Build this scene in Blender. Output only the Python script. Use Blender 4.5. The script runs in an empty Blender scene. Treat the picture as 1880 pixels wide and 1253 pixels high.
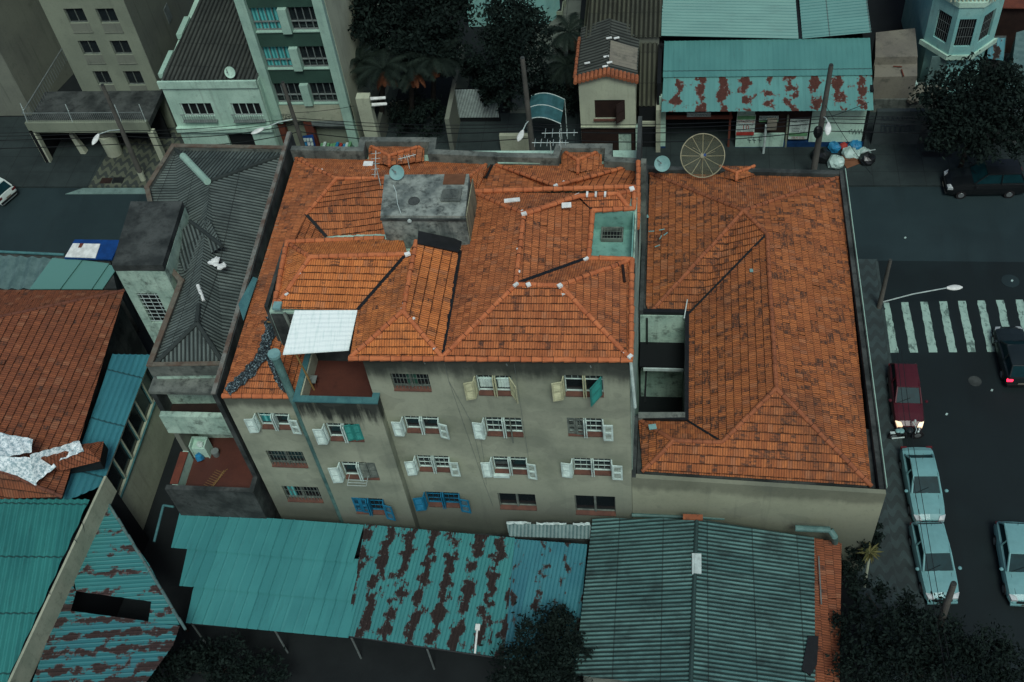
import bpy, math, random
from mathutils import Vector, Matrix
from mathutils.geometry import tessellate_polygon
random.seed(7)
rad = math.radians
SC = bpy.context.scene
COL = SC.collection
# ------------------------------------------------------------------ camera (solved from the vanishing points)
HC = 52.0
PX0, PY0, FOC = 940.0, 626.5, 2099.817
R = Matrix(((0.99083114, -0.01940121, 0.13370582), (0.09888133, 0.77850599, -0.61979908), (-0.09206593, 0.62733724, 0.7732864)))
cam = bpy.data.cameras.new('camera'); camo = bpy.data.objects.new('camera', cam); COL.objects.link(camo)
camo.matrix_world = Matrix.Translation((0, 0, HC)) @ R.to_4x4()
cam.sensor_width = 36; cam.lens = 36 * FOC / 1880; cam.clip_end = 1500; cam.clip_start = 0.5
SC.camera = camo
def ray(px, py): return R @ Vector((px - PX0, PY0 - py, -FOC))
def P(px, py, z):                       # a point of the place at height z
    d = ray(px, py); t = (z - HC) / d.z; return Vector((d.x * t, d.y * t, z))
def Q(px, py, Y):                       # a point on the vertical plane y = Y
    d = ray(px, py); t = Y / d.y; return Vector((d.x * t, Y, HC + d.z * t))
def QX(px, py, X):
    d = ray(px, py); t = X / d.x; return Vector((X, d.y * t, HC + d.z * t))
V3 = lambda x, y, z: Vector((x, y, z))

# ------------------------------------------------------------------ materials
MATS = {}
class N:
    def __init__(s, name):
        s.m = bpy.data.materials.new(name); s.m.use_nodes = True
        s.t = s.m.node_tree; s.b = s.t.nodes['Principled BSDF']; MATS[name] = s.m
    def n(s, ty, **kw):
        o = s.t.nodes.new(ty)
        for k, v in kw.items():
            if k.startswith('i_'):
                o.inputs[int(k[2:]) if k[2:].isdigit() else k[2:]].default_value = v
            else: setattr(o, k, v)
        return o
    def l(s, a, b): s.t.links.new(a, b)
    def math(s, op, a, b=None, c=None, clamp=False):
        o = s.n('ShaderNodeMath', operation=op, use_clamp=clamp)
        for i, x in enumerate((a, b, c)):
            if x is None: continue
            if isinstance(x, (int, float)): o.inputs[i].default_value = x
            else: s.l(x, o.inputs[i])
        return o.outputs[0]
    def mix(s, f, a, b, mode='MIX'):
        o = s.n('ShaderNodeMix', data_type='RGBA', blend_type=mode)
        for i, x in ((0, f), (6, a), (7, b)):
            if isinstance(x, (int, float)): o.inputs[i].default_value = x
            elif isinstance(x, tuple): o.inputs[i].default_value = (*x, 1)
            else: s.l(x, o.inputs[i])
        return o.outputs[2]
    def ss(s, x, a, b):
        o = s.n('ShaderNodeMapRange', interpolation_type='SMOOTHSTEP')
        s.l(x, o.inputs[0]); o.inputs[1].default_value = a; o.inputs[2].default_value = b
        return o.outputs[0]
    def pos(s): return s.n('ShaderNodeNewGeometry').outputs['Position']
    def uv(s): return s.n('ShaderNodeUVMap').outputs[0]
    def sc(s, v, x, y, z):
        o = s.n('ShaderNodeVectorMath', operation='MULTIPLY'); s.l(v, o.inputs[0]); o.inputs[1].default_value = (x, y, z); return o.outputs[0]
    def noise(s, v, scale=1, detail=4, rough=.55):
        o = s.n('ShaderNodeTexNoise'); s.l(v, o.inputs['Vector'])
        o.inputs['Scale'].default_value = scale; o.inputs['Detail'].default_value = detail; o.inputs['Roughness'].default_value = rough
        return o.outputs[0]
    def sep(s, v):
        o = s.n('ShaderNodeSeparateXYZ'); s.l(v, o.inputs[0]); return o.outputs
    def comb(s, x, y, z=0.0):
        o = s.n('ShaderNodeCombineXYZ')
        for i, k in enumerate((x, y, z)):
            if isinstance(k, (int, float)): o.inputs[i].default_value = k
            else: s.l(k, o.inputs[i])
        return o.outputs[0]
    def col(s, c): s.l(c, s.b.inputs['Base Color'])
    def rough(s, r, spec=.3):
        s.b.inputs['Roughness'].default_value = r; s.b.inputs['Specular IOR Level'].default_value = spec
    def bump(s, h, st=.5, d=.02):
        o = s.n('ShaderNodeBump'); o.inputs['Strength'].default_value = st; o.inputs['Distance'].default_value = d
        s.l(h, o.inputs['Height']); s.l(o.outputs[0], s.b.inputs['Normal'])

def dirty(name, c1, c2, stain=(.02, .025, .025), amt=.5, scale=.8, rough=.85, spec=.2, streak=0.0, bump=.3, fine=9.0):
    """a base colour with broad tone changes, sharp-ish dirt and (option) runs of dirt down the wall"""
    k = N(name); p = k.pos()
    a = k.noise(p, scale, 5); b = k.noise(p, fine, 5, .65)
    base = k.mix(k.ss(a, .35, .65), c1, c2)
    base = k.mix(k.math('MULTIPLY', k.ss(b, .5, .8), .35), base, stain)
    m = k.noise(k.sc(p, 1, 1, 1), scale * 2.3, 8, .7)
    f = k.math('MULTIPLY', k.ss(m, .62 - .2 * amt, .72), amt)
    base = k.mix(f, base, stain)
    if streak:
        st = k.noise(k.sc(p, 3.5, 3.5, .22), 1.0, 5, .6)
        base = k.mix(k.math('MULTIPLY', k.ss(st, .52, .72), streak), base, stain)
    k.col(base); k.rough(rough, spec)
    if bump: k.bump(b, bump, .02)
    return k.m

def flat(name, c, rough=.6, spec=.3, metal=0.0, emis=None, est=0.0):
    k = N(name); p = k.pos(); a = k.noise(p, 3.0, 4)
    k.col(k.mix(k.ss(a, .3, .7), tuple(x * .78 for x in c), tuple(min(1, x * 1.12) for x in c)))
    k.rough(rough, spec); k.b.inputs['Metallic'].default_value = metal
    if emis:
        k.b.inputs['Emission Color'].default_value = (*emis, 1); k.b.inputs['Emission Strength'].default_value = est
    return k.m

def tile_mat(name, c1, c2, dark=(.05, .036, .03), dk=.06, lich=.35, moss=.25, joint=.8):
    k = N(name)
    at = k.n('ShaderNodeAttribute', attribute_name='tile'); r = k.sep(at.outputs['Color'])
    u, v, _ = k.sep(k.uv())
    p = k.pos()
    base = k.mix(r[0], c1, c2)
    big = k.noise(p, .55, 5, .6)
    base = k.mix(k.math('MULTIPLY', k.ss(big, .45, .75), .45), base, tuple(x * .5 for x in c1))
    # pale, dusty tiles
    base = k.mix(k.math('MULTIPLY', k.ss(r[1], .86, .97), .35), base, (.42, .2, .11))
    # dark weathered tiles (patchy within the tile)
    n2 = k.noise(k.sc(p, 1, 1, 1), 7.0, 5, .7)
    clump = k.noise(p, .9, 3)
    w = k.math('ADD', r[1], k.math('MULTIPLY', k.math('SUBTRACT', clump, .5), .35))
    n5 = k.noise(k.comb(k.math('MULTIPLY', u, 2.6), k.math('MULTIPLY', v, 7.0), r[2]), 1.0, 6, .75)
    isd = k.math('MULTIPLY', k.ss(w, dk + .07, dk - .03), k.ss(n5, .4, .6))
    base = k.mix(k.math('MULTIPLY', isd, .88), base, dark)
    # lichen streaks
    n3 = k.noise(k.comb(k.math('MULTIPLY', u, 17.0), k.math('MULTIPLY', v, 2.4), r[2]), 1.0, 6, .75)
    base = k.mix(k.math('MULTIPLY', k.ss(n3, .48, .74), lich * 1.7), base, (.055, .04, .032))
    n4 = k.noise(p, 2.2, 7, .75)
    base = k.mix(k.math('MULTIPLY', k.ss(n4, .6, .75), moss), base, (.04, .045, .03))
    so = k.noise(p, .33, 7, .68); so2 = k.noise(p, 3.1, 5, .7)
    base = k.mix(k.math('MULTIPLY', k.ss(k.math('ADD', k.math('MULTIPLY', so, .7), k.math('MULTIPLY', so2, .3)), .5, .66), .42), base, (.06, .042, .034))
    # ribs of the tile: two rounds per tile
    rib = k.math('SINE', k.math('MULTIPLY', u, 2 * math.pi / .115))
    groove = k.ss(rib, -.35, -.95)
    base = k.mix(k.math('MULTIPLY', groove, .5), base, (.05, .022, .014))
    # dirt packed between tiles; course lines also paint the shadow under each lip
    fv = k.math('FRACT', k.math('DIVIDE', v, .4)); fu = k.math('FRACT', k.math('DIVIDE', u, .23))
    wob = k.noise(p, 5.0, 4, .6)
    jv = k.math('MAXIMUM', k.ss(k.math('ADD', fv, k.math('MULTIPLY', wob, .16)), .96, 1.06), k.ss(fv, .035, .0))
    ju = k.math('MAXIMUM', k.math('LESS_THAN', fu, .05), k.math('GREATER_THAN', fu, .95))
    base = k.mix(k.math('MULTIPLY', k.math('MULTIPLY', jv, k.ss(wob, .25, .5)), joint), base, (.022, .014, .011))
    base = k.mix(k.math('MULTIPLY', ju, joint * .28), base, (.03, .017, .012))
    k.col(base); k.rough(.8, .2)
    k.bump(k.math('ADD', k.math('MULTIPLY', rib, .5), k.math('MULTIPLY', n2, .3)), .6, .03)
    return k.m

def metal_mat(name, c1, c2, rust=0.0, rough=.5, spec=.4, rustcol=(.019, .0125, .011), rx=None, lap=0.0, seed=0.0, colw=1.0, dirt=.25):
    """painted sheet; rust eats it in columns that follow the ribs"""
    k = N(name); p = k.pos(); u, v, _ = k.sep(k.uv())
    a = k.noise(k.comb(k.math('MULTIPLY', k.math('FLOOR', k.math('MULTIPLY', u, 1.1)), 7.31), k.math('MULTIPLY', v, .25), seed), 1.0, 3)
    base = k.mix(k.ss(a, .3, .7), c1, c2)
    d = k.noise(k.comb(k.math('MULTIPLY', u, 5), k.math('MULTIPLY', v, .7), seed), 1.0, 6, .7)
    base = k.mix(k.math('MULTIPLY', k.ss(d, .5, .8), dirt), base, (.015, .025, .025))
    sp = k.noise(p, 30, 2)
    base = k.mix(k.math('MULTIPLY', k.ss(sp, .68, .76), .35), base, (.03, .03, .03))
    if lap:
        fr = k.math('FRACT', k.math('DIVIDE', v, lap))
        base = k.mix(k.math('MULTIPLY', k.math('LESS_THAN', fr, .03), .7), base, (.01, .02, .02))
    if rust:
        uq = k.math('DIVIDE', k.math('FLOOR', k.math('MULTIPLY', u, 14.0)), 14.0)
        r1 = k.noise(k.comb(k.math('MULTIPLY', uq, 2.2 / colw), k.math('MULTIPLY', v, 1.5), seed + 3.3), 1.0, 2, .5)
        r2 = k.noise(k.comb(k.math('MULTIPLY', uq, 7.0), k.math('MULTIPLY', v, 3.2), seed), 1.0, 5, .7)
        rr = k.math('ADD', k.math('MULTIPLY', r1, .62), k.math('MULTIPLY', r2, .38))
        cw = k.math('MULTIPLY', k.math('SINE', k.math('MULTIPLY', u, 2 * math.pi / (1.1 * colw))), .085)
        rr = k.math('ADD', rr, cw)
        if rx:      # rust only over a stretch of the sheet
            g = k.math('MULTIPLY', k.ss(u, rx[0], rx[0] + .4), k.ss(u, rx[1], rx[1] - rx[2]))
            rr = k.math('SUBTRACT', rr, k.math('MULTIPLY', k.math('SUBTRACT', 1.0, g), .16))
        th = .66 - rust * .2
        rn = k.noise(p, 9.0, 5, .7)
        base = k.mix(k.math('MULTIPLY', k.ss(rr, th - .05, th), .5), base, tuple(q * .55 for q in c1))
        base = k.mix(k.ss(rr, th - .012, th + .004), base, tuple(q * 2.6 + .03 for q in rustcol))
        base = k.mix(k.ss(rr, th + .0, th + .025), base, k.mix(k.ss(rn, .35, .7), rustcol, tuple(q * 1.5 for q in rustcol)))
        inv = k.mix(k.ss(rr, th - .01, th), (0, 0, 0), (1, 1, 1))
        ro = k.n('ShaderNodeMapRange'); k.l(inv, ro.inputs[0]); ro.inputs[3].default_value = rough; ro.inputs[4].default_value = .95
        k.l(ro.outputs[0], k.b.inputs['Roughness']); k.b.inputs['Specular IOR Level'].default_value = spec
    else: k.rough(rough, spec)
    k.col(base)
    return k.m

def facade_mat(name, top, c1=(.355, .38, .285), c2=(.24, .265, .2), depth=2.6, amt=.88, heavy=False):
    """rendered wall, black mould running down from the eaves at height top"""
    k = N(name); p = k.pos(); x, y, z = k.sep(p)
    a = k.noise(p, .35, 5, .6); b = k.noise(p, 6, 6, .65)
    base = k.mix(k.ss(a, .35, .65), c1, c2)
    base = k.mix(k.math('MULTIPLY', k.ss(b, .5, .75), .22), base, (.1, .12, .1))
    st = k.noise(k.comb(k.math('MULTIPLY', x, 1.6 if not heavy else 1.5), k.math('MULTIPLY', y, 2.0), k.math('MULTIPLY', z, .16)), 1.0, 5, .65)
    h = k.ss(z, top - depth, top - .25)
    br = k.noise(k.comb(k.math('MULTIPLY', x, .45), y, k.math('MULTIPLY', z, .4)), 1.0, 5, .65)
    f = k.math('ADD', k.math('MULTIPLY', k.math('MULTIPLY', h, h), 1.0), k.math('ADD', k.math('MULTIPLY', k.math('SUBTRACT', br, .5), 1.5), k.math('MULTIPLY', k.math('SUBTRACT', st, .5), 1.2 if not heavy else 3.6)))
    f = k.math('MULTIPLY', f, k.ss(z, top - depth * 1.25, top - depth * .35))
    base = k.mix(k.math('MULTIPLY', k.ss(f, .02, .95), amt), base, (.018, .022, .021))
    pa = k.noise(k.sc(p, 1, 1, 1.3), .55, 2, .4); base = k.mix(k.math('MULTIPLY', k.ss(pa, .575, .585), .16), base, (.12, .13, .11))
    st2 = k.noise(k.comb(k.math('MULTIPLY', x, 1.7), y, k.math('MULTIPLY', z, .1)), 1.0, 5, .6)
    base = k.mix(k.math('MULTIPLY', k.ss(st2, .55, .75), .3), base, (.09, .105, .09))
    # painted shade: the lower floors darken towards the ground
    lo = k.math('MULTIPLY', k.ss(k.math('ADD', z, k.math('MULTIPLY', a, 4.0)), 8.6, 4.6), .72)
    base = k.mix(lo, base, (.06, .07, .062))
    k.col(base); k.rough(.9, .15); k.bump(b, .35, .02)
    return k.m

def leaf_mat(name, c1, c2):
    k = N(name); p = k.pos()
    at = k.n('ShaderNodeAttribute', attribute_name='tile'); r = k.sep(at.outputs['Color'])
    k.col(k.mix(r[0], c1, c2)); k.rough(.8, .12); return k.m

def paving(name, c1, c2, kind='plain', tint=.5):
    k = N(name); p = k.pos(); x, y, z = k.sep(p)
    a = k.noise(p, .5, 6, .65); b = k.noise(p, 14, 4, .7)
    base = k.mix(k.ss(a, .35, .68), c1, c2)
    base = k.mix(k.math('MULTIPLY', k.ss(b, .5, .8), .4), base, tuple(q * .4 for q in c1))
    if kind == 'mosaic':                      # the city's black and white paving: interlocking stepped figure
        fx = k.math('FLOOR', k.math('MULTIPLY', x, 3.2)); fy = k.math('FLOOR', k.math('ADD', k.math('MULTIPLY', y, 2.2), k.math('MULTIPLY', k.math('SINE', k.math('MULTIPLY', x, 10.0)), .45)))
        s = k.math('MODULO', k.math('ABSOLUTE', k.math('ADD', k.math('MULTIPLY', fx, .5), k.math('MULTIPLY', fy, 2.0))), 4.0)
        base = k.mix(k.math('MULTIPLY', k.math('LESS_THAN', s, 1.9), tint), base, (.028, .036, .036))
    if kind == 'slab':
        for q, sz in ((x, 1.6), (y, 1.6)):
            fr = k.math('FRACT', k.math('DIVIDE', q, sz))
            base = k.mix(k.math('MULTIPLY', k.math('LESS_THAN', fr, .03), .6), base, (.012, .015, .015))
    n4 = k.noise(p, 1.7, 8, .75)
    base = k.mix(k.math('MULTIPLY', k.ss(n4, .55, .72), .5), base, (.015, .02, .02))
    k.col(base); k.rough(.85, .25); k.bump(b, .3, .02); return k.m

def _asph(k, base, b):
    k.col(base); k.rough(.7, .35); k.bump(b, .25, .01); return k.m
def asphalt(name, c1, c2):
    k = N(name); p = k.pos()
    a = k.noise(p, .22, 6, .65); b = k.noise(p, 30, 3, .7); c = k.noise(k.sc(p, .5, .08, 1), 1.0, 5, .6)
    base = k.mix(k.ss(a, .35, .68), c1, c2)
    base = k.mix(k.math('MULTIPLY', k.ss(c, .5, .72), .45), base, tuple(q * .5 for q in c1))
    base = k.mix(k.math('MULTIPLY', k.ss(b, .5, .75), .3), base, tuple(q * 1.7 for q in c2))
    pt = k.noise(p, .09, 3, .5); base = k.mix(k.math('MULTIPLY', k.ss(pt, .52, .56), .3), base, tuple(q * .55 for q in c1))
    return _asph(k, base, b)
    vo = k.n('ShaderNodeTexVoronoi', feature='DISTANCE_TO_EDGE'); k.l(k.mix(.12, p, k.n('ShaderNodeTexNoise', i_Scale=1.3).outputs[1]), vo.inputs['Vector']); vo.inputs['Scale'].default_value = .22
    base = k.mix(k.math('MULTIPLY', k.math('LESS_THAN', vo.outputs[0], .006), .6), base, (.006, .008, .009))
    k.col(base); k.rough(.7, .35); k.bump(b, .25, .01); return k.m

M = {}
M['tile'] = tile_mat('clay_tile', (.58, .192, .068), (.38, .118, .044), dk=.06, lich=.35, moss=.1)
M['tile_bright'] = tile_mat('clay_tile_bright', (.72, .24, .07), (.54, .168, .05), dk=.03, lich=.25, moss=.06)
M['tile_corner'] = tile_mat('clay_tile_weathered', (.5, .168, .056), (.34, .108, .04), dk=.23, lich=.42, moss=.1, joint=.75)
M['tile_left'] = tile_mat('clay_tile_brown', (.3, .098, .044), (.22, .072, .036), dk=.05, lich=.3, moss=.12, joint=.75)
M['ridge'] = dirty('ridge_tile', (.56, .182, .072), (.43, .13, .053), (.05, .035, .028), .45, 1.6, .85, .2, 0, .4)
M['ridge_corner'] = dirty('ridge_tile_weathered', (.36, .122, .054), (.26, .088, .042), (.035, .03, .026), .6, 1.6, .85, .2, 0, .4)
M['joint'] = flat('dark_tile_joint', (.11, .045, .027), .95, .1)
M['mortar'] = flat('white_mortar', (.75, .78, .74), .9)
M['concrete'] = dirty('mouldy_concrete', (.18, .2, .175), (.09, .105, .095), (.018, .022, .022), .8, .9, .92, .15, .35)
M['concrete_dark'] = dirty('black_mould_concrete', (.075, .085, .08), (.03, .036, .035), (.012, .015, .015), .7, .8, .92, .15, .3)
M['tank'] = dirty('tank_concrete', (.3, .34, .3), (.12, .145, .135), (.02, .025, .025), .85, 1.3, .92, .15, .4)
M['tank_side'] = dirty('tank_side_concrete', (.3, .3, .2), (.18, .19, .14), (.03, .035, .03), .5, .7, .92, .15, .6)
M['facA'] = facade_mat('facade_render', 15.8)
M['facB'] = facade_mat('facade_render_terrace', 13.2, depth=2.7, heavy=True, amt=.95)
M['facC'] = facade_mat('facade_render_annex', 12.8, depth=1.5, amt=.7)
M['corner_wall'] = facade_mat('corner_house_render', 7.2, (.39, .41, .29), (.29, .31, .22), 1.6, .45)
M['white_wall'] = dirty('white_wall', (.46, .66, .54), (.36, .54, .44), (.05, .06, .055), .35, .7, .85, .2, .25)
M['mould_white'] = dirty('mouldy_white_wall', (.44, .6, .49), (.3, .44, .36), (.025, .032, .03), .75, .9, .9, .2, .35)
M['teal_floor'] = dirty('teal_sealed_floor', (.2, .42, .35), (.14, .32, .27), (.04, .07, .06), .55, 1.2, .6, .3, 0)
M['white_paint'] = flat('white_paint', (.56, .7, .64), .55)
M['cream_paint'] = flat('cream_paint', (.47, .48, .3), .5)
M['teal_paint'] = flat('teal_paint', (.03, .22, .19), .45)
M['blue_paint'] = flat('blue_paint', (.012, .15, .26), .5)
M['grey_wood'] = dirty('grey_weathered_wood', (.17, .2, .17), (.1, .12, .105), (.03, .035, .03), .5, 3, .9, .15)
M['sill'] = dirty('red_sill', (.13, .06, .042), (.09, .044, .034), (.04, .025, .02), .4, 2, .8, .2)
k = N('window_glass'); k.b.inputs['Base Color'].default_value = (.012, .017, .019, 1); k.rough(.12, .5); M['glass'] = k.m
k = N('room_dark'); k.b.inputs['Base Color'].default_value = (.012, .014, .015, 1); k.rough(.9, .1); M['dark'] = k.m
k = N('curtain'); u = k.pos(); xs = k.sep(u); k.col(k.mix(k.ss(k.math('SINE', k.math('MULTIPLY', xs[0], 26)), -.8, .9), (.03, .2, .2), (.12, .48, .46))); k.rough(.85, .1); M['curtain'] = k.m
M['red_floor'] = dirty('red_terrace_floor', (.1, .034, .023), (.075, .026, .019), (.02, .014, .012), .35, .5, .5, .35, 0)
M['flash'] = dirty('teal_flashing', (.07, .2, .2), (.05, .15, .16), (.02, .03, .03), .3, 2, .5, .4)
M['zinc'] = dirty('zinc_sheet', (.12, .2, .19), (.08, .145, .14), (.02, .03, .03), .3, 2, .45, .4)
M['pipe_teal'] = dirty('painted_flue', (.1, .2, .18), (.06, .13, .12), (.02, .03, .03), .35, 1.5, .55, .35)
k = N('white_awning'); u, v, _ = k.sep(k.uv()); p = k.pos()
b_ = k.mix(k.ss(k.noise(k.comb(k.math('MULTIPLY', u, 1.2), k.math('MULTIPLY', v, 9)), 1.0, 4), .45, .7), (.84, .93, .9), (.7, .82, .79))
k.col(b_); k.rough(.5, .4); M['awning'] = k.m
k = N('crumpled_foil'); p = k.pos(); nn = k.noise(p, 7, 6, .7)
k.col(k.mix(k.ss(nn, .42, .6), (.8, .88, .88), (.3, .42, .45))); k.rough(.3, .5); k.bump(nn, .7, .06); M['foil'] = k.m
k = N('bitumen_foil'); p = k.pos(); nn = k.noise(p, 11, 6, .75)
k.col(k.mix(k.ss(nn, .5, .66), (.012, .02, .024), (.35, .52, .55))); k.rough(.35, .5); k.bump(nn, 1, .1); M['bitumen'] = k.m
def fibro(name, c1, c2, dark, amt, per=.2):
    k = N(name); p = k.pos(); u, v, _ = k.sep(k.uv())
    uq = k.math('FLOOR', k.math('MULTIPLY', u, 1 / .95)); vq = k.math('FLOOR', k.math('MULTIPLY', v, 1 / 2.1))
    wn = k.n('ShaderNodeTexWhiteNoise', noise_dimensions='2D'); k.l(k.comb(uq, vq), wn.inputs['Vector'])
    base = k.mix(wn.outputs[0], c1, c2)
    st = k.noise(k.comb(k.math('MULTIPLY', u, 7), k.math('MULTIPLY', v, .5)), 1.0, 6, .7)
    base = k.mix(k.math('MULTIPLY', k.ss(st, .42, .7), amt), base, dark)
    n2 = k.noise(p, .6, 6, .7); base = k.mix(k.math('MULTIPLY', k.ss(n2, .45, .7), amt * .8), base, dark)
    n3 = k.noise(p, 16, 3, .7); base = k.mix(k.math('MULTIPLY', k.ss(n3, .55, .75), .4), base, dark)
    fr = k.math('FRACT', k.math('MULTIPLY', v, 1 / 2.1)); base = k.mix(k.math('MULTIPLY', k.math('LESS_THAN', fr, .025), .6), base, (.01, .012, .012))
    sn = k.math('SINE', k.math('MULTIPLY', u, 2 * math.pi / per)); base = k.mix(k.math('MULTIPLY', k.ss(sn, .35, -.7), .85), base, tuple(q * .4 for q in dark))
    k.col(base); k.rough(.85, .2); k.bump(n3, .3, .02); return k.m
M['fibro'] = fibro('fibre_cement_grey', (.145, .18, .165), (.1, .128, .12), (.028, .038, .037), .65)
M['fibro_teal'] = fibro('fibre_cement_teal', (.125, .255, .235), (.08, .18, .17), (.026, .04, .039), .75)
M['fibro_dark'] = fibro('fibre_cement_dark', (.075, .085, .073), (.066, .076, .067), (.02, .024, .022), .6, .3)
M['fibro_brown'] = fibro('fibre_cement_mossy', (.085, .09, .06), (.065, .07, .052), (.025, .028, .02), .5, .3)
M['m_plain'] = metal_mat('teal_sheet', (.036, .2, .2), (.048, .245, .24), lap=0, dirt=.3)
M['m_rust'] = metal_mat('teal_sheet_rusted', (.045, .225, .22), (.037, .195, .195), rust=.66, seed=1.7)
M['m_spots'] = metal_mat('teal_sheet_spotted', (.045, .2, .23), (.03, .15, .19), rust=.36, seed=5.1)
M['m_tri'] = metal_mat('teal_sheet_flaking', (.03, .17, .17), (.04, .2, .2), rust=.38, seed=8.3, rustcol=(.035, .02, .018))
M['m_tri_low'] = metal_mat('teal_sheet_badly_flaking', (.03, .17, .18), (.03, .15, .17), rust=.72, seed=2.9, rustcol=(.03, .018, .016), colw=.7)
M['m_left'] = metal_mat('teal_corrugated_sheet', (.035, .22, .2), (.025, .17, .16), lap=2.9, dirt=.35)
M['m_blue'] = metal_mat('blue_green_sheet', (.045, .21, .25), (.035, .17, .21), dirt=.35, lap=3.4)
M['m_park'] = metal_mat('pale_green_sheet', (.12, .285, .25), (.095, .24, .215), dirt=.3)
M['m_park2'] = metal_mat('green_sheet', (.075, .235, .215), (.06, .2, .185), dirt=.3, lap=2.5)
M['m_park_rust'] = metal_mat('green_sheet_rusted', (.1, .285, .26), (.085, .24, .22), rust=.57, seed=4.4, rustcol=(.055, .019, .013), colw=1.3)
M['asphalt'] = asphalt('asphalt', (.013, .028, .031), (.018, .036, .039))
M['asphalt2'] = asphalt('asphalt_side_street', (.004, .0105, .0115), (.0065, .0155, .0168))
M['pave'] = paving('worn_pavement', (.03, .044, .043), (.02, .03, .03), 'slab')
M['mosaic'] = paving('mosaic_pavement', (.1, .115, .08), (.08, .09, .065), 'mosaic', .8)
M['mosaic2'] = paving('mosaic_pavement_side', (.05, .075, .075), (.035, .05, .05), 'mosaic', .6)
M['kerb'] = dirty('kerb_stone', (.16, .25, .225), (.12, .19, .17), (.04, .05, .05), .4, 1.2, .85)
M['ground'] = paving('yard_ground', (.012, .016, .017), (.008, .011, .012))
k = N('road_paint'); p = k.pos(); nn = k.noise(p, 3.2, 8, .75); n2 = k.noise(k.sc(p, 1.2, .6, 1), 1.1, 6, .7)
n3_ = k.noise(k.sc(p, 1.5, .5, 1), 1.6, 3, .6); f_ = k.math('MAXIMUM', k.ss(nn, .5, .66), k.math('MAXIMUM', k.ss(n2, .56, .6), k.math('MULTIPLY', k.ss(n3_, .5, .7), .5)))
k.col(k.mix(k.math('MULTIPLY', f_, .72), (.31, .46, .39), (.035, .06, .055))); k.rough(.8, .2); M['roadpaint'] = k.m
M['beige'] = dirty('beige_wall', (.235, .27, .2), (.19, .22, .165), (.07, .08, .065), .2, .4, .9, .15, .2)
M['beige2'] = dirty('beige_side_wall', (.19, .21, .165), (.15, .165, .135), (.05, .06, .05), .3, .3, .9, .15, .35)
M['cream_wall'] = dirty('cream_wall', (.45, .49, .36), (.37, .4, .3), (.1, .1, .08), .25, .6, .9, .15, .2)
M['cracked'] = dirty('cracked_cream_wall', (.4, .42, .31), (.31, .34, .25), (.03, .035, .03), .35, .9, .9, .15, .1)
M['green_band'] = dirty('dark_green_spandrel', (.035, .08, .06), (.03, .068, .052), (.015, .025, .02), .3, .8, .8)
M['pilaster'] = dirty('mint_pilaster', (.35, .53, .43), (.29, .45, .37), (.08, .1, .09), .3, .8, .8, .2, .15)
M['bluewall'] = dirty('peeling_blue_wall', (.2, .45, .43), (.26, .5, .46), (.1, .11, .1), .4, .8, .85, .2, .2)
M['patio'] = dirty('old_roof_slab', (.2, .19, .15), (.16, .15, .125), (.04, .045, .04), .6, .6, .9)
M['steel'] = flat('grey_steel', (.16, .19, .18), .5, .4)
M['steel_pale'] = flat('pale_steel', (.5, .6, .57), .45, .4)
M['black'] = flat('black_plastic', (.012, .014, .015), .5)
M['polec'] = dirty('concrete_pole', (.12, .115, .1), (.085, .085, .075), (.03, .03, .028), .4, 1, .9, .15)
M['bark'] = flat('bark', (.035, .03, .024), .9)
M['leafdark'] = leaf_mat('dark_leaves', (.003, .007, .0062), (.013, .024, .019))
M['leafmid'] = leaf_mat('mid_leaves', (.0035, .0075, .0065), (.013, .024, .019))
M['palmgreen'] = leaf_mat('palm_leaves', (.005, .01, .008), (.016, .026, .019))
M['palmdry'] = leaf_mat('dry_palm_leaves', (.12, .04, .02), (.21, .085, .042))
M['tyre'] = flat('tyre', (.012, .012, .013), .8)
M['rim'] = flat('rim', (.3, .33, .33), .35, .5, .6)
def paint(name, c):
    k = N(name); k.b.inputs['Base Color'].default_value = (*c, 1); k.rough(.4, .3)
    k.b.inputs['Coat Weight'].default_value = .15; k.b.inputs['Coat Roughness'].default_value = .08
    p = k.pos(); k.col(k.mix(k.ss(k.noise(p, 1.3, 6, .7), .35, .7), c, tuple(x * .85 for x in c))); return k.m
M['p_silver'] = paint('silver_paint', (.17, .37, .375)); M['p_red'] = paint('red_paint', (.075, .012, .018))
M['p_dark'] = paint('dark_paint', (.012, .02, .022)); M['p_black'] = paint('black_paint', (.006, .008, .009)); M['p_white'] = paint('white_car_paint', (.6, .7, .65))
M['headlit'] = flat('lit_headlamp', (.9, .8, .6), .3, .5, 0, (1, .72, .42), .9)
M['head'] = flat('headlamp', (.5, .55, .55), .15, .6)
M['taillit'] = flat('lit_tail_lamp', (.5, .02, .03), .3, .5, 0, (1, .02, .06), 4.0)
M['tail'] = flat('tail_lamp', (.12, .012, .012), .3, .5)
M['windshield'] = flat('car_glass', (.006, .03, .036), .35, .06)
M['sign_white'] = flat('sign_white', (.5, .62, .56), .6); M['sign_green'] = flat('sign_green', (.12, .3, .14), .6)
M['sign_red'] = flat('sign_red', (.35, .04, .03), .6); M['sign_text'] = flat('sign_dark_text', (.02, .03, .04), .6)
M['sign_blue'] = flat('sign_blue', (.004, .05, .2), .6)
M['mesh'] = None
k = N('dish_mesh'); k.b.inputs['Base Color'].default_value = (.15, .15, .09, 1); k.rough(.6, .3)
u, v, _ = k.sep(k.uv())
tr = k.n('ShaderNodeBsdfTransparent'); mx = k.n('ShaderNodeMixShader'); mx.inputs[0].default_value = .32
k.l(tr.outputs[0], mx.inputs[1]); k.l(k.b.outputs[0], mx.inputs[2]); k.l(mx.outputs[0], k.t.nodes['Material Output'].inputs[0]); M['mesh'] = k.m
M['dish_rim'] = flat('dish_rib', (.28, .26, .16), .5, .4)
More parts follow.
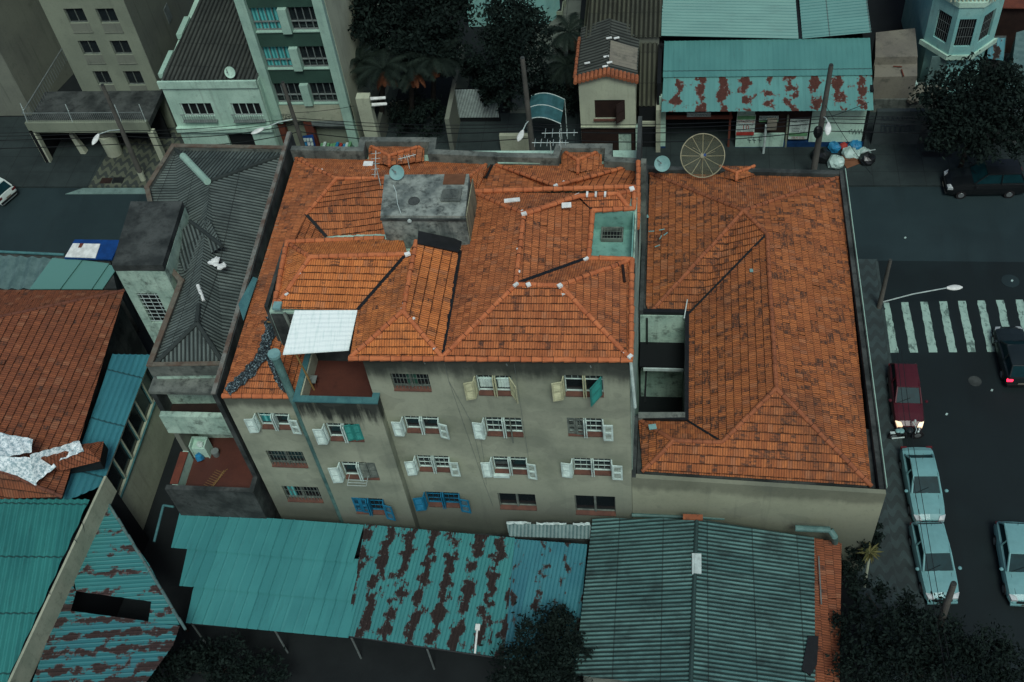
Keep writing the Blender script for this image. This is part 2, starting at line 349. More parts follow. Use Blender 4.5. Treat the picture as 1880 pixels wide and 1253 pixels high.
M['dish'] = dirty('satellite_dish_paint', (.2, .38, .36), (.16, .32, .31), (.08, .12, .12), .3, 3, .5, .4, 0, 0)
M['bag_white'] = flat('white_bag', (.4, .55, .5), .4, .5); M['bag_blue'] = flat('blue_bag', (.02, .2, .38), .4, .5); M['bag_black'] = flat('black_bag', (.01, .012, .013), .3, .5)
M['cardboard'] = flat('cardboard', (.16, .07, .035), .9)
M['brick_red'] = dirty('red_brick', (.15, .045, .028), (.11, .035, .024), (.03, .02, .018), .4, 1.5, .9)
M['dkwood'] = dirty('dark_brown_wood', (.03, .017, .013), (.022, .013, .011), (.008, .007, .007), .4, 2, .7)
M['polycarb'] = flat('curved_polycarbonate', (.04, .12, .13), .18, .6)
M['green_pane'] = flat('green_pane', (.03, .1, .07), .2, .5)
M['yellow_wood'] = flat('yellow_pole', (.3, .19, .07), .7)

# ------------------------------------------------------------------ mesh builder and scene helpers
ORG = {}
class B:
    def __init__(s): s.v = []; s.f = []; s.uv = []; s.c = []; s.mi = []
    def face(s, pts, uv=None, c=(0, 0, 0), mi=0):
        i = len(s.v); s.v += [Vector(p) for p in pts]; s.f.append(tuple(range(i, i + len(pts))))
        s.uv.append(uv); s.c.append(c); s.mi.append(mi); return s
    def box(s, c, size, rz=0.0, tilt=None):
        hx, hy, hz = (q / 2 for q in size); m = Matrix.Rotation(rz, 3, 'Z')
        if tilt is not None: m = m @ tilt
        c = Vector(c)
        q = [c + m @ Vector((sx * hx, sy * hy, sz * hz)) for sz in (-1, 1) for sx, sy in ((-1, -1), (1, -1), (1, 1), (-1, 1))]
        for f in ((3, 2, 1, 0), (4, 5, 6, 7), (0, 1, 5, 4), (1, 2, 6, 5), (2, 3, 7, 6), (3, 0, 4, 7)): s.face([q[i] for i in f])
        return s
    def bb(s, x0, x1, y0, y1, z0, z1): return s.box(((x0 + x1) / 2, (y0 + y1) / 2, (z0 + z1) / 2), (abs(x1 - x0), abs(y1 - y0), abs(z1 - z0)))
    def prism(s, top, zb, cap=True):
        top = [Vector(p) for p in top]
        a = sum((top[i].x * top[(i + 1) % len(top)].y - top[(i + 1) % len(top)].x * top[i].y) for i in range(len(top)))
        if a < 0: top = top[::-1]
        bot = [Vector((p.x, p.y, zb if isinstance(zb, (int, float)) else p.z - zb[0])) for p in top]
        if cap: s.face(top)
        s.face(bot[::-1]); n = len(top)
        for i in range(n):
            j = (i + 1) % n; s.face([bot[i], bot[j], top[j], top[i]])
        return s
    def tube(s, p0, p1, r0, r1=None, n=8, caps=True):
        p0, p1 = Vector(p0), Vector(p1); r1 = r0 if r1 is None else r1
        d = (p1 - p0).normalized(); a = d.orthogonal().normalized(); b = d.cross(a)
        A = [p0 + r0 * (math.cos(t) * a + math.sin(t) * b) for t in (2 * math.pi * i / n for i in range(n))]
        Z = [p1 + r1 * (math.cos(t) * a + math.sin(t) * b) for t in (2 * math.pi * i / n for i in range(n))]
        for i in range(n): s.face([A[i], A[(i + 1) % n], Z[(i + 1) % n], Z[i]])
        if caps: s.face(A[::-1]); s.face(Z)
        return s
    def path(s, pts, r, n=6):
        for a, b in zip(pts, pts[1:]): s.tube(a, b, r, None, n)
        return s
    def blob(s, c, r, seg=8, jit=.15, squash=1.0):
        c = Vector(c); rows = []
        for i in range(seg // 2 + 1):
            ph = math.pi * i / (seg // 2)
            rows.append([c + Vector((math.sin(ph) * math.cos(2 * math.pi * j / seg), math.sin(ph) * math.sin(2 * math.pi * j / seg), squash * math.cos(ph))) * r * random.uniform(1 - jit, 1 + jit) for j in range(seg)])
        for i in range(seg // 2):
            for j in range(seg):
                s.face([rows[i][j], rows[i + 1][j], rows[i + 1][(j + 1) % seg], rows[i][(j + 1) % seg]])
        return s
    def wall(s, Y, x0, x1, z0, z1, holes=(), depth=.2):
        """sheet of wall facing -y with real openings and their reveals"""
        xs = sorted({x0, x1, *[h[0] for h in holes], *[h[1] for h in holes]}); zs = sorted({z0, z1, *[h[2] for h in holes], *[h[3] for h in holes]})
        for a, b in zip(xs, xs[1:]):
            for c, d in zip(zs, zs[1:]):
                mx, mz = (a + b) / 2, (c + d) / 2
                if any(h[0] < mx < h[1] and h[2] < mz < h[3] for h in holes): continue
                s.face([(a, Y, c), (b, Y, c), (b, Y, d), (a, Y, d)])
        for h in holes:
            a, b, c, d = h; e = Y + depth
            s.face([(a, Y, c), (a, Y, d), (a, e, d), (a, e, c)]); s.face([(b, Y, c), (b, e, c), (b, e, d), (b, Y, d)])
            s.face([(a, Y, c), (a, e, c), (b, e, c), (b, Y, c)]); s.face([(a, Y, d), (b, Y, d), (b, e, d), (a, e, d)])
        return s
    def clusters(s):
        """face groups that stand clear of one another (more than about 0.35 m apart)"""
        key = {}; par = list(range(len(s.f)))
        def find(i):
            while par[i] != i: par[i] = par[par[i]]; i = par[i]
            return i
        for i, f in enumerate(s.f):
            for q in f:
                p = s.v[q]; k = (round(p.x, 3), round(p.y, 3), round(p.z, 3))
                if k in key: par[find(i)] = find(key[k])
                else: key[k] = i
        isl = {}
        for i, f in enumerate(s.f):
            r = find(i); b = isl.setdefault(r, [1e9, 1e9, 1e9, -1e9, -1e9, -1e9])
            for q in f:
                for a in range(3): b[a] = min(b[a], s.v[q][a]); b[3 + a] = max(b[3 + a], s.v[q][a])
        ids = list(isl)
        if len(ids) > 400: return None
        for x in range(len(ids)):
            for y in range(x + 1, len(ids)):
                A, C = isl[ids[x]], isl[ids[y]]
                if sum(max(0, A[a] - C[3 + a], C[a] - A[3 + a]) ** 2 for a in range(3)) < .35 ** 2: par[find(ids[x])] = find(ids[y])
        g = {}
        for i in range(len(s.f)): g.setdefault(find(i), []).append(i)
        return list(g.values())
    NOSPLIT = {'crown', 'foliage', 'dry_fronds', 'stem', 'trunk', 'graffiti', 'lettering', 'facade_cable'}
    def build(s, name, mat, parent=None, smooth=False, mats=None):
        if parent and name not in B.NOSPLIT and len(s.f) < 3000:
            cl = s.clusters()
            if cl and len(cl) > 1:
                first = None
                for g in cl:
                    n = B()
                    for i in g: n.face([s.v[q] for q in s.f[i]], s.uv[i], s.c[i], s.mi[i])
                    o = n.build1(name, mat, parent, smooth, mats); first = first or o
                return first
        return s.build1(name, mat, parent, smooth, mats)
    def build1(s, name, mat, parent=None, smooth=False, mats=None):
        if mats is None and any(s.mi): mats = [mat, M['joint']]
        o0 = ORG.get(parent.name, Vector((0, 0, 0))) if parent else Vector((0, 0, 0))
        me = bpy.data.meshes.new(name); vs = [tuple(p - o0) for p in s.v]
        me.from_pydata(vs, [], s.f)
        ms = mats or [mat]
        for m in ms: me.materials.append(m)
        if mats: me.polygons.foreach_set('material_index', s.mi)
        if any(u for u in s.uv):
            ul = me.uv_layers.new(name='UVMap'); k = 0; flat_ = []
            for f, u in zip(s.f, s.uv):
                for i in range(len(f)): flat_ += list(u[i]) if u else [0.0, 0.0]
            ul.data.foreach_set('uv', flat_)
        if any(c != (0, 0, 0) for c in s.c):
            ca = me.color_attributes.new('tile', 'FLOAT_COLOR', 'CORNER'); flat_ = []
            for f, c in zip(s.f, s.c): flat_ += [*c, 1.0] * len(f)
            ca.data.foreach_set('color', flat_)
        if smooth: me.polygons.foreach_set('use_smooth', [True] * len(me.polygons))
        me.update()
        o = bpy.data.objects.new(name, me); COL.objects.link(o)
        if parent: o.parent = parent
        ORG[o.name] = o0
        return o

def tag(o, label, cat, group=None):
    o['label'] = label; o['category'] = cat
    if group: o['group'] = group
    return o
def struct(o, kind='structure'): o['kind'] = kind; return o
def thing(name, label, cat, loc=(0, 0, 0), group=None, local=False, rz=0.0):
    o = bpy.data.objects.new(name, None); COL.objects.link(o); o.location = loc; o.rotation_euler = (0, 0, rz); o.empty_display_size = .3
    ORG[o.name] = Vector((0, 0, 0)) if local else Vector(loc)
    return tag(o, label, cat, group)
def part_label(o, l): o['label'] = l; return o
def copy_tree(o, parent=None):
    c = o.copy(); COL.objects.link(c); c.parent = parent
    for ch in list(o.children): copy_tree(ch, c)
    return c

def clip(poly, a, b, lim, keep_ge):
    """keep the side a*x+b*y >= lim (or <=) of a plan polygon of (x,y,z)"""
    out = []; n = len(poly)
    for i in range(n):
        p, q = poly[i], poly[(i + 1) % n]
        dp = a * p[0] + b * p[1] - lim; dq = a * q[0] + b * q[1] - lim
        if not keep_ge: dp, dq = -dp, -dq
        if dp >= 0: out.append(p)
        if (dp > 0 and dq < 0) or (dp < 0 and dq > 0):
            t = dp / (dp - dq); out.append(tuple(p[k] + (q[k] - p[k]) * t for k in range(3)))
    return out
def tris(pts):
    pts = [Vector(p) for p in pts]
    return [tuple(pts[i] for i in t) for t in tessellate_polygon([pts])]
def newell(pts):
    n = Vector((0, 0, 0))
    for i in range(len(pts)):
        p, q = Vector(pts[i]), Vector(pts[(i + 1) % len(pts)])
        n += Vector(((p.y - q.y) * (p.z + q.z), (p.z - q.z) * (p.x + q.x), (p.x - q.x) * (p.y + q.y)))
    n.normalize(); return n if n.z > 0 else -n
def up_dir(pts):
    n = newell(pts); v = Vector((-n.x, -n.y)); return (v.normalized() if v.length > 1e-4 else Vector((0, 1))), n.z

def tiles(b, pts, c=.32, w=.21, lip=.042, updir=None, seed=0):
    """a roof slope laid with individual clay tiles, clipped to its outline"""
    vd, cz = up_dir(pts)
    if updir: vd = Vector(updir).normalized()
    ud = Vector((vd.y, -vd.x)); ch = c * max(cz, .6)
    rs = random.Random(seed + int(1000 * (pts[0][0] + 3 * pts[0][1])))
    cells = {}
    for tri in tris(pts):
        T = [tuple(p) for p in tri]
        vs = [p[0] * vd.x + p[1] * vd.y for p in T]
        for r in range(math.floor(min(vs) / ch), math.floor(max(vs) / ch) + 1):
            band = clip(clip(T, vd.x, vd.y, r * ch, True), vd.x, vd.y, (r + 1) * ch, False)
            if len(band) < 3: continue
            us = [p[0] * ud.x + p[1] * ud.y for p in band]; off = (r % 2) * w / 2
            for q in range(math.floor((min(us) - off) / w), math.floor((max(us) - off) / w) + 1):
                cell = clip(clip(band, ud.x, ud.y, q * w + off, True), ud.x, ud.y, (q + 1) * w + off, False)
                if len(cell) < 3: continue
                key = (r, q)
                if key not in cells: cells[key] = (rs.random(), rs.random(), rs.random(), lip * rs.uniform(.7, 1.3) * (2.0 if rs.random() < .014 else 1), rs.uniform(-.014, .014) * (4 if rs.random() < .02 else 1), rs.uniform(-.008, .008))
                k = cells[key]; P3 = []; UV = []; low = []
                for p in cell:
                    u = p[0] * ud.x + p[1] * ud.y; v = p[0] * vd.x + p[1] * vd.y
                    t = min(1, max(0, v / ch - r)); dz = k[3] * (1 - t) + k[5] + k[4] * (((u - off) / w - q) - .5)
                    P3.append((p[0], p[1], p[2] + dz + .012)); UV.append(((u - off) / w * .23, v / ch * .4))
                    if t < 1e-4: low.append((u, p, dz))
                b.face(P3, UV, (k[0], k[1], k[2]))
                if len(low) >= 2:
                    lo = min(low, key=lambda e: e[0]); hi = max(low, key=lambda e: e[0])
                    if hi[0] - lo[0] > .01:
                        b.face([(lo[1][0], lo[1][1], lo[1][2] - .02), (hi[1][0], hi[1][1], hi[1][2] - .02), (hi[1][0], hi[1][1], hi[1][2] + hi[2] + .012), (lo[1][0], lo[1][1], lo[1][2] + lo[2] + .012)],
                               [(q * .23 + .0, .39)] * 4, (k[0] * .5, .5, k[2]))
    return b
def sheet(b, pts, prof, step, flow=None, origin=None, uoff=0.0):
    """profiled sheet: prof(u) is the rise over the flat at distance u across the ribs"""
    vd, cz = up_dir(pts)
    if flow: vd = Vector(flow).normalized()
    ud = Vector((vd.y, -vd.x)); o = origin or 0.0
    for tri in tris(pts):
        T = [tuple(p) for p in tri]; us = [p[0] * ud.x + p[1] * ud.y for p in T]
        for q in range(math.floor(min(us) / step), math.floor(max(us) / step) + 1):
            cell = clip(clip(T, ud.x, ud.y, q * step, True), ud.x, ud.y, (q + 1) * step, False)
            if len(cell) < 3: continue
            b.face([(p[0], p[1], p[2] + prof(p[0] * ud.x + p[1] * ud.y)) for p in cell],
                   [(p[0] * ud.x + p[1] * ud.y + uoff, (p[0] * vd.x + p[1] * vd.y) / max(cz, .6)) for p in cell])
    return b
def wave(pitch, amp): return lambda u: amp * math.sin(2 * math.pi * u / pitch)
def ribs(pitch, amp, wd=.16):
    def f(u):
        t = (u / pitch) % 1.0
        return amp * max(0.0, 1 - abs(t - .5) / wd)
    return f
def ridge(b, p0, p1, r=.13, seg=.42, lift=.03):
    r *= .76
    p0, p1 = Vector(p0), Vector(p1); L = (p1 - p0).length; n = max(1, round(L / seg)); d = (p1 - p0) / n
    for i in range(n):
        a = p0 + d * i + Vector((random.uniform(-.012, .012), random.uniform(-.012, .012), lift + random.uniform(-.008, .012))); e = a + d * 1.06
        b.tube(a, e, r * 1.16, r * .9, 9)
        if i:
            k = len(b.f); b.tube(a - d.normalized() * .026, a + d.normalized() * .002, r * 1.19, r * 1.19, 9); b.mi[k:] = [1] * (len(b.f) - k) if random.random() < .8 else [0] * (len(b.f) - k)
    return b
def text_mesh(body, size, origin, xdir, ydir, name, mat, parent, squeeze=1.0):
    cu = bpy.data.curves.new(name, 'FONT'); cu.body = body; cu.size = size; cu.align_x = 'CENTER'; cu.align_y = 'CENTER'; cu.resolution_u = 2
    ob = bpy.data.objects.new(name, cu); COL.objects.link(ob); dg = bpy.context.evaluated_depsgraph_get()
    me = bpy.data.meshes.new_from_object(ob.evaluated_get(dg)); bpy.data.objects.remove(ob)
    xd, yd = Vector(xdir), Vector(ydir); o = Vector(origin); o0 = ORG.get(parent.name, Vector((0, 0, 0)))
    for v in me.vertices:
        v.co = o + xd * (v.co.x * squeeze) + yd * v.co.y - o0
    me.materials.clear(); me.materials.append(mat); t = bpy.data.objects.new(name, me); COL.objects.link(t); t.parent = parent; ORG[t.name] = o0
    return t

exec_parts = True
# ================================================================== SETTING
b = B(); b.face([(-300, -150, -.02), (300, -150, -.02), (300, 400, -.02), (-300, 400, -.02)]); struct(b.build('ground', M['ground']))
def strip(name, pts, z, mat, thick=.14):
    b = B(); b.prism([(x, y, z) for x, y in pts], -.1); return struct(b.build(name, mat))
b = B(); b.face([(-150, 48.4, .0), (150, 48.4, .0), (150, 55.3, .0), (-150, 54.6, .0)]); struct(b.build('back_road', M['asphalt']))
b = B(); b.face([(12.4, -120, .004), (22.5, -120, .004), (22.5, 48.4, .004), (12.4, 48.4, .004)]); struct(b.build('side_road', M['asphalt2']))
b = B(); b.prism([(-150, 54.55, .13), (-150, 62, .13), (-39.3, 62, .13), (-39.9, 54.55, .13)], -.1); struct(b.build('far_pavement', M['pave']))
b = B(); b.prism([(-39.9, 54.55, .13), (-39.3, 62, .13), (-31.5, 62, .13), (-31.5, 54.6, .13)], -.1); struct(b.build('mosaic_pavement', M['mosaic']))
b = B(); b.prism([(-31.5, 54.6, .13), (-31.5, 62, .13), (150, 62, .13), (150, 55.3, .13)], -.1); struct(b.build('far_pavement', M['pave']))
b = B(); b.prism([(-41.4, 53.9, .05), (-40.3, 54.5, .05), (-30, 54.55, .05), (-30, 54.0, .05)], -.1); struct(b.build('kerb', M['kerb']))
b = B(); b.prism([(-150, 46, .13), (-150, 48.4, .13), (12.4, 48.4, .13), (12.4, 46, .13)], -.1); struct(b.build('near_pavement', M['pave']))
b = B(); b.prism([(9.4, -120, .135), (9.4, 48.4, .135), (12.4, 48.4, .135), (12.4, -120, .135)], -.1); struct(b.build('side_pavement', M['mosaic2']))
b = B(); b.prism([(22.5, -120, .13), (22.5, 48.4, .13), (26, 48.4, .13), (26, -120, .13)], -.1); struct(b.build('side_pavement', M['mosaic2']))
b = B(); b.prism([(12.28, -100, .15), (12.28, 48.2, .15), (12.44, 48.2, .15), (12.44, -100, .15)], -.1); struct(b.build('kerb', dirty('dim_kerb', (.05, .07, .068), (.035, .05, .05), (.015, .02, .02), .5, 1.5, .9)))
for x_, y_, r_ in ((1855, 516, .5), (1790, 700, .35)):
    c_ = P(x_, y_, .02); b = B(); b.tube((c_.x, c_.y, 0), (c_.x, c_.y, .016), r_, r_, 24); struct(b.build('manhole_cover', M['asphalt'])) if r_ > .4 else struct(b.build('manhole_cover', M['concrete_dark']))
# crossing
b = B()
for i in range(10):
    xt = 1619 + 34.7 * i if i < 7 else 1619 + 35.5 * i
    a0 = P(1619 + 35.0 * i, 556 - .8 * i, .012); a1 = P(1633 + 35.0 * i, 556 - .8 * i, .012); c1 = P(1650 + 35.6 * i, 648 - .3 * i, .012); c0 = P(1635 + 35.6 * i, 648 - .3 * i, .012)
    n = 14; L = []; Rr = []
    for q in range(n + 1):
        t = q / n; L.append(a0.lerp(c0, t) + Vector((random.uniform(-.025, .025), 0, 0))); Rr.append(a1.lerp(c1, t) + Vector((random.uniform(-.03, .025), 0, 0)))
    for q in range(n): b.face([L[q], L[q + 1], Rr[q + 1], Rr[q]])
struct(b.build('crosswalk', M['roadpaint']))
# ================================================================== THE BIG APARTMENT BUILDING
apt = thing('apartment_building', 'large grey apartment building with shuttered windows under a maze of orange tiled roofs', 'apartment building', (-10, 36, 0))
FY, FB = 28.0, 27.5
XL, XR = -12.4, -1.45
def win_rect(l, r, t, bo, Y):
    m = (t + bo) / 2; a = Q(l, m, Y); c = Q(r, m, Y); return (a.x, c.x, Q((l + r) / 2, bo, Y).z, Q((l + r) / 2, t, Y).z)
# (left, right, top, bottom in the photograph; left leaf, right leaf; inside style)
WA = [((720, 789, 687, 716), None, None, 'barred_green'), ((876, 941, 690, 724), 'cream', 'creamR', 'curtain'), ((1037, 1108, 690, 726), 'cream', 'tealR', 'open'),
      ((744, 806, 765, 793), 'white', 'white', 'open'), ((892, 959, 767, 799), 'white', 'greyR', 'grid'), ((1042, 1106, 768, 799), 'greyshut', 'white', 'grid'),
      ((767, 826, 837, 864), 'white', 'white', 'grid'), ((906, 967, 839, 868), 'white', 'white', 'open'), ((1053, 1122, 842, 870), 'white', 'white', 'grid'),
      ((784, 844, 904, 929), 'blue', 'blue', 'grid'), ((916, 984, 907, 934), None, None, 'dark'), ((1056, 1130, 911, 944), None, None, 'dark')]
WB = [((602, 664, 778, 808), 'white', 'tealshut', 'open'), ((630, 692, 849, 878), 'white', 'louvreshut', 'open'), ((650, 706, 915, 942), 'bluehalf', 'blue', 'grid')]
WC = [((476, 534, 759, 786), 'white', 'white', 'curtain'), ((494, 560, 829, 856), None, None, 'barred'), ((523, 588, 894, 920), None, None, 'barred_teal')]
def leaf_mesh(b, hinge, dirv, w, z0, z1, th=.045):
    """one louvred leaf standing from its hinge along dirv (plan direction)"""
    d = Vector((dirv[0], dirv[1], 0)).normalized(); n = Vector((-d.y, d.x, 0)); c0 = Vector((hinge[0], hinge[1], 0))
    rz = math.atan2(d.y, d.x); H = z1 - z0; zm = (z0 + z1) / 2
    for s in (.04, w - .04): b.box(c0 + d * s + V3(0, 0, zm), (.08, th, H), rz)
    for z in (z0 + .04, zm, z1 - .04): b.box(c0 + d * w / 2 + V3(0, 0, z), (w - .16, th * .95, .08), rz)
    k = 9
    for i in range(k):
        z = z0 + .1 + (H - .2) * (i + .5) / k
        b.box(c0 + d * w / 2 + V3(0, 0, z), (w - .16, .012, H / k * .62), rz, Matrix.Rotation(rad(28), 3, 'X'))
SHM = {'white': 'white_paint', 'cream': 'cream_paint', 'teal': 'teal_paint', 'blue': 'blue_paint', 'grey': 'grey_wood'}
def window(parent, spec, Y, par_depth=.2):
    rect, sl, sr, style = spec; x0, x1, z0, z1 = win_rect(*rect, Y); w = x1 - x0; h = z1 - z0; xm = (x0 + x1) / 2; yi = Y + par_depth
    fm = {'blue': 'blue_paint'}.get((sl or '')[:4], 'white_paint') if (sl or sr) else 'grey_wood'
    b = B(); t = .038
    for x in (x0 + t / 2 + .003, x1 - t / 2 - .003): b.box((x, yi - .05, (z0 + z1) / 2), (t, .07, h - .006))
    for z in (z0 + t / 2 + .12, z1 - t / 2 - .003): b.box((xm, yi - .05, z), (w - .11, .066, t))
    b.box((xm, yi - .08, (z0 + z1) / 2 + .06), (.1, .12, h - .13))
    if style in ('open', 'grid', 'curtain'):
        for sx in (-1, 1):
            for q in range(1, 3):
                b.box((xm + sx * (w / 2 - .05) * q / 3, yi - .05, z1 - h * .16), (.015, .04, h * .26))
            b.box((xm + sx * w / 4, yi - .05, z1 - h * .31), (w / 2 - .1, .045, .028))
            if style == 'grid':
                for q in range(1, 3): b.box((xm + sx * (w / 2 - .05) * q / 3, yi - .05, z0 + .12 + h * .28), (.015, .036, h * .5))
                b.box((xm + sx * w / 4, yi - .05, z0 + h * .4), (w / 2 - .1, .04, .016))
    if style.startswith('barred'):
        for q in range(11): b.box((x0 + w * (q + .5) / 11, Y + .03, (z0 + z1) / 2), (.022, .02, h - .02))
        for z in (z0 + h * .33, z0 + h * .7): b.box((xm, Y + .03, z), (w - .02, .016, .022))
    o = b.build('window', M[fm], parent)
    g = B()
    g.face([(x0, yi - .01, z0), (x1, yi - .01, z0), (x1, yi - .01, z1), (x0, yi - .01, z1)]); g.build('pane', M['glass'], o)
    if style == 'curtain':
        for a, c in ((x0 + .08, xm - .1), (xm + .1, x1 - .08)):
            if sl == 'white' and a > xm - .1: continue
            g = B(); n = 10
            for q in range(n):
                u0, u1 = a + (c - a) * q / n, a + (c - a) * (q + 1) / n; e = .02 * (q % 2); e2 = .02 * ((q + 1) % 2)
                g.face([(u0, yi - .035 - e, z0 + .3), (u1, yi - .035 - e2, z0 + .3), (u1, yi - .035 - e2, z1 - .3), (u0, yi - .035 - e, z1 - .3)])
            g.build('curtain', M['white_paint'] if sl != 'white' else M['curtain'], o)
    if style == 'barred_green':
        g = B(); g.box((xm + .02, yi - .04, (z0 + z1) / 2), (w * .27, .03, h * .86)); g.build('green_pane', M['green_pane'], o)
    if style == 'barred_teal':
        g = B(); g.box((x0 + w * .2, yi - .04, (z0 + z1) / 2), (w * .2, .03, h * .7)); g.build('curtain', M['curtain'], o)
    s = B(); s.face([(x0 + .004, Y - .07, z0 + .01), (x1 - .004, Y - .07, z0 + .01), (x1 - .004, yi - .03, z0 + .1), (x0 + .004, yi - .03, z0 + .1)])
    s.face([(x0 + .004, Y - .07, z0 - .035), (x1 - .004, Y - .07, z0 - .035), (x1 - .004, Y - .07, z0 + .01), (x0 + .004, Y - .07, z0 + .01)])
    s.face([(x0 + .004, Y - .07, z0 - .035), (x0 + .004, Y - .002, z0 - .035), (x1 - .004, Y - .002, z0 - .035), (x1 - .004, Y - .07, z0 - .035)])
    s.build('sill', M['sill'], o)
    lw = w * .27
    for side, kind in ((-1, sl), (1, sr)):
        if not kind: continue
        xh = x0 if side < 0 else x1; zz0, zz1 = z0 + .1, z1 - .02
        cm = M[SHM[next(c for c in SHM if kind.replace('louvreshut', 'grey').startswith(c))]]
        s = B()
        if kind.endswith('shut') or kind == 'bluehalf':        # leaves closed over half the opening
            xs = [xh, xh - side * w * .25]
            for q, xx in enumerate(xs): leaf_mesh(s, (xx, Y + .02 - .05 * q), (-side, -.28 if kind == 'tealshut' else -.06), w * .24, zz0, zz1)
        elif kind == 'cream' or kind == 'white' or kind == 'blue':
            k = .3 if kind != 'cream' else .34
            leaf_mesh(s, (xh + side * .03, Y - .02), (side * .12, -1), .3, zz0, zz1)
            ang = random.uniform(-.22, .12) if side < 0 else random.uniform(-.3, .02)
            leaf_mesh(s, (xh + side * .07, Y - .33), (side, ang if kind != 'cream' else -.25), lw * (1.0 if kind != 'blue' else 1.1), zz0, zz1)
        elif kind == 'creamR': leaf_mesh(s, (xh - .1, Y - .03), (.55, -.84), .6, zz0, zz1)
        elif kind == 'tealR': leaf_mesh(s, (xh - .08, Y - .02), (-.55, -.84), .75, zz0, zz1)
        elif kind == 'greyR':
            leaf_mesh(s, (xh - .5, Y - .0), (.18, -1), .5, zz0, zz1)
        s.build('shutter', cm, o)
    if sl and style != 'dark':                                   # folded leaves standing in the middle
        s = B(); mm = M['white_paint'] if sl in ('white', 'greyshut') else (M['blue_paint'] if sl.startswith('blue') else M['cream_paint'])
        leaf_mesh(s, (xm - .04, Y + .06), (.1, -1), .3, z0 + .1, z1 - .02); leaf_mesh(s, (xm + .04, Y + .06), (.16, -1), .3, z0 + .1, z1 - .02)
        s.build('shutter', mm, o)
    return o
b = B(); b.wall(FY, XL, XR, 0, 15.8, [win_rect(*s[0], FY) for s in WA]); b.face([(XL, FY, 0), (XL, FY, 15.8), (XL, 30.4, 15.8), (XL, 30.4, 0)]); b.face([(XR, FY, 0), (XR, 31, 0), (XR, 31, 15.8), (XR, FY, 15.8)])
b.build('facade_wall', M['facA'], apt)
XB0, XB1 = -15.77, -12.13
b = B(); b.wall(FB, XB0, XB1, 0, 13.3, [win_rect(*s[0], FB) for s in WB]); b.face([(XB1, FB, 0), (XB1, FY, 0), (XB1, FY, 13.3), (XB1, FB, 13.3)]); b.face([(XB0, FB, 0), (XB0, FB, 13.3), (XB0, FY + .1, 13.3), (XB0, FY + .1, 0)])
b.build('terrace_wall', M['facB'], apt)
XC0 = -19.3
b = B(); b.wall(FY, XC0, XB0 + .02, 0, 12.75, [win_rect(*s[0], FY) for s in WC]); b.face([(XC0, FY, 0), (XC0, FY, 12.75), (XC0, 34, 12.75), (XC0, 34, 0)])
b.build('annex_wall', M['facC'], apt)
for s in WA: window(apt, s, FY)
for s in WB: window(apt, s, FB)
for s in WC: window(apt, s, FY)
# bodies behind the facades (upper storey in pieces so that the light well stays open)
b = B(); b.bb(XL + .02, XR - .01, FY + .24, 31, 0, 15.0).bb(XB0 + .02, XL, FY + .1, 30.42, 0, 12.35).bb(XC0 + .01, XB0, FY + .24, 34, 0, 12.3)
b.bb(-19.7, XR - .004, 31.0, 44.7, 0, 12.1)
b.bb(-12.38, -3.45, FY + .3, 34.1, 12, 15.85).bb(-8.75, -3.45, 34.1, 37.35, 12, 15.85).bb(-3.45, XR - .02, FY + .3, 33.3, 12, 15.85).bb(-3.45, XR - .02, 36.35, 37.35, 12, 15.85)
b.bb(-16.95, -12.4, 30.45, 34.25, 12, 15.7)
b.build('wall', M['white_wall'], apt)
# right side of the upper storey seen past the light court, pale
b = B(); b.bb(XR - .03, XR + .03, 28.4, 37.4, 7, 15.82); part_label(b.build('party_wall', M['mould_white'], apt), 'pale weathered party wall beside the light court')
# terrace
ztf = 12.42
b = B(); b.bb(XB0 + .25, XL - .03, FB + .25, 30.45, 12.3, ztf); part_label(b.build('terrace_floor', M['red_floor'], apt), 'dark red terrace floor')
b = B(); b.bb(XB0, XB0 + .25, FB + .02, 30.4, 12.2, 13.28); b.bb(XB0, XB1 - .02, FB + .02, FB + .22, 12.2, 13.28); b.bb(XB1 - .24, XB1 - .02, FB + .22, FY, 12.2, 13.28)
b.build('terrace_parapet', M['cream_wall'], apt)
b = B(); b.bb(XB0 - .06, XB1 + .05, FB - .07, FB + .25, 13.3, 13.37); b.bb(XB0 - .06, XB0 + .2, FB + .25, 30.4, 13.3, 13.36); b.bb(XB1 - .26, XB1 + .05, FB + .25, FY + .35, 13.3, 13.36)
for i in range(12): b.bb(XB0 + .3 * i, XB0 + .3 * i + .02, FB - .075, FB + .24, 13.371, 13.38)
part_label(b.build('parapet_cap', M['flash'], apt), 'teal sheet metal capping')
b = B(); b.bb(-16.9, -12.45, 30.38, 30.43, 12.4, 15.6); b.build('terrace_back_wall', M['concrete_dark'], apt)
# white awning sheet on its poles
A = [Q(541, 570, 30.3), Q(656, 570, 30.3), Q(640, 643, 28.5), Q(519, 651, 28.45)]
b = B(); sheet(b, [tuple(p) for p in A], lambda u: .008 * math.sin(2 * math.pi * u / .2), .05, flow=(1, .02)); b2 = B(); b2.prism([p - V3(0, 0, .03) for p in A], (.02,))
aw = b.build('awning', M['awning'], apt); b2.build('awning_back', M['awning'], aw)
b = B(); m0 = Q(583, 571, 30.3); m1 = Q(566, 648, 28.5); b.tube(m0 + V3(0, 0, .01), m1 + V3(0, 0, .01), .02, None, 6); b.build('awning_seam', M['steel'], aw)
b = B(); b.tube(Q(543, 650, 28.55), V3(Q(543, 650, 28.55).x + .1, 28.75, ztf), .045, None, 8); b.build('awning_pole', M['yellow_wood'], aw)
b = B(); b.tube(Q(522, 575, 30.2), Q(534, 600, 30.0), .08, None, 4); b.build('bracket', M['grey_wood'], aw); b = B(); b.tube(P(486, 591, 13.6), P(530, 594, 14.6), .035, None, 8); b.build('batten', M['yellow_wood'], aw)
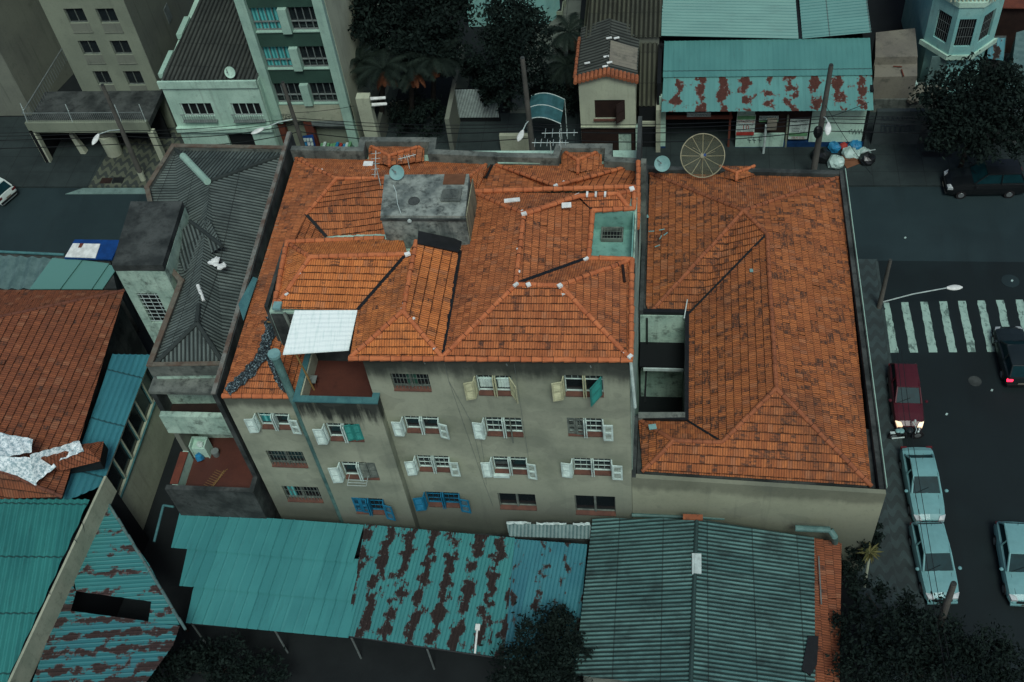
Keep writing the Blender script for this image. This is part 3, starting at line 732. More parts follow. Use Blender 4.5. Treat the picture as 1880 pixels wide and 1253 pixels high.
# flue
b = B(); f0 = P(503, 650, 15.4); fx, fy = -15.95, 27.78
b.tube((f0.x, f0.y, 15.35), (fx, fy, 12.9), .2, .17, 14); b.tube((fx, fy, 12.95), (fx + .0, fy, .0), .15, .15, 12)
fl = b.build('flue_pipe', M['pipe_teal'], apt, True)
b = B(); b.tube((f0.x, f0.y, 15.28), (f0.x, f0.y, 15.44), .27, .27, 18); part_label(b.build('flue_cap', M['dish'], fl), 'pale round cap')
# facade cables
b = B()
for pts in (((816, 668), (824, 700), (890, 890), (905, 930)), ((824, 700), (865, 775), (890, 880)), ((944, 668), (958, 760), (976, 880)), ((882, 802), (888, 840), (893, 890))):
    b.path([Q(x, y, FY - .03) for x, y in pts], .007, 4)
b.build('facade_cable', M['steel'], apt)
b = B(); b.tube(Q(1158, 664, FY - .05), Q(1166, 748, FY - .05), .07); b.build('downpipe', M['white_paint'], apt)
b = B()
for x in (-3.0, -6.4, -9.8): b.tube((x, FY - .03, 15.6), (x + .02, FY - .03, 15.5), .03)
b.build('vent_stub', M['steel'], apt)
b = B(); b.box(Q(921, 873, FY - .12), (.75, .2, .16)); part_label(b.build('planter', M['white_paint'], apt), 'small white window planter')
b = B(); c0 = Q(657, 882, FB - .3)
for dy in (0, -.15, -.3): b.tube(c0 + V3(-.45, dy, 0), c0 + V3(.45, dy, 0), .012, None, 4)
for dx in (-.45, .45): b.tube(c0 + V3(dx, .3, 0), c0 + V3(dx, -.3, 0), .012, None, 4)
b.build('drying_rack', M['steel_pale'], apt)

# ---- roofs of the upper storey
T_ = lambda *a: [tuple(P(x, y, z)) for x, y, z in a]
ZE, ZR = 16.0, 17.2
r1, r2, r3 = (947, 523, 17.25), (1028, 525, 17.25), (962, 393, 17.3)
ea, eb = (1158, 660, ZE), (812, 657, ZE)
c1, v1, e1, e2 = (1158, 478, ZE), (1081, 475, ZE), (1089, 388, ZE), (1060, 360, ZE + .15)
bl_ = (873, 356, ZE)
lf = (643, 657, ZE); ap = (740, 572, 17.05); lt = (764, 444, 17.1); vb = (845, 462, ZE + .05)
up = B()
tiles(up, T_(eb, ea, r2, r1)); tiles(up, T_(ea, c1, r2)); tiles(up, T_(c1, v1, r1, r2)); tiles(up, T_(v1, e1, e2, r3, r1)); tiles(up, T_(e2, (1060, 356, ZE), bl_, r3)); tiles(up, T_(bl_, r3, r1, eb, vb))
up.build('upper_roof', M['tile'], apt)
up = B(); tiles(up, T_(lt, vb, eb, ap), lip=.06, c=.42); tiles(up, T_(lf, eb, ap))
dfr = (657, 571, ZE)
tiles(up, T_((748, 467, 17.0), lt, ap, lf, dfr))
dbl, dap, drr, dfl = (527, 447, ZE), (570, 473, 16.9), (748, 467, 17.0), (504, 567, ZE)
tiles(up, T_(dfl, dfr, drr, dap)); tiles(up, T_(dbl, dfl, dap)); tiles(up, T_((740, 440, ZE + .2), dbl, dap, drr))
up.build('wing_roof', M['tile_bright'], apt)
up = B(); q1, q2 = (1062, 361, ZE + .45), (1134, 356, ZE + .5); q3, q4 = (1161, 352, ZE), (1155, 384, ZE)
tiles(up, T_((1086, 386, ZE), q4, q2, q1)); tiles(up, T_(q4, q3, q2)); tiles(up, T_(q3, (1060, 357, ZE), q1, q2)); up.build('back_hip_roof', M['tile'], apt)
# ---- roofs of the lower storey
E0 = 12.35
E_bl, E_ap, E_rm = (541, 290, E0), (618, 329, 13.4), (760, 328, 13.4)
lw_ = B()
tiles(lw_, T_((541, 290, E0), (894, 300, E0), (894, 312, 12.8), (860, 326, 13.4), E_ap))           # slope to the street
tiles(lw_, T_(E_ap, E_rm, (760, 440, 11.9), (600, 437, 12.05), (562, 395, 12.95)))                  # slope to the yard
SE = [P(541, 290, E0), P(618, 329, 13.4), P(562, 395, 12.95), P(541, 444, 13.1)]
eaveL = [Vector((-19.62, 44.2, E0)), Vector((-19.25, 28.0, 12.85))]
tiles(lw_, [tuple(p) for p in (eaveL[0], SE[1], SE[2], SE[3], V3(-16.75, 33, 13.55), P(497, 648, 13.6), eaveL[1])], updir=(1, .02))
tiles(lw_, T_((541, 444, 12.95), (562, 395, 12.95), (600, 437, 12.05)))
cap_ = P(497, 648, 13.62)
tiles(lw_, [tuple(eaveL[1]), (XB0 - .05, 28.0, 12.85), tuple(cap_)], updir=(0, 1))
tiles(lw_, [(XB0 - .05, 28.0, 12.85), (XB0 - .02, 31.5, 12.9), (-16.75, 33, 13.55), tuple(cap_)], updir=(-1, 0))
lw_.build('lower_roof', M['tile'], apt)
hb = B(); H_ap = (1020, 342, 13.5); H_bl, H_br = (905, 301, E0), (1168, 303, E0)
tiles(hb, T_(H_bl, H_br, H_ap)); tiles(hb, T_(H_br, (1166, 352, 12.6), (1020, 352, 13.1), H_ap)); tiles(hb, T_(H_bl, H_ap, (1020, 352, 13.1), (870, 358, 12.6), (892, 330, 12.4)))
tiles(hb, T_((860, 326, 13.4), (894, 312, 12.8), (905, 301, E0), (892, 330, 12.4), (872, 358, 12.6), (850, 400, 12.3)), updir=(-1, .1))
hb.build('street_side_roof', M['tile'], apt)
# bays towards the street
def bay(x0, x1, yt, yb, ax, ay, nm, z=12.5):
    t = B(); a = P(ax, ay, z + .6)
    tiles(t, [tuple(P(x0, yt, z)), tuple(P(x1, yt, z)), tuple(a)]); tiles(t, [tuple(P(x0, yt, z)), tuple(a), tuple(P(ax, yb, z + .55)), tuple(P(x0, yb - 8, z))]); tiles(t, [tuple(P(x1, yt, z)), tuple(P(x1, yb - 8, z)), tuple(P(ax, yb, z + .55)), tuple(a)])
    o = t.build(nm, M['tile'], apt)
    rb = B(); ridge(rb, P(x0 + 2, yt, z + .02), a + V3(0, 0, .02), .11); ridge(rb, P(x1 - 2, yt, z + .02), a + V3(0, 0, .02), .11); ridge(rb, a + V3(0, 0, .02), P(ax, yb, z + .57), .12); rb.build('ridge_tiles', M['ridge'], o)
bay(677, 779, 268, 305, 715, 287, 'bay_roof', 12.55); bay(1031, 1105, 277, 318, 1061, 295, 'bay_roof', 12.55)
# ---- ridges and copings
rb = B()
RR = lambda a, c, r=.13: ridge(rb, P(*a), P(*c), r)
for a, c in ((r1, r2), (r1, eb), (r2, ea), (r2, c1), (r1, r3), (r3, e2), (r3, bl_), (ap, lt), (ap, lf), (ap, eb), (dap, dfl), (dap, drr), (dap, dbl), (q1, q2), (q2, q4), (q2, q3), (q1, (962, 395, 17.3))): RR(a, c)
for a, c in ((E_ap, E_bl), (E_ap, E_rm), (E_ap, (562, 395, 12.97)), (H_ap, H_bl), (H_ap, H_br), ((894, 302, E0), (860, 326, 13.4))): RR(a, c, .12)
rb.build('ridge_tiles', M['ridge'], apt)
cp = B(); RRc = lambda a, c, r=.14: ridge(cp, P(*a), P(*c), r, .45)
for a, c in (((870, 352, 16.1), (1165, 344, 16.1)), ((1165, 344, 16.1), (1164, 384, 16.1)), ((1088, 388, 16.1), (1164, 384, 16.1)), ((1088, 388, 16.1), (1081, 475, 16.1)), ((1081, 475, 16.1), (1160, 477, 16.1)), ((1160, 477, 16.1), (1159, 660, 16.1)), ((527, 445, 16.1), (705, 438, 16.1)), ((527, 445, 16.1), (503, 567, 16.1)), ((641, 659, 16.0), (1160, 662, 16.0)), ((1172, 298, 14.2), (1171, 420, 14.2)), ((408, 728, 12.85), (540, 729, 12.85))): RRc(a, c)
cp.build('coping_tiles', M['ridge'], apt)
# low wall under the coping of the wing (stands over the older roof)
b = B(); b.bb(-17.12, -16.96, 30.5, 34.4, 12.2, 15.98); b.bb(-17.12, -12.5, 34.3, 34.45, 11.6, 15.98); b.bb(-8.7, -1.5, 37.36, 37.5, 11.6, 15.98)
b.build('parapet', M['concrete_dark'], apt)
mb = B()
for x, y, z in ((947, 523, 17.4), (1028, 525, 17.4), (962, 393, 17.45), (1060, 359, 16.5), (1020, 341, 13.7), (1160, 347, 16.25), (748, 467, 17.2), (1076, 476, 16.2), (1157, 655, 16.2), (970, 523, 17.4), (1036, 540, 17.1)):
    p = P(x, y, z); mb.box(p, (random.uniform(.14, .24), random.uniform(.12, .22), .1), random.uniform(0, 1))
rsm = random.Random(5)
for a, c in ((r1, eb), (r2, ea), (ap, eb), (ap, lf), (lt, ap), (dap, dfl), (r3, bl_), (E_ap, E_bl), (H_ap, H_br), (r1, r3)):
    pa, pc = P(*a), P(*c)
    for _ in range(3):
        q_ = pa.lerp(pc, rsm.random()); d_ = (pc - pa).normalized()
        mb.box(q_ + V3(rsm.uniform(-.1, .1), rsm.uniform(-.1, .1), .07), (rsm.uniform(.06, .2), rsm.uniform(.05, .12), .05), math.atan2(d_.y, d_.x)) if rsm.random() < .45 else None
for x in (1078, 1094, 1111): mb.box(P(x, 357, ZE + .68), (.09, .26, .1))
mb.box(P(1040, 377, 16.75), (.42, .3, .04), .1); mb.box(P(940, 368, 16.7), (.7, .22, .05), .15); mb.box(P(676, 301, 12.75), (.5, .35, .05)); mb.box(P(1222, 120, 6), (.01, .01, .01)) if False else None
mb.build('mortar_patch', M['mortar'], apt)
mb = B(); mb.box(P(509, 562, 16.2), (.35, .4, .12)); mb.build('roof_patch', M['dish'], apt)
# valley gutters: dark lead strips
def valley(a, c, w=.1, par=None):
    vb_ = B(); p, q = P(*a), P(*c); d = (q - p).normalized(); s = Vector((d.y, -d.x, 0)).normalized() * w; z = V3(0, 0, .085)
    vb_.face([p - s + z, q - s + z, q + s + z, p + s + z]); vb_.build('valley_gutter', M['black'], par or apt)
for a, c in ((dfr, drr), (vb, eb), (v1, r1), (e1, e2), ((562, 395, 12.97), (600, 437, 12.1)), ((905, 301, E0 + .05), (892, 330, 12.45))): valley(a, c, .085)
# gutter on the right eave
b = B(); b.bb(-1.5, -1.37, 28.0, 33.3, 15.72, 15.92); b.build('gutter', M['concrete_dark'], apt)
# ---- parapet along the street and party walls
def parapet(b, pts, zt, zb, w=.3):
    for kk, (p, q) in enumerate(zip(pts, pts[1:])):
        p, q = Vector(p), Vector(q); d = (q - p); d.z = 0; L = d.length; a = math.atan2(d.y, d.x); m = (p + q) / 2
        b.box((m.x, m.y, (zt + zb) / 2), (L + w * .98, w + .006 * kk, zt - zb + .008 * kk), a)
b = B(); zp = 13.0
pts = [P(540, 272, zp), P(662, 274, zp), P(666, 256, zp), P(795, 257, zp), P(792, 279, zp), P(905, 284, zp)]
pts = [(p.x, p.y) for p in pts]
parapet(b, [V3(x, y, 0) for x, y in pts], zp, 0.0, .34)
pts2 = [P(905, 284, zp), P(1020, 286, zp), P(1026, 268, zp), P(1118, 268, zp), P(1116, 292, zp), P(1180, 296, zp)]
parapet(b, [V3(p.x, p.y, 0) for p in pts2], zp - .012, 0.0, .34)
b.build('street_parapet', M['concrete'], apt)
b = B(); parapet(b, [V3(-20.1, 45.2, 0), V3(-19.62, 28.1, 0)], 12.9, 0, .22); b.build('side_wall', M['concrete_dark'], apt)
b = B(); parapet(b, [V3(-20.14, 45.2, 0), V3(-19.66, 28.1, 0)], 12.97, 12.905, .2); b.build('side_capping', dirty('crusty_brown_capping', (.12, .085, .065), (.2, .21, .185), (.035, .03, .028), .6, 1.8, .9), apt)
b = B(); p_ = P(1143, 487, 16.35); b.tube(p_, P(1147, 518, 16.25), .06); b.build('roof_pipe', M['dkwood'], apt)
b = B(); b.bb(-1.62, -1.42, 37.5, 45.0, 11, 14.1); b.build('side_parapet', M['concrete_dark'], apt)
b = B(); b.prism([P(438, 560, 12.95) + V3(0, 0, .05), P(465, 510, 12.95) + V3(0, 0, .05), P(473, 512, 12.9) + V3(0, 0, .03), P(447, 590, 12.9) + V3(0, 0, .03)], (.05,)); b.build('flashing', M['flash'], apt)
# zinc strip behind the street parapet
b = B(); b.prism([P(912, 291, 12.72), P(1026, 292, 12.72), P(1026, 300, 12.62), P(914, 300, 12.62)], (.05,)); b.build('zinc_gutter', M['pilaster'], apt)
# ---- light well with a teal floor and a skylight
b = B(); b.bb(-3.38, -1.55, 33.38, 36.3, 14.75, 14.9); lwf = b.build('light_well_floor', M['teal_floor'], apt)
b = B(); b.bb(-3.45, -3.37, 33.3, 36.35, 14.9, 16.05).bb(-1.56, -1.5, 33.3, 36.35, 14.9, 16.0).bb(-3.37, -1.56, 36.28, 36.36, 14.9, 16.03).bb(-3.37, -1.56, 33.26, 33.34, 14.9, 16.03); b.build('light_well_wall', M['teal_floor'], apt)
sk = P(1124, 431, 15.0); b = B()
for dx, dy, sx, sy in ((-.46, 0, .07, .74), (.46, 0, .07, .74), (0, .35, .86, .06), (0, -.35, .86, .06)): b.box((sk.x + dx, sk.y + dy, 15.0), (sx, sy, .22))
for i in range(6): b.box((sk.x - .35 + .14 * i, sk.y, 15.08), (.02, .66, .02))
for i in (-.15, .1): b.box((sk.x, sk.y + i, 15.1), (.86, .025, .02))
sko = b.build('skylight', M['grey_wood'], apt); b = B(); b.face([(sk.x - .43, sk.y - .33, 14.93), (sk.x + .43, sk.y - .33, 14.93), (sk.x + .43, sk.y + .33, 14.93), (sk.x - .43, sk.y + .33, 14.93)]); b.build('pane', M['dark'], sko)
# ---- water tank on the roof
zt = 17.85; t0 = [P(695, 394, zt), P(858, 394, zt), P(858, 320, zt), P(709, 322, zt)]
t0 = [V3(-12.3, 34.15, zt), V3(-8.6, 34.15, zt), V3(-8.75, 36.75, zt), V3(-12.55, 36.7, zt)]
b = B(); b.prism(t0, 12.0); tk = b.build('water_tank', M['tank'], apt)
b = B(); b.bb(-12.33, -8.57, 34.08, 34.16, 17.6, 17.7); b.build('ledge', M['concrete_dark'], tk)
b = B(); b.bb(-8.61, -8.57, 34.3, 36.6, 13, 17.7); b.build('tank_side', M['tank_side'], tk)
p = P(835, 332, zt); b = B(); b.box((p.x - .02, p.y + .05, zt + .03), (.95, .62, .05)); b.build('tank_cover', M['cardboard'], tk)
p = P(829, 361, zt); b = B(); b.box((p.x, p.y, zt + .05), (.85, .72, .1)); b.box((p.x, p.y, zt + .11), (.6, .5, .05)); b.build('hatch', M['concrete'], tk)
p = P(760, 370, zt); b = B(); b.tube((p.x, p.y, zt), (p.x, p.y, zt + .05), .26, .24, 16); b.build('manhole', M['concrete_dark'], tk)
b = B(); b.tube(Q(752, 405, 34.1), Q(752, 405, 34.1) + V3(0, -.06, 0), .09, None, 12); b.build('overflow', M['steel_pale'], tk)
b = B(); b.path([P(722, 340, zt + .02), P(727, 352, zt + .02), P(730, 375, zt + .02), P(736, 392, zt + .02)], .015, 4); b.build('cable', M['steel_pale'], tk)
# black flashing between tank and wing roof
b = B(); A = [P(768, 424, 17.35), P(848, 441, 16.3), P(842, 463, 16.25), P(766, 447, 17.18)]; b.prism(A, (.06,)); b.build('roof_flashing', M['black'], apt)
# bitumen foil over hips of the annex roof
b = B(); random.seed(3)
def foil(b, pts, w, z):
    pts = [P(*p) for p in pts]
    L = []
    for a, c in zip(pts, pts[1:]):
        n = max(2, int((c - a).length / .12))
        for i in range(n): L.append(a.lerp(c, i / n))
    L.append(pts[-1]); rows = []
    for i, p in enumerate(L):
        d = (L[min(i + 1, len(L) - 1)] - L[max(i - 1, 0)]); s = Vector((d.y, -d.x, 0)).normalized()
        ww = w * random.uniform(.7, 1.2); rows.append([p + s * ww * k + V3(0, 0, z + random.uniform(-.05, .09) - abs(k) * .05) for k in (-1, -.5, 0, .5, 1)])
    for r, q in zip(rows, rows[1:]):
        for i in range(4): b.face([r[i], r[i + 1], q[i + 1], q[i]])
foil(b, [(418, 722, 12.95), (455, 690, 13.2), (482, 655, 13.62), (496, 610, 13.6), (502, 585, 13.6)], .3, .12); foil(b, [(492, 652, 13.62), (512, 700, 13.2), (528, 722, 12.95)], .16, .12)
part_label(b.build('foil_flashing', M['bitumen'], apt), 'black and silver crumpled flashing')

p_ = Q(578, 702, 29.2); cr_ = thing('terrace_stool', 'small grey stool beside the yellow pole on the red terrace', 'stool', (p_.x, 29.0, ztf)); b = B(); b.bb(p_.x - .22, p_.x + .22, 28.8, 29.2, ztf + .4, ztf + .45); b.build('seat', M['steel'], cr_)
for sx in (-.18, .18):
    for sy in (28.84, 29.16): b = B(); b.tube((p_.x + sx, sy, ztf), (p_.x + sx, sy, ztf + .4), .02); b.build('leg', M['brick_red'], cr_)
# ================================================================== things on the big roof
def dish(name, label, p, r, aim, mat='dish', group=None, pole=.6, ang=0):
    t = thing(name, label, 'satellite dish', p, group); b = B(); a = Vector(aim).normalized(); x = a.orthogonal().normalized(); y = a.cross(x); c = Vector(p) + V3(0, 0, pole)
    rings = [[c + a * (.22 * r * (q / 4) ** 2) + (x * math.cos(2 * math.pi * i / 24) + y * math.sin(2 * math.pi * i / 24)) * r * q / 4 for i in range(24)] for q in range(1, 5)]
    for i in range(24):
        b.face([c, rings[0][i], rings[0][(i + 1) % 24]])
        for q in range(3): b.face([rings[q][i], rings[q + 1][i], rings[q + 1][(i + 1) % 24], rings[q][(i + 1) % 24]])
    b.build('reflector', M[mat], t, True)
    k = B(); k.path([c - y * r * .95, c + a * r * .9 - y * r * .2], .022, 6); k.tube(c + a * r * .86 - y * r * .22, c + a * r * 1.02 - y * r * .12, .05); k.build('feed_arm', M['steel'], t)
    k = B(); k.tube(p, c - a * .03, .035); k.build('mast', M['steel'], t); return t
dish('satellite_dish', 'pale blue oval satellite dish fixed on the back edge of the mouldy concrete water tank', tuple(P(731, 327, 17.85)), .33, (.15, -1, .9), pole=.32)
dish('satellite_dish', 'small round pale dish on the party wall left of the big mesh dish', tuple(P(1216, 312, 8.2)), .44, (-.1, -1, .85), pole=.45)
# the big mesh dish
bp = P(1290, 300, 7.2); md = thing('mesh_satellite_dish', 'big round see-through mesh satellite dish with twelve spokes behind the corner house roof', 'satellite dish', tuple(bp))
cdir = (V3(0, 0, HC) - P(1290, 287, 9.0)).normalized(); cdir = (cdir + V3(.0, .05, .05)).normalized(); x = V3(1, 0, 0); x = (x - cdir * x.dot(cdir)).normalized(); y = cdir.cross(x); c = P(1290, 287, 8.3); r_ = 1.2
b = B(); rings = [[c + cdir * (.32 * r_ * (q / 5) ** 2) + (x * math.cos(2 * math.pi * i / 36) + y * math.sin(2 * math.pi * i / 36)) * r_ * q / 5 for i in range(36)] for q in range(1, 6)]
for i in range(36):
    b.face([c, rings[0][i], rings[0][(i + 1) % 36]])
    for q in range(4): b.face([rings[q][i], rings[q + 1][i], rings[q + 1][(i + 1) % 36], rings[q][(i + 1) % 36]])
b.build('mesh_reflector', M['mesh'], md, True)
b = B(); b.path(rings[4] + [rings[4][0]], .03, 6); b.build('rim', M['dish_rim'], md)
for i in range(12):
    b = B(); b.path([c + V3(0, 0, .02)] + [rings[q][i * 3] + cdir * .02 for q in range(5)], .021, 5); b.build('spoke', M['dish_rim'], md)
b = B(); b.tube(c, c + cdir * .1, .13, .13, 14); b.build('hub', M['dish_rim'], md)
b = B(); b.tube(c + cdir * .8 + x * .12, c + cdir * .95 + x * .12, .08); b.build('feed', M['sign_blue'], md)
b = B()
for i in (2, 14, 26): b.tube(rings[2][i], c + cdir * .86 + x * .12, .012, None, 4)
b.build('feed_strut', M['dish_rim'], md)
b = B(); b.tube((bp.x, bp.y, 6.6), c - cdir * .05, .06); b.build('mast', M['steel'], md)
def antenna(label, p0, d, L, n, w, h, mat='steel_pale', cat='antenna', group='aerials on the roofs'):
    p0 = Vector(p0); t = thing('tv_antenna', label, cat, tuple(p0), group); d = Vector(d).normalized(); s = Vector((d.y, -d.x, 0)); top = p0 + V3(0, 0, h)
    b = B(); b.tube(p0, top + V3(0, 0, .1), .022, None, 6); b.build('mast', M[mat], t)
    b = B(); b.tube(top - d * L / 2, top + d * L / 2, .018, None, 6); b.build('boom', M[mat], t)
    for i in range(n):
        b = B(); c = top - d * L / 2 + d * L * (i + .5) / n; ww = w * (1 - .4 * i / n); b.tube(c - s * ww / 2, c + s * ww / 2, .011, None, 4); b.build('element', M[mat], t)
antenna('tall pale aerial with two long thin rods leaning over the tank roof edge', P(700, 345, 13.2), (.15, -1, 0), 1.9, 5, .5, 1.6)
antenna('small aerial on the tiles just right of the blue dish', P(752, 310, 12.9), (1, .4, 0), .9, 4, .4, .8)
antenna('wide white aerial above the street parapet, the upper one', P(1030, 275, 13.0), (1, .02, 0), 1.8, 5, .7, 1.1)
antenna('wide white aerial above the street parapet, the lower one', P(1012, 283, 13.0), (1, 0, 0), 1.85, 6, .6, .75)
pv = P(735, 300, 12.7); 
# ================================================================== CORNER HOUSE (right)
ch = thing('corner_house', 'low corner house with a broad weathered orange tile roof beside the side street', 'house', (4, 38, 0))
ZC = 6.95; WX0, WX1, WY0, WY1 = -1.38, 9.55, 27.9, 48.4
N1 = (1365, 388, 8.95); N2 = (1408, 431, 9.05); S1 = (1425, 714, 9.05); SWr, SWa = (1325, 813, 7.75), (1236, 810, 7.7)
BL, BR, FR, FL = (1193, 319, ZC), (1542, 326, ZC), (1600, 893, ZC), (1180, 866, ZC)
HL = (1192, 577, ZC)
b = B()
CT = dict(c=.4, w=.23, lip=.05)
tiles(b, T_(BL, BR, N1), **CT); tiles(b, T_(BR, FR, S1, N2, N1), **CT); tiles(b, T_(FL, FR, S1, SWr, SWa), **CT); tiles(b, T_(BL, N1, HL, (1186, 560, ZC)), updir=(1, 0), **CT)
VAL = (1262, 580, ZC - .05)
tiles(b, T_(HL, VAL, N2, N1), updir=(0, 1), **CT); tiles(b, T_(VAL, N2, S1, SWr, (1258, 772, ZC)), updir=(1, 0), **CT)
tiles(b, T_(SWr, (1258, 772, ZC), (1172, 771, ZC), SWa), updir=(0, -1), **CT); tiles(b, T_((1172, 771, ZC), SWa, FL), updir=(1, 0), **CT)
b.build('roof', M['tile_corner'], ch)
rb = B()
for a, c in ((N1, BL), (N1, BR), (N1, N2), (N2, S1), (S1, FR), (S1, SWr), (SWr, SWa), (SWa, FL), (SWa, (1172, 771, ZC)), (N1, HL)): ridge(rb, P(*a), P(*c), .14, .45)
rb.build('ridge_tiles', M['ridge_corner'], ch)
valley(VAL, N2, .06, ch); valley((1258, 772, ZC), SWr, .06, ch)
b = B(); wl = .24
f0, f1 = P(1160, 877, 7.35), P(1627, 907, 7.35); k0 = P(1178, 303, 7.35); k1 = P(1550, 312, 7.35)
b.bb(f0.x, f0.x + .18, f0.y + .01, 31.4, 0, 7.35); b.bb(-1.4, -1.2, 37.95, k0.y, 0, 7.35)
b.build('side_wall', M['concrete_dark'], ch)
b = B(); b.prism([(f0.x, f0.y, 7.33), (f1.x, f1.y, 7.33), (f1.x, f1.y + .22, 7.33), (f0.x, f0.y + .22, 7.33)], 0); part_label(b.build('front_wall', M['corner_wall'], ch), 'plain rendered wall above the yards')
b = B(); b.prism([(f1.x - .26, f1.y + .23, 7.3), (f1.x - .02, f1.y + .23, 7.3), (k1.x - .02, k1.y, 7.3), (k1.x - .26, k1.y, 7.3)], 0)
b.prism([(k0.x, k0.y, 7.3), (k1.x - .28, k1.y, 7.3), (k1.x - .28, k1.y - .3, 7.3), (k0.x, k0.y - .3, 7.3)], 0)
b.prism([(f1.x - .02, f1.y + .24, 7.42), (f1.x + .03, f1.y + .24, 7.42), (k1.x + .03, k1.y, 7.42), (k1.x - .02, k1.y, 7.42)], 6.9)
b.build('parapet', M['concrete_dark'], ch)
b = B(); b.prism([(f1.x + .031, f1.y + .3, 7.46), (f1.x + .07, f1.y + .3, 7.46), (k1.x + .07, k1.y, 7.46), (k1.x + .031, k1.y, 7.46)], 7.3); b.build('edge_flashing', M['pilaster'], ch)
b = B(); b.bb(f0.x + .2, f1.x - .3, f0.y + .25, 31.4, 0, 6.8).bb(1.0, 9.2, 31.4, 38.0, 0, 6.8).bb(-1.2, 8.7, 38.0, 47.8, 0, 6.8); b.build('wall', M['concrete_dark'], ch)
# light court
cx0, cx1, cy0, cy1 = -1.35, .92, 31.45, 37.9
b = B(); b.bb(cx0, cx1, cy1, cy1 + .06, 0, 7.0); part_label(b.build('court_wall', M['mould_white'], ch), 'pale stained wall of the light court')
b = B(); b.bb(cx1, cx1 + .2, cy0, cy1 + .2, 0, 7.2).bb(cx0, cx1, cy1 + .07, cy1 + .3, 5, 7.2).bb(cx0 - .02, cx1 + .2, cy0 - .12, cy0 + .1, 0, 7.25); b.build('court_parapet', M['black'], ch)
b = B(); b.bb(cx0, cx1, cy0, cy0 + 1.9, 1.4, 1.5); b.build('court_slab', M['dark'], ch); b = B(); b.bb(cx0, cx1, 36.3, 37.9, 4.7, 4.85); b.build('court_slab', M['dark'], ch)
b = B(); b.bb(cx0, cx1, 33.3, 36.0, 1.0, 1.2); b.build('court_roof', M['bitumen'] if False else dirty('dim_teal_sheet', (.04, .075, .075), (.025, .05, .05), (.01, .015, .015), .5, 1.0), ch)
b = B(); b.bb(cx0 + .2, cx1 - .02, 36.22, 36.29, 4.55, 4.75); b.tube((cx0 + .25, 33.35, 3.6), (cx1, 33.35, 3.6), .022); b.build('court_rail', M['steel_pale'], ch)
b = B(); b.path([V3(-1.0, 37.8, 6.9), V3(-1.0, 37.8, 4), V3(-1.05, 35, 3.5)], .05); b.build('court_pipe', M['black'], ch)
b = B(); b.prism([P(1172, 757, 7.28), P(1258, 757, 7.28), P(1258, 766, 7.28), P(1172, 768, 7.28)], 6.9); b.build('court_coping', M['concrete'], ch)
def sbay(x0, x1, yt, ax, ay):
    t = B(); a = P(ax, ay, 7.6); tiles(t, [tuple(P(x0, yt, 7.1)), tuple(P(x1, yt, 7.1)), tuple(a)]); tiles(t, [tuple(P(x0, yt, 7.1)), tuple(a), tuple(P(ax, ay + 14, 7.6)), tuple(P(x0, yt + 20, 7.1))]); tiles(t, [tuple(P(x1, yt, 7.1)), tuple(P(x1, yt + 16, 7.1)), tuple(P(ax, ay + 14, 7.6)), tuple(a)]); o = t.build('bay_roof', M['tile_corner'], ch)
    rb = B(); ridge(rb, P(x0, yt, 7.12), a, .11); ridge(rb, P(x1, yt, 7.12), a, .11); ridge(rb, a, P(ax, ay + 14, 7.62), .11); rb.build('ridge_tiles', M['ridge'], o)
sbay(1322, 1385, 306, 1352, 318)
b = B()
for x, y in ((1262, 355), (1186, 398)): b.box(P(x, y, 7.6 if x > 1200 else 7.05), (.28, .2, .04), .3)
b.box(P(1198, 784, 7.6), (.35, .28, .04), .2); b.box(P(1330, 500, 7.8), (.2, .3, .04)); b.box(P(1381, 497, 8.7), (.25, .2, .04))
for x, y, a in ((1215, 422, .3), (1222, 430, .8), (1213, 436, 1.2), (1207, 452, .5), (1196, 425, .1)): b.box(P(x, y, 7.6), (.3, .05, .03), a)
b.build('roof_patch', M['dish'], ch)
b = B(); b.path([P(1256, 585, 7.2), P(1262, 550, 7.6)], .03); b.build('vent_pipe', M['steel_pale'], ch)
gut = B(); a0, a1 = Q(1160, 946, f0.y - .1), Q(1330, 952, f0.y - .1); gut.tube(a0, a1, .09); go = gut.build('gutter', M['pipe_teal'], ch)
# ================================================================== GREY-ROOFED TOWNHOUSE (left of the big building)
th = thing('townhouse', 'narrow old house with dark corrugated hip roof and stair tower wedged against the apartment building', 'house', (-24, 38, 0))
ZG = 11.5
fl_, fr_, br_, bl2 = P(275, 670, ZG), P(412, 668, ZG), P(537, 272, ZG), P(318, 268, ZG)
lm, nt = P(270, 345, ZG), P(333, 517, ZG)
poly = [fl_, fr_, br_, bl2, lm, P(300, 480, ZG), nt]
b = B(); b.prism([p - V3(0, 0, .4) for p in poly], 0); b.build('wall', M['mould_white'], th)
b = B(); parapet(b, poly + [fl_], ZG, ZG - .75, .2); b.build('parapet', M['sill'] if False else M['concrete'], th)
b = B(); parapet(b, [V3(p.x, p.y, 0) for p in poly] + [V3(fl_.x, fl_.y, 0)], ZG + .05, ZG + .004, .23); b.build('parapet_cap', dirty('mossy_brown_capping', (.12, .085, .062), (.15, .14, .11), (.03, .028, .025), .7, 1.4, .9), th)
zi = ZG - .25
AN, AS = P(385, 334, ZG + 1.0), P(362, 594, ZG + 1.0)
low = lambda p, q=0: V3(p.x, p.y, zi)
b = B(); W_ = wave(.2, .045)
sheet(b, [low(br_), low(fr_), AS, AN], W_, .033); sheet(b, [low(bl2), low(br_), AN], W_, .033); sheet(b, [low(fl_), low(fr_), AS], W_, .033)
sheet(b, [low(bl2), AN, AS, low(fl_), low(nt), low(lm)], W_, .033, flow=(1, .02))
b.build('corrugated_roof', M['fibro'], th)
b = B(); g0, g1 = P(350, 408, ZG + .75), P(408, 452, ZG + 1.12)
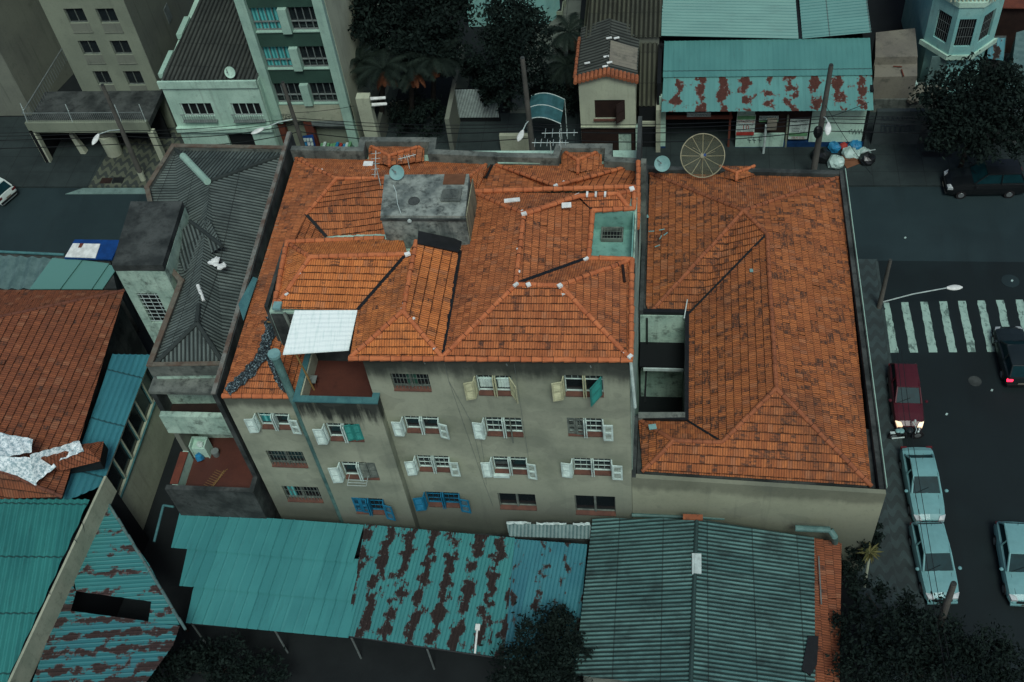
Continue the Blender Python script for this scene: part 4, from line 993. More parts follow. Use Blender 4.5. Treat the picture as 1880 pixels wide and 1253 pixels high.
sheet(b, [P(312, 440, zi + .1), g0, g1, P(338, 500, zi + .15)], W_, .033, flow=(.5, -1)); sheet(b, [g0, P(385, 405, ZG + .95), g1], W_, .033, flow=(-.4, -1)); b.build('gable_roof', M['fibro'], th)
b = B()
for a, c in ((AN, br_), (AS, fr_), (AS, fl_), (AN, bl2), (g0, g1)):
    c = Vector(c); z = zi if c is not g1 else c.z; b.tube(Vector(a) + V3(0, 0, .03), V3(c.x, c.y, c.z if c == g1 else zi + .03), .11, .11, 8)
b.tube(AS + V3(0, 0, .05), AS.lerp(AN, .12) + V3(0, 0, .05), .13, .1, 8); b.build('ridge_capping', M['fibro'], th)
tw = [P(205, 488, 12.7), P(298, 487, 12.7), P(335, 370, 12.7), P(240, 370, 12.7)]
b = B(); b.prism(tw, 12.3); b.build('tower_roof', M['concrete_dark'], th)
b = B(); wx0, wx1, wy = tw[0].x, tw[1].x, tw[0].y
wr = (Q(250, 540, wy).x, Q(298, 560, wy).x, Q(285, 594, wy).z, Q(270, 540, wy).z)
b.wall(wy + .03, wx0 + .03, wx1, 0, 12.3, [wr]); b.prism([(wx0 + .03, wy + .3, 12.28), (wx1, wy + .3, 12.28), (tw[2].x, tw[2].y, 12.28), (tw[3].x, tw[3].y, 12.28)], 0)
b.face([(wx1, wy + .03, 0), (wx1, wy + .3, 0), (wx1, wy + .3, 12.3), (wx1, wy + .03, 12.3)]); b.face([(wx0 + .03, wy + .03, 0), (wx0 + .03, wy + .03, 12.3), (wx0 + .03, wy + .3, 12.3), (wx0 + .03, wy + .3, 0)])
part_label(b.build('stair_tower', M['mould_white'], th), 'mouldy white stair tower with flat black top')
b = B(); x0, x1, z0, z1 = wr
for i in range(3): b.box((x0 + (x1 - x0) * (i + .5) / 3, wy + .1, (z0 + z1) / 2), (.03, .03, z1 - z0))
for i in range(8): b.box(((x0 + x1) / 2, wy + .07, z0 + (z1 - z0) * (i + .5) / 8), (x1 - x0, .02, .03))
wo = b.build('window', M['steel_pale'], th); b = B(); b.face([(x0, wy + .21, z0), (x1, wy + .21, z0), (x1, wy + .21, z1), (x0, wy + .21, z1)]); b.build('pane', M['dark'], wo)
# stepped back side: slab, loggia, lintel and balcony
s0, s1, s2, s3 = P(272, 719, 10.4), P(406, 721, 10.4), P(412, 678, 10.4), P(278, 684, 10.4)
sy = s0.y; xl = s0.x
b = B(); b.bb(xl, -19.75, sy, sy + 1.6, 10.2, 10.4); b.build('loggia_roof', M['concrete'], th)
b = B(); b.bb(xl + .02, xl + .28, sy + .04, sy + 1.6, 7, 10.2); b.bb(xl + .25, -19.8, sy + 1.3, sy + 1.5, 5, 10.2); b.build('loggia_wall', M['concrete_dark'], th)
ly = sy - .55
l0 = Q(294, 768, ly); l1 = Q(301, 795, ly)
b = B(); b.bb(l0.x, -19.5, ly, ly + .3, l1.z, Q(350, 766, ly).z); part_label(b.build('lintel', M['mould_white'], th), 'white peeling beam over the balcony')
b = B(); b.bb(l0.x + .02, -19.5, ly + .31, sy + 1.3, l1.z + .5, l1.z + .62); b.build('loggia_floor', M['dkwood'], th)
fz = 5.4; bx0 = P(318, 905, fz).x; byf = P(390, 908, fz).y
b = B(); b.bb(bx0 + .5, -19.52, byf, sy + 1.2, fz - .2, fz); b.build('balcony_floor', M['red_floor'], th)
b = B(); b.bb(bx0 - .1, -19.5, byf - .25, byf, 0, fz + .75); b.bb(-19.74, -19.5, byf, 27.98, 0, fz + .75); b.bb(bx0 + .1, -19.52, byf + .1, sy + 1.1, 0, fz - .25); b.build('balcony_wall', M['concrete_dark'], th)
b = B(); b.bb(bx0 + .2, bx0 + .5, byf + .01, ly, fz - .3, fz + .8); part_label(b.build('balcony_parapet', M['white_wall'], th), 'pale inner parapet of the balcony')
b = B(); b.bb(bx0 + .2, bx0 + .46, ly + .02, sy + 1.3, 0, l1.z); b.bb(bx0 + .46, -19.52, sy + 1.2, sy + 1.3, 0, l1.z); b.build('balcony_back_wall', M['beige2'], th)
b = B(); b.bb(bx0 + .12, bx0 + .52, byf + .01, ly - .1, fz + .8, fz + .87); b.build('balcony_coping', M['brick_red'], th)
# things on the balcony
sp = P(372, 838, fz); t = thing('wash_tub', 'white laundry tub with colourful washing on the red-floored balcony', 'wash tub', (sp.x, sp.y, fz)); c = Vector((sp.x, sp.y, fz))
b = B(); b.bb(c.x - .35, c.x + .4, c.y - .05, c.y + .45, fz, fz + .75).bb(c.x - .4, c.x - .33, c.y - .1, c.y + .5, fz, fz + 1.0).bb(c.x + .37, c.x + .43, c.y - .1, c.y + .5, fz, fz + 1.0).bb(c.x - .33, c.x + .37, c.y + .42, c.y + .5, fz + .75, fz + 1.02); b.build('basin', M['white_wall'], t)
b = B(); b.blob((c.x - .05, c.y - .2, fz + .25), .26, 8, .3, .8); b.build('washing', M['bag_blue'], t)
b = B(); b.blob((c.x + .1, c.y + .15, fz + .85), .2, 8, .3, .5); b.build('washing', M['sign_white'], t)
sp = P(398, 836, fz); t = tag(B().tube((sp.x, sp.y, fz), (sp.x, sp.y, fz + .38), .16, .2, 14).build('bucket', M['steel']), 'grey bucket beside the laundry tub on the balcony', 'bucket')
b = B(); q = P(392, 893, fz + .03); random.seed(5)
stem = [q + V3(.5 * t - .2, 1.1 * t * t - .2, .04) for t in (0, .25, .5, .75, 1)]; b.path(stem, .012, 4)
for i in range(9):
    s = stem[0].lerp(stem[-1], i / 9); b.path([s, s + V3(-.35, .12, .03)], .008, 4); b.path([s, s + V3(.25, .2, .03)], .008, 4)
tag(b.build('dry_branch', M['yellow_wood']), 'bare dry branch lying on the red balcony floor', 'branch')
# loose things on the grey roof
def rod(label, a, c, r, mat='steel_pale', name='pipe', cat='pipe'):
    b = B(); b.tube(a, c, r, r * .95, 10); return tag(b.build(name, mat if not isinstance(mat, str) else M[mat], None, False), label, cat)
rod('thick pale pipe lying over the far hip of the grey corrugated roof', P(336, 287, 11.9), P(381, 334, 12.72), .2, 'pilaster')
rod('short white pipe lying near the middle of the grey corrugated roof', P(363, 524, 12.5), P(374, 553, 12.35), .09, 'mortar')
b = B(); random.seed(9); c = P(397, 484, 12.42)
for i in range(6): b.blob(c + V3(random.uniform(-.4, .4), random.uniform(-.25, .25), 0), random.uniform(.14, .26), 8, .3, .4)
tag(b.build('rag', M['mortar']), 'crumpled white rags caught on the grey corrugated roof', 'rag')

# ================================================================== BROWN TILED HOUSE and its lean-tos (left edge)
lh = thing('tiled_house', 'wide house with a brown tile roof patched with crumpled silver foil', 'house', (-32, 33, 0))
E1, E2 = P(229, 534, 7.0), P(115, 913, 7.0); A1, A2 = P(-140, 612, 9.9), P(-120, 815, 9.9)
b = B(); tiles(b, [E1, A1, A2, E2], updir=(-1, 0), w=.26, c=.38); tiles(b, [E2, A2, P(-200, 925, 7.0)], updir=(0, 1), w=.26, c=.38); tiles(b, [E1, P(-200, 532, 7.0), A1], updir=(0, -1), w=.26, c=.38); b.build('roof', M['tile_left'], lh)
b = B(); ridge(b, E1, A1, .11); ridge(b, E2, A2, .11); b.build('ridge_tiles', dirty('brown_ridge_tile', (.17, .065, .04), (.13, .05, .034), (.03, .025, .02), .5, 1.6, .85), lh)
b = B(); b.prism([(-48, E2.y + .3, 6.9), (E2.x - .5, E2.y + .3, 6.9), (E1.x - .5, E1.y - .2, 6.9), (-48, E1.y - .2, 6.9)], 0); b.build('wall', M['concrete_dark'], lh)
b = B(); d0, d1, d2, d3 = P(196, 812, 7.2), P(186, 848, 7.0), P(70, 858, 8.2), P(95, 826, 8.7); dr = P(160, 822, 7.75); dm = P(75, 843, 8.75)
tiles(b, [P(191, 811, 7.1), dr, dm, P(90, 826, 8.5)], updir=(0, -1), c=.36); tiles(b, [dr, P(184, 848, 7.1), P(110, 866, 7.7), dm], updir=(0, 1), c=.36); tiles(b, [P(191, 811, 7.1), P(184, 848, 7.1), dr], updir=(-1, 0), c=.36); b.build('gable_roof', M['tile_left'], lh)
b = B(); b.prism([P(191, 813, 7.05), P(184, 849, 7.05), P(120, 858, 7.05), P(120, 822, 7.05)], 6.45); b.build('gable_wall', M['black'], lh)
def foilpatch(pts, z, nm='foil_patch', tri=1.0):
    b = B(); cells = []
    for T in tris([P(x, y, zz) for x, y, zz in pts]):
        T = [tuple(p) for p in T]; st = .11
        x0, x1 = min(p[0] for p in T), max(p[0] for p in T); y0, y1 = min(p[1] for p in T), max(p[1] for p in T)
        for i in range(math.floor(x0 / st), math.floor(x1 / st) + 1):
            s_ = clip(clip(T, 1, 0, i * st, True), 1, 0, (i + 1) * st, False)
            if len(s_) < 3: continue
            for j in range(math.floor(y0 / st), math.floor(y1 / st) + 1):
                c_ = clip(clip(s_, 0, 1, j * st, True), 0, 1, (j + 1) * st, False)
                if len(c_) >= 3: b.face([(p[0], p[1], p[2] + z + .07 * abs(math.sin(p[0] * 2.6 + 1.2 * math.sin(p[1] * 2.2))) + .03 * math.sin(p[0] * 11 + p[1] * 9)) for p in c_])
    return b.build(nm, M['foil'], lh)
part_label(foilpatch([(-5, 797, 9.0), (63, 810, 8.55), (60, 833, 8.45), (20, 842, 8.7), (-5, 848, 8.8)], .12), 'crumpled silver foil sheet, upper piece')
part_label(foilpatch([(-8, 842, 8.8), (62, 845, 8.75), (70, 897, 7.5), (35, 878, 8.0), (-8, 866, 8.4)], .16), 'crumpled silver foil sheet hanging over the front slope')
part_label(foilpatch([(62, 845, 8.75), (152, 819, 7.75), (161, 839, 7.35), (105, 860, 7.75), (111, 868, 7.6), (70, 897, 7.5)], .42), 'crumpled silver foil sheet over the gable ridge')
# long lean-to with blue-green sheets and its side wall
le = thing('side_annex', 'low annex with blue-green sheet roof and strip of dark windows beside the brown tiled house', 'annex', (-28.5, 30, 0))
B1, B2, B3, B4 = P(207, 651, 6.3), P(278, 652, 5.6), P(187, 893, 5.6), P(112, 925, 6.3)
b = B(); sheet(b, [B1, B2, B3, B4], ribs(.26, .06, .3), .065, flow=(0, 1)); b.build('sheet_roof', M['m_blue'], le)
b = B(); b.prism([B1 + V3(0, .05, -.15), B2 + V3(0, .05, -.15), B2 + V3(0, .12, -.15), B1 + V3(0, .12, -.15)], 4.5); b.build('end_wall', M['dark'], le)
xw = B2.x - .1
w0, w1 = QX(270, 745, xw), QX(196, 885, xw)
b = B()
def wallx(b, X, y0, y1, z0, z1, holes, depth=.2):
    ys = sorted({y0, y1, *[h[0] for h in holes], *[h[1] for h in holes]}); zs = sorted({z0, z1, *[h[2] for h in holes], *[h[3] for h in holes]})
    for a, c in zip(ys, ys[1:]):
        for e, f in zip(zs, zs[1:]):
            if any(h[0] < (a + c) / 2 < h[1] and h[2] < (e + f) / 2 < h[3] for h in holes): continue
            b.face([(X, a, e), (X, c, e), (X, c, f), (X, a, f)])
    for a, c, e, f in holes:
        q = X - depth
        b.face([(X, a, e), (q, a, e), (q, c, e), (X, c, e)]); b.face([(X, a, f), (X, c, f), (q, c, f), (q, a, f)]); b.face([(X, a, e), (X, a, f), (q, a, f), (q, a, e)]); b.face([(X, c, e), (q, c, e), (q, c, f), (X, c, f)])
hz0, hz1 = 3.5, 5.35; ys = [B3.y + .6 + i * 1.2 for i in range(6)]
holes = [(y + .03, y + 1.17, hz0, hz1) for y in ys if y < B2.y - 1.2]
wallx(b, xw, B3.y - .2, B2.y + .1, 0, 5.5, holes); b.build('wall', M['cream_wall'], le)
for h in holes:
    f = B(); f.bb(xw - .12, xw - .06, h[0], h[0] + .05, h[2], h[3]).bb(xw - .12, xw - .06, h[1] - .05, h[1], h[2], h[3]).bb(xw - .12, xw - .06, h[0], h[1], h[3] - .05, h[3] - .001); o = f.build('window', M['flash'], le)
    g = B(); g.face([(xw - .13, h[0], h[2]), (xw - .13, h[1], h[2]), (xw - .13, h[1], h[3]), (xw - .13, h[0], h[3])]); g.build('pane', M['glass'], o)
b = B(); b.bb(xw - .04, xw + .07, B3.y - 2, B2.y, 3.35, 3.45); b.build('sill_band', M['flash'], le)
# workshop with teal corrugated roof, bottom left
ws = thing('workshop', 'workshop with a big teal corrugated roof and a cracked cream wall', 'workshop', (-33, 20, 0))
C1, C2, C3, C4 = P(-130, 916, 8.0), P(164, 917, 6.2), P(8, 1262, 6.2), P(-240, 1262, 8.0)
b = B(); sheet(b, [C1, C2, C3, C4], wave(.32, .05), .053, flow=(-.18, 1)); b.build('sheet_roof', M['m_left'], ws)
k1, k2, k3, k4 = P(198, 878, 6.1), P(8, 1262, 6.25), P(66, 1262, 4.4), P(222, 905, 4.6)
b = B(); xk = (k1.x + k2.x) / 2
b.prism([(k1.x - .02, k1.y, 4.85), (k1.x - .25, k1.y, 4.85), (k2.x - .25, k2.y - 2, 4.85), (k2.x - .02, k2.y - 2, 4.85)], 0); b.build('shaded_base_wall', M['dark'], ws)  # lower part of the wall coloured near black as painted under-roof shade
b = B(); b.prism([(k1.x, k1.y, 6.28), (k1.x - .12, k1.y, 6.28), (k2.x - .12, k2.y - 2, 6.28), (k2.x, k2.y - 2, 6.28)], 4.852); part_label(b.build('gable_wall', M['cracked'], ws), 'cream wall with black cracks')
b = B(); random.seed(4)
cr = lambda pts: b.path([QX(x, y, k1.x + (k2.x - k1.x) * (y - 878) / 384 + .02) for x, y in pts], .014, 4)
cr(((150, 990), (138, 1010), (120, 1045), (108, 1080), (92, 1105))); cr(((135, 988), (148, 1005), (145, 1025))); cr(((88, 1085), (106, 1115), (85, 1150))); cr(((65, 1165), (82, 1185), (75, 1200), (55, 1253))); cr(((150, 955), (155, 975), (152, 990))); cr(((40, 1235), (32, 1253)))
b.build('crack', M['black'], ws)
# triangular rusty roof with a hole
tr_ = thing('lean_to_roof', 'triangular teal lean-to roof with flaking rust and a rectangular hole, at the bottom left', 'lean-to', (-25, 23, 0))
zt_ = 4.95
b = B(); pr = ribs(.22, .035, .2)
sheet(b, [P(194, 921, zt_), P(276, 1040, zt_), P(330, 1148, zt_ - .1), P(272, 1143, zt_), P(278, 1105, zt_), P(140, 1086, zt_), P(133, 1050, zt_)], pr, .045, flow=(1, .12)); b.build('sheet_roof', M['m_tri'], tr_)
b = B(); sheet(b, [P(133, 1050, zt_), P(127, 1068, zt_), P(140, 1086, zt_), P(130, 1122, zt_), P(272, 1141, zt_), P(330, 1150, zt_ - .1), P(318, 1185, zt_), P(262, 1262, zt_), P(56, 1262, zt_), P(104, 1128, zt_), P(122, 1078, zt_)], pr, .045, flow=(1, .12)); part_label(b.build('sheet_roof', M['m_tri_low'], tr_), 'badly rusted lower sheets')
b = B(); ridge(b, P(198, 923, zt_), P(340, 1155, zt_), .09, .6, .02); b.build('edge_capping', M['zinc'], tr_)
b = B()
for p in (P(195, 960, zt_), P(285, 1075, zt_), P(110, 1240, zt_), P(250, 1240, zt_)): b.tube((p.x, p.y, 0), (p.x, p.y, zt_ - .06), .06)
b.build('post', M['dkwood'], tr_)
# long teal canopy in front of the facade
cn = thing('yard_canopy', 'long teal sheet-metal canopy roof with columns of brown rust, in front of the shuttered facade', 'canopy', (-14, 24, 0))
Zb, Zf = 3.7, 2.95
def lerpz(y_t): return Zb + (Zf - Zb) * y_t
g = ribs(.55, .055, .07)
fd = (.12, 1)
b = B()
for x0, yt0, yb0, t0_, t1_ in ((330, 940, 1004, 0, .33), (345, 1003, 1074, .32, .66), (357, 1073, 1142, .65, 1)):
    sheet(b, [P(x0, yt0, lerpz(t0_) - .03), P(x0 - 16, yb0 + 2, lerpz(t1_) + .07), P(652 - 12 * t1_, yb0 + 30, lerpz(t1_) + .07), P(668 - 16 * t0_, yt0 + 24, lerpz(t0_) - .03)], g, .06, flow=fd)
part_label(b.build('sheet_roof', M['m_plain'], cn), 'clean teal sheets')
b = B(); sheet(b, [P(670, 963, Zb + .05), P(634, 1167, Zf - .02), P(925, 1208, Zf - .05), P(945, 988, Zb + .05)], ribs(.18, .035, .22), .045, flow=fd); part_label(b.build('sheet_roof', M['m_rust'], cn), 'teal sheets eaten by brown rust in columns')
b = B(); sheet(b, [P(945, 990, Zb + .03), P(925, 1210, Zf - .06), P(1058, 1225, Zf - .06), P(1078, 1000, Zb + .03)], ribs(.18, .035, .22), .045, flow=fd); part_label(b.build('sheet_roof', M['m_spots'], cn), 'blue-teal sheets with small rust spots')
b = B()
for x, y in ((345, 1135), (500, 1150), (640, 1160), (780, 1180), (920, 1195), (1050, 1210), (345, 950), (670, 975), (1070, 1010)):
    p = P(x, y, 3.0); b.tube((p.x, p.y, 0), (p.x, p.y, 2.85 if y > 1100 else 3.4), .05)
b.build('post', M['steel'], cn)
b = B(); b.tube(P(637, 1168, Zf - .1), P(925, 1210, Zf - .12), .06); b.tube(P(345, 1145, Zf - .08), P(634, 1167, Zf - .1), .05); b.build('gutter', M['black'], cn)
b = B(); b.box(P(877, 1152, 3.15), (.22, .3, .08)); b.tube(P(876, 1158, 3.15), P(872, 1200, 3.0), .05); b.build('roof_patch', M['mortar'], cn)
b = B(); p0, p1 = P(300, 928, 3.3), P(283, 995, 3.0); b.tube(p0, p1, .07); b.tube(p0, p0 + V3(.6, -.1, .05), .06); tag(b.build('drain_pipe', M['flash']), 'pale teal drain pipe lying between the triangular roof and the long canopy', 'pipe')
# dark awning strip between canopy and facade
b = B(); A = [P(930, 962, 3.9), P(1085, 964, 3.9), P(1083, 990, 3.6), P(935, 985, 3.6)]; sheet(b, A, ribs(.18, .03, .2), .045, flow=(0, 1)); st_ = tag(b.build('sheet_awning', M['zinc']), 'narrow dark sheet awning under the dark ground floor windows', 'awning')
b = B(); foil(b, [(930, 960, 4.0), (975, 961, 4.0)], .07, .05); foil(b, [(985, 962, 4.0), (1040, 963, 4.0)], .07, .05); foil(b, [(1052, 963, 4.0), (1083, 963, 4.0)], .07, .05); b.build('foil_strip', M['steel_pale'], st_)
b = B()
for x in (945, 1070): p = P(x, 985, 4.85); b.tube((p.x, p.y, 0), (p.x, p.y, 3.5), .04)
b.build('post', M['steel'], st_)
# clutter under the facade
p = P(912, 972, 1.5)
b = B(); b.bb(-19, -2.0, 27.25, 27.4, 0, 2.6); tag(b.build('yard_wall', M['concrete_dark']), 'low mouldy wall along the foot of the shuttered facade', 'wall')
# corrugated grey-teal shed at the bottom right
sh = thing('corrugated_shed', 'big shed with a dark teal corrugated gable roof edged by a strip of clay tiles', 'shed', (2, 23, 0))
S = lambda x, y, z: P(x, y, z)
zl, zm_ = 4.1, 5.2
b = B(); Wv = wave(.2, .042)
sheet(b, [S(1088, 952, zl), S(1278, 953, zm_), S(1268, 1264, zm_), S(1054, 1240, zl)], Wv, .033, flow=(1, .0)); sheet(b, [S(1278, 953, zm_), S(1495, 986, zl), S(1497, 1264, zl), S(1268, 1264, zm_)], Wv, .033, flow=(-1, 0)); b.build('corrugated_roof', M['fibro_teal'], sh)
b = B(); i0, i1 = S(1279, 955, zm_ + .03), S(1268, 1264, zm_ + .03); n = 60
b.tube(i0, i1, .1, .1, 6); b.build('ridge_capping', M['fibro_teal'], sh)
b = B(); b.box(S(1279, 1035, zm_ + .1), (.42, 1.0, .05)); b.box(S(1272, 1038, zm_ + .13), (.06, .9, .04)); part_label(b.build('ridge_patch', M['steel_pale'], sh), 'pale patch over the ridge')
b = B(); tiles(b, [S(1492, 988, 4.0), S(1545, 999, 3.5), S(1541, 1264, 3.5), S(1495, 1264, 4.0)], c=.42, w=.24, updir=(-1, 0), lip=.08); b.build('tile_strip', M['tile_left'], sh)
b = B(); b.prism([(S(1095, 956, 4).x, 27.0, 3.95), (7.0, 26.6, 3.95), (6.6, 17, 3.3), (-3.4, 17, 3.3)], 0); b.build('wall', M['concrete'], sh)
b = B(); b.box(S(1272, 950, zm_ + .12), (.9, .25, .12)); b.build('ridge_end', M['ridge_corner'], sh)
b = B(); b.path([S(1460, 970, 4.9), S(1524, 973, 4.9), S(1532, 985, 4.7), S(1533, 999, 3.4)], .15, 10); part_label(b.build('drain_pipe', M['pipe_teal'], sh, False), 'pale teal elbow pipe against the wall')
b = B(); b.path([S(1503, 1022, 4.1), S(1508, 1110, 4.05)], .03, 5); b.build('rod', M['steel'], sh)
b = B(); q = S(1488, 1200, 4.25); b.prism([S(1484, 1168, 4.3), S(1503, 1168, 4.3), S(1500, 1220, 4.3), S(1488, 1240, 4.3), S(1472, 1230, 4.3)], (.12,)); tag(b.build('tarpaulin', M['black']), 'black rag or tarpaulin lying where the corrugated roof meets the tile strip', 'tarpaulin')
b = B(); b.bb(8.3, 12.0, 20, 26, -.0, .05); struct(b.build('front_yard', M['ground']))
# ---- shed roofs along the street, left
sd = thing('street_sheds', 'row of low roadside sheds with grey ribbed and pale green roofing sheets', 'shed', (-35, 43, 0))
b = B(); sheet(b, [P(-40, 468, 4.2), P(118, 477, 4.2), P(75, 532, 4.0), P(-60, 533, 4.0)], ribs(.75, .16, .42), .1, flow=(-.12, 1)); b.build('ribbed_roof', M['zinc'], sd)
b = B()
for i, (x0, x1, y0, y1, z) in enumerate(((96, 150, 474, 478, 4.35), (150, 178, 478, 481, 4.25), (176, 200, 481, 484, 4.3), (198, 216, 486, 490, 4.2))):
    b.prism([P(x0, y0, z), P(x1, y1, z), P(x1 - 40 + i * 4, 531, z - .1), P(x0 - 42 + i * 4, 531, z - .1)], (.05,))
b.build('sheet_roof', M['m_park'], sd)
b = B(); b.prism([P(-40, 462, 4.1), P(200, 470, 4.1), P(214, 530, 4.0), P(-60, 534, 4.0)], 0); b.build('wall', M['concrete_dark'], sd)
b = B(); b.tube(P(-30, 461, 4.25), P(118, 468, 4.25), .09); b.build('gutter', M['flash'], sd)
sg = thing('sign_board', 'blue and white board with a brown stripe beside the stair tower at the roadside', 'sign board', tuple(P(160, 458, 4.3)))
b = B(); b.prism([P(137, 440, 4.6), P(222, 441, 4.6), P(205, 476, 4.5), P(118, 474, 4.5)], (.12,)); b.build('blue_panel', M['sign_blue'], sg)
b = B(); b.prism([P(134, 447, 4.64), P(184, 448, 4.64), P(175, 474, 4.55), P(119, 472, 4.55)], (.03,)); b.build('white_panel', M['mortar'], sg)
b = B(); b.prism([P(147, 447, 4.66), P(154, 447, 4.66), P(149, 455, 4.62), P(143, 455, 4.62)], (.01,)); b.build('stripe', M['brick_red'], sg)
b = B(); 
for x in (130, 200): p = P(x, 470, 4.4); b.tube((p.x, p.y, 0), (p.x, p.y, 4.4), .06)
b.build('post', M['steel'], sg)
# ================================================================== FAR SIDE OF THE STREET
FYF = 58.0
def rect_window(parent, Y, l, r, t, bo, frame='grey_wood', depth=.2, mull=1, bars=0, fill='glass', name='window'):
    m = (t + bo) / 2; x0, x1 = Q(l, m, Y).x, Q(r, m, Y).x; z0, z1 = Q((l + r) / 2, bo, Y).z, Q((l + r) / 2, t, Y).z
    b = B()
    for x in (x0 + .03, x1 - .03): b.bb(x - .03, x + .03, Y + depth - .1, Y + depth - .02, z0, z1)
    for z in (z0 + .03, z1 - .035): b.bb(x0 + .06, x1 - .06, Y + depth - .1, Y + depth - .02, z - .03, z + .03)
    for i in range(mull): x = x0 + (x1 - x0) * (i + 1) / (mull + 1); b.bb(x - .02, x + .02, Y + depth - .095, Y + depth - .02, z0 + .06, z1 - .065)
    for i in range(bars): z = z0 + (z1 - z0) * (i + 1) / (bars + 1); b.bb(x0 + .06, x1 - .06, Y + depth - .09, Y + depth - .025, z - .02, z + .02)
    o = b.build(name, M[frame], parent); g = B(); g.face([(x0, Y + depth - .01, z0), (x1, Y + depth - .01, z0), (x1, Y + depth - .01, z1), (x0, Y + depth - .01, z1)]); g.build('pane', M[fill], o)
    return (x0, x1, z0, z1)
def rw(Y, l, r, t, bo):
    m = (t + bo) / 2; return (Q(l, m, Y).x, Q(r, m, Y).x, Q((l + r) / 2, bo, Y).z, Q((l + r) / 2, t, Y).z)
# ---- beige tower
YT = 60.7
bt = thing('beige_tower', 'plain beige apartment tower with small grey windows, standing behind the dark garage deck', 'tower block', (-38, 65, 0))
tx0, tx1 = Q(150, 165, YT).x, Q(292, 160, YT).x
specs = [(170 + dx - i * 27.5 + (i == 2) * 1, 199 + dx - i * 27.5, 130 - 56.5 * i + (i == 2) * 0, 156 - 57 * i) for i in range(4) for dx in (0, 55)]
specs = [(175, 203, 131, 156), (231, 262, 131, 157), (148, 181, 75, 101), (206, 239, 75, 101), (122, 157, 16, 43), (180, 214, 16, 43), (95, 130, -48, -21), (152, 187, -48, -21)]
hs = [rw(YT, *s) for s in specs]
b = B(); b.wall(YT, tx0, tx1, 0, 22, hs); b.prism([(tx0, YT + .25, 22), (tx1, YT + .25, 22), (tx1, 74, 22), (tx0, 74, 22)], 0); b.build('wall', M['beige'], bt)
b = B(); b.bb(tx1 + .002, tx1 + .03, YT, 74, 0, 21.99); b.build('side_wall', M['beige2'], bt)
for s in specs: rect_window(bt, YT, *s)
b = B()
for h in hs: b.bb(h[0] - .03, h[1] + .03, YT - .06, YT - .002, h[2] - .75, h[2] - .68); b.bb(h[0] - .02, h[1] + .02, YT - .015, YT - .002, h[2] - .66, h[2] - .02)
b.build('apron_panel', M['beige2'], bt)
p = QX(308, 25, tx1 + .03); b = B(); b.bb(tx1 + .03, tx1 + .06, p.y - .4, p.y + .4, p.z - .6, p.z + .6); b.build('vent', M['steel'], bt)
# ---- leftmost tower
lt_ = thing('grey_tower', 'dim grey blank-walled tower block beyond the beige tower', 'tower block', (-48, 62, 0))
c = P(24, 141, 3.6); b = B(); b.prism([(c.x, c.y, 24), (c.x - 9, c.y, 24), (c.x - 9, c.y + 14, 24), (c.x + 2.6, c.y + 9, 24)], 0); b.build('wall', M['beige2'], lt_)
b = B(); b.bb(c.x - 3, c.x - 1, c.y - .03, c.y + .1, 8, 9.5); b.build('window', M['glass'], lt_)
# ---- garage deck
YD = 57.0
gd = thing('garage_deck', 'dark flat-roofed garage deck with pale pillars and railing in front of the beige tower', 'garage', (-39, 58, 0))
zt1, zb1 = Q(150, 226, YD).z, Q(150, 244, YD).z; dx0, dx1 = Q(48, 232, YD).x, Q(272, 235, YD).x
b = B(); b.bb(dx0, dx1, YD, YD + .3, zb1, zt1); b.build('fascia', M['beige'], gd)
b = B(); b.bb(dx0, dx1, YD + .3, YT - .01, zb1 + .2, zt1 - .25); b.build('deck', M['concrete_dark'], gd)
for l, r, yb in ((60, 84, 288), (277, 294, 289)):
    a = Q(l, 246, YD); e = P(r - 6, yb, .13); b = B(); b.tube((a.x, YD + .2, zb1), (a.x, YD + .2, .1), .28, .28, 4); b.build('pillar', M['cream_wall'], gd)
b = B(); q = P(150, 290, .13); b.tube((q.x, q.y + .6, .1), (q.x - .35, q.y + .7, 1.8), .3, .2, 4); b.build('pillar', M['cream_wall'], gd)
q = P(208, 288, .13); b = B(); b.tube((q.x, q.y + .4, .1), (q.x, q.y + .4, 1.9), .55, .62, 18); part_label(b.build('drum', M['cream_wall'], gd), 'round cream drum under the deck')
b = B(); b.bb(dx0 + .3, dx1 - .2, YT - 1.2, YT - 1.0, 0, zb1 + .2); b.bb(dx0, dx0 + .25, YD, YT, 0, zb1 + .2); b.build('back_wall', M['dark'], gd)
b = B()
for i in range(60):
    x = dx0 + .2 + (dx1 - dx0 - .4) * i / 59; b.bb(x - .012, x + .012, YD + .1, YD + .13, zt1, zt1 + .75)
b.bb(dx0 + .1, dx1 - .1, YD + .09, YD + .14, zt1 + .75, zt1 + .8); b.tube((dx0 + .1, YD + .2, zt1 + .75), (dx0 + .5, YT + 6, zt1 + .75), .04)
for i in range(30): y = YD + .3 + 9 * i / 29; b.bb(dx0 + .1 + .4 * i / 29, dx0 + .13 + .4 * i / 29, y, y + .03, zt1 - .25, zt1 + .75)
b.build('railing', M['steel'], gd)
b = B()
for x, y in ((120, 192), (210, 193), (255, 192), (37, 190)):
    a = Q(x, y, YD + .1); b.tube((Q(x + 13, 224, YD + .1).x, YD + .1, zt1), (a.x, YD + .1, a.z), .025, None, 5)
    for k in range(4): b.blob((a.x, YD + .1, a.z - .1 - .15 * k), .035, 6)
b.build('wire_post', M['steel_pale'], gd)
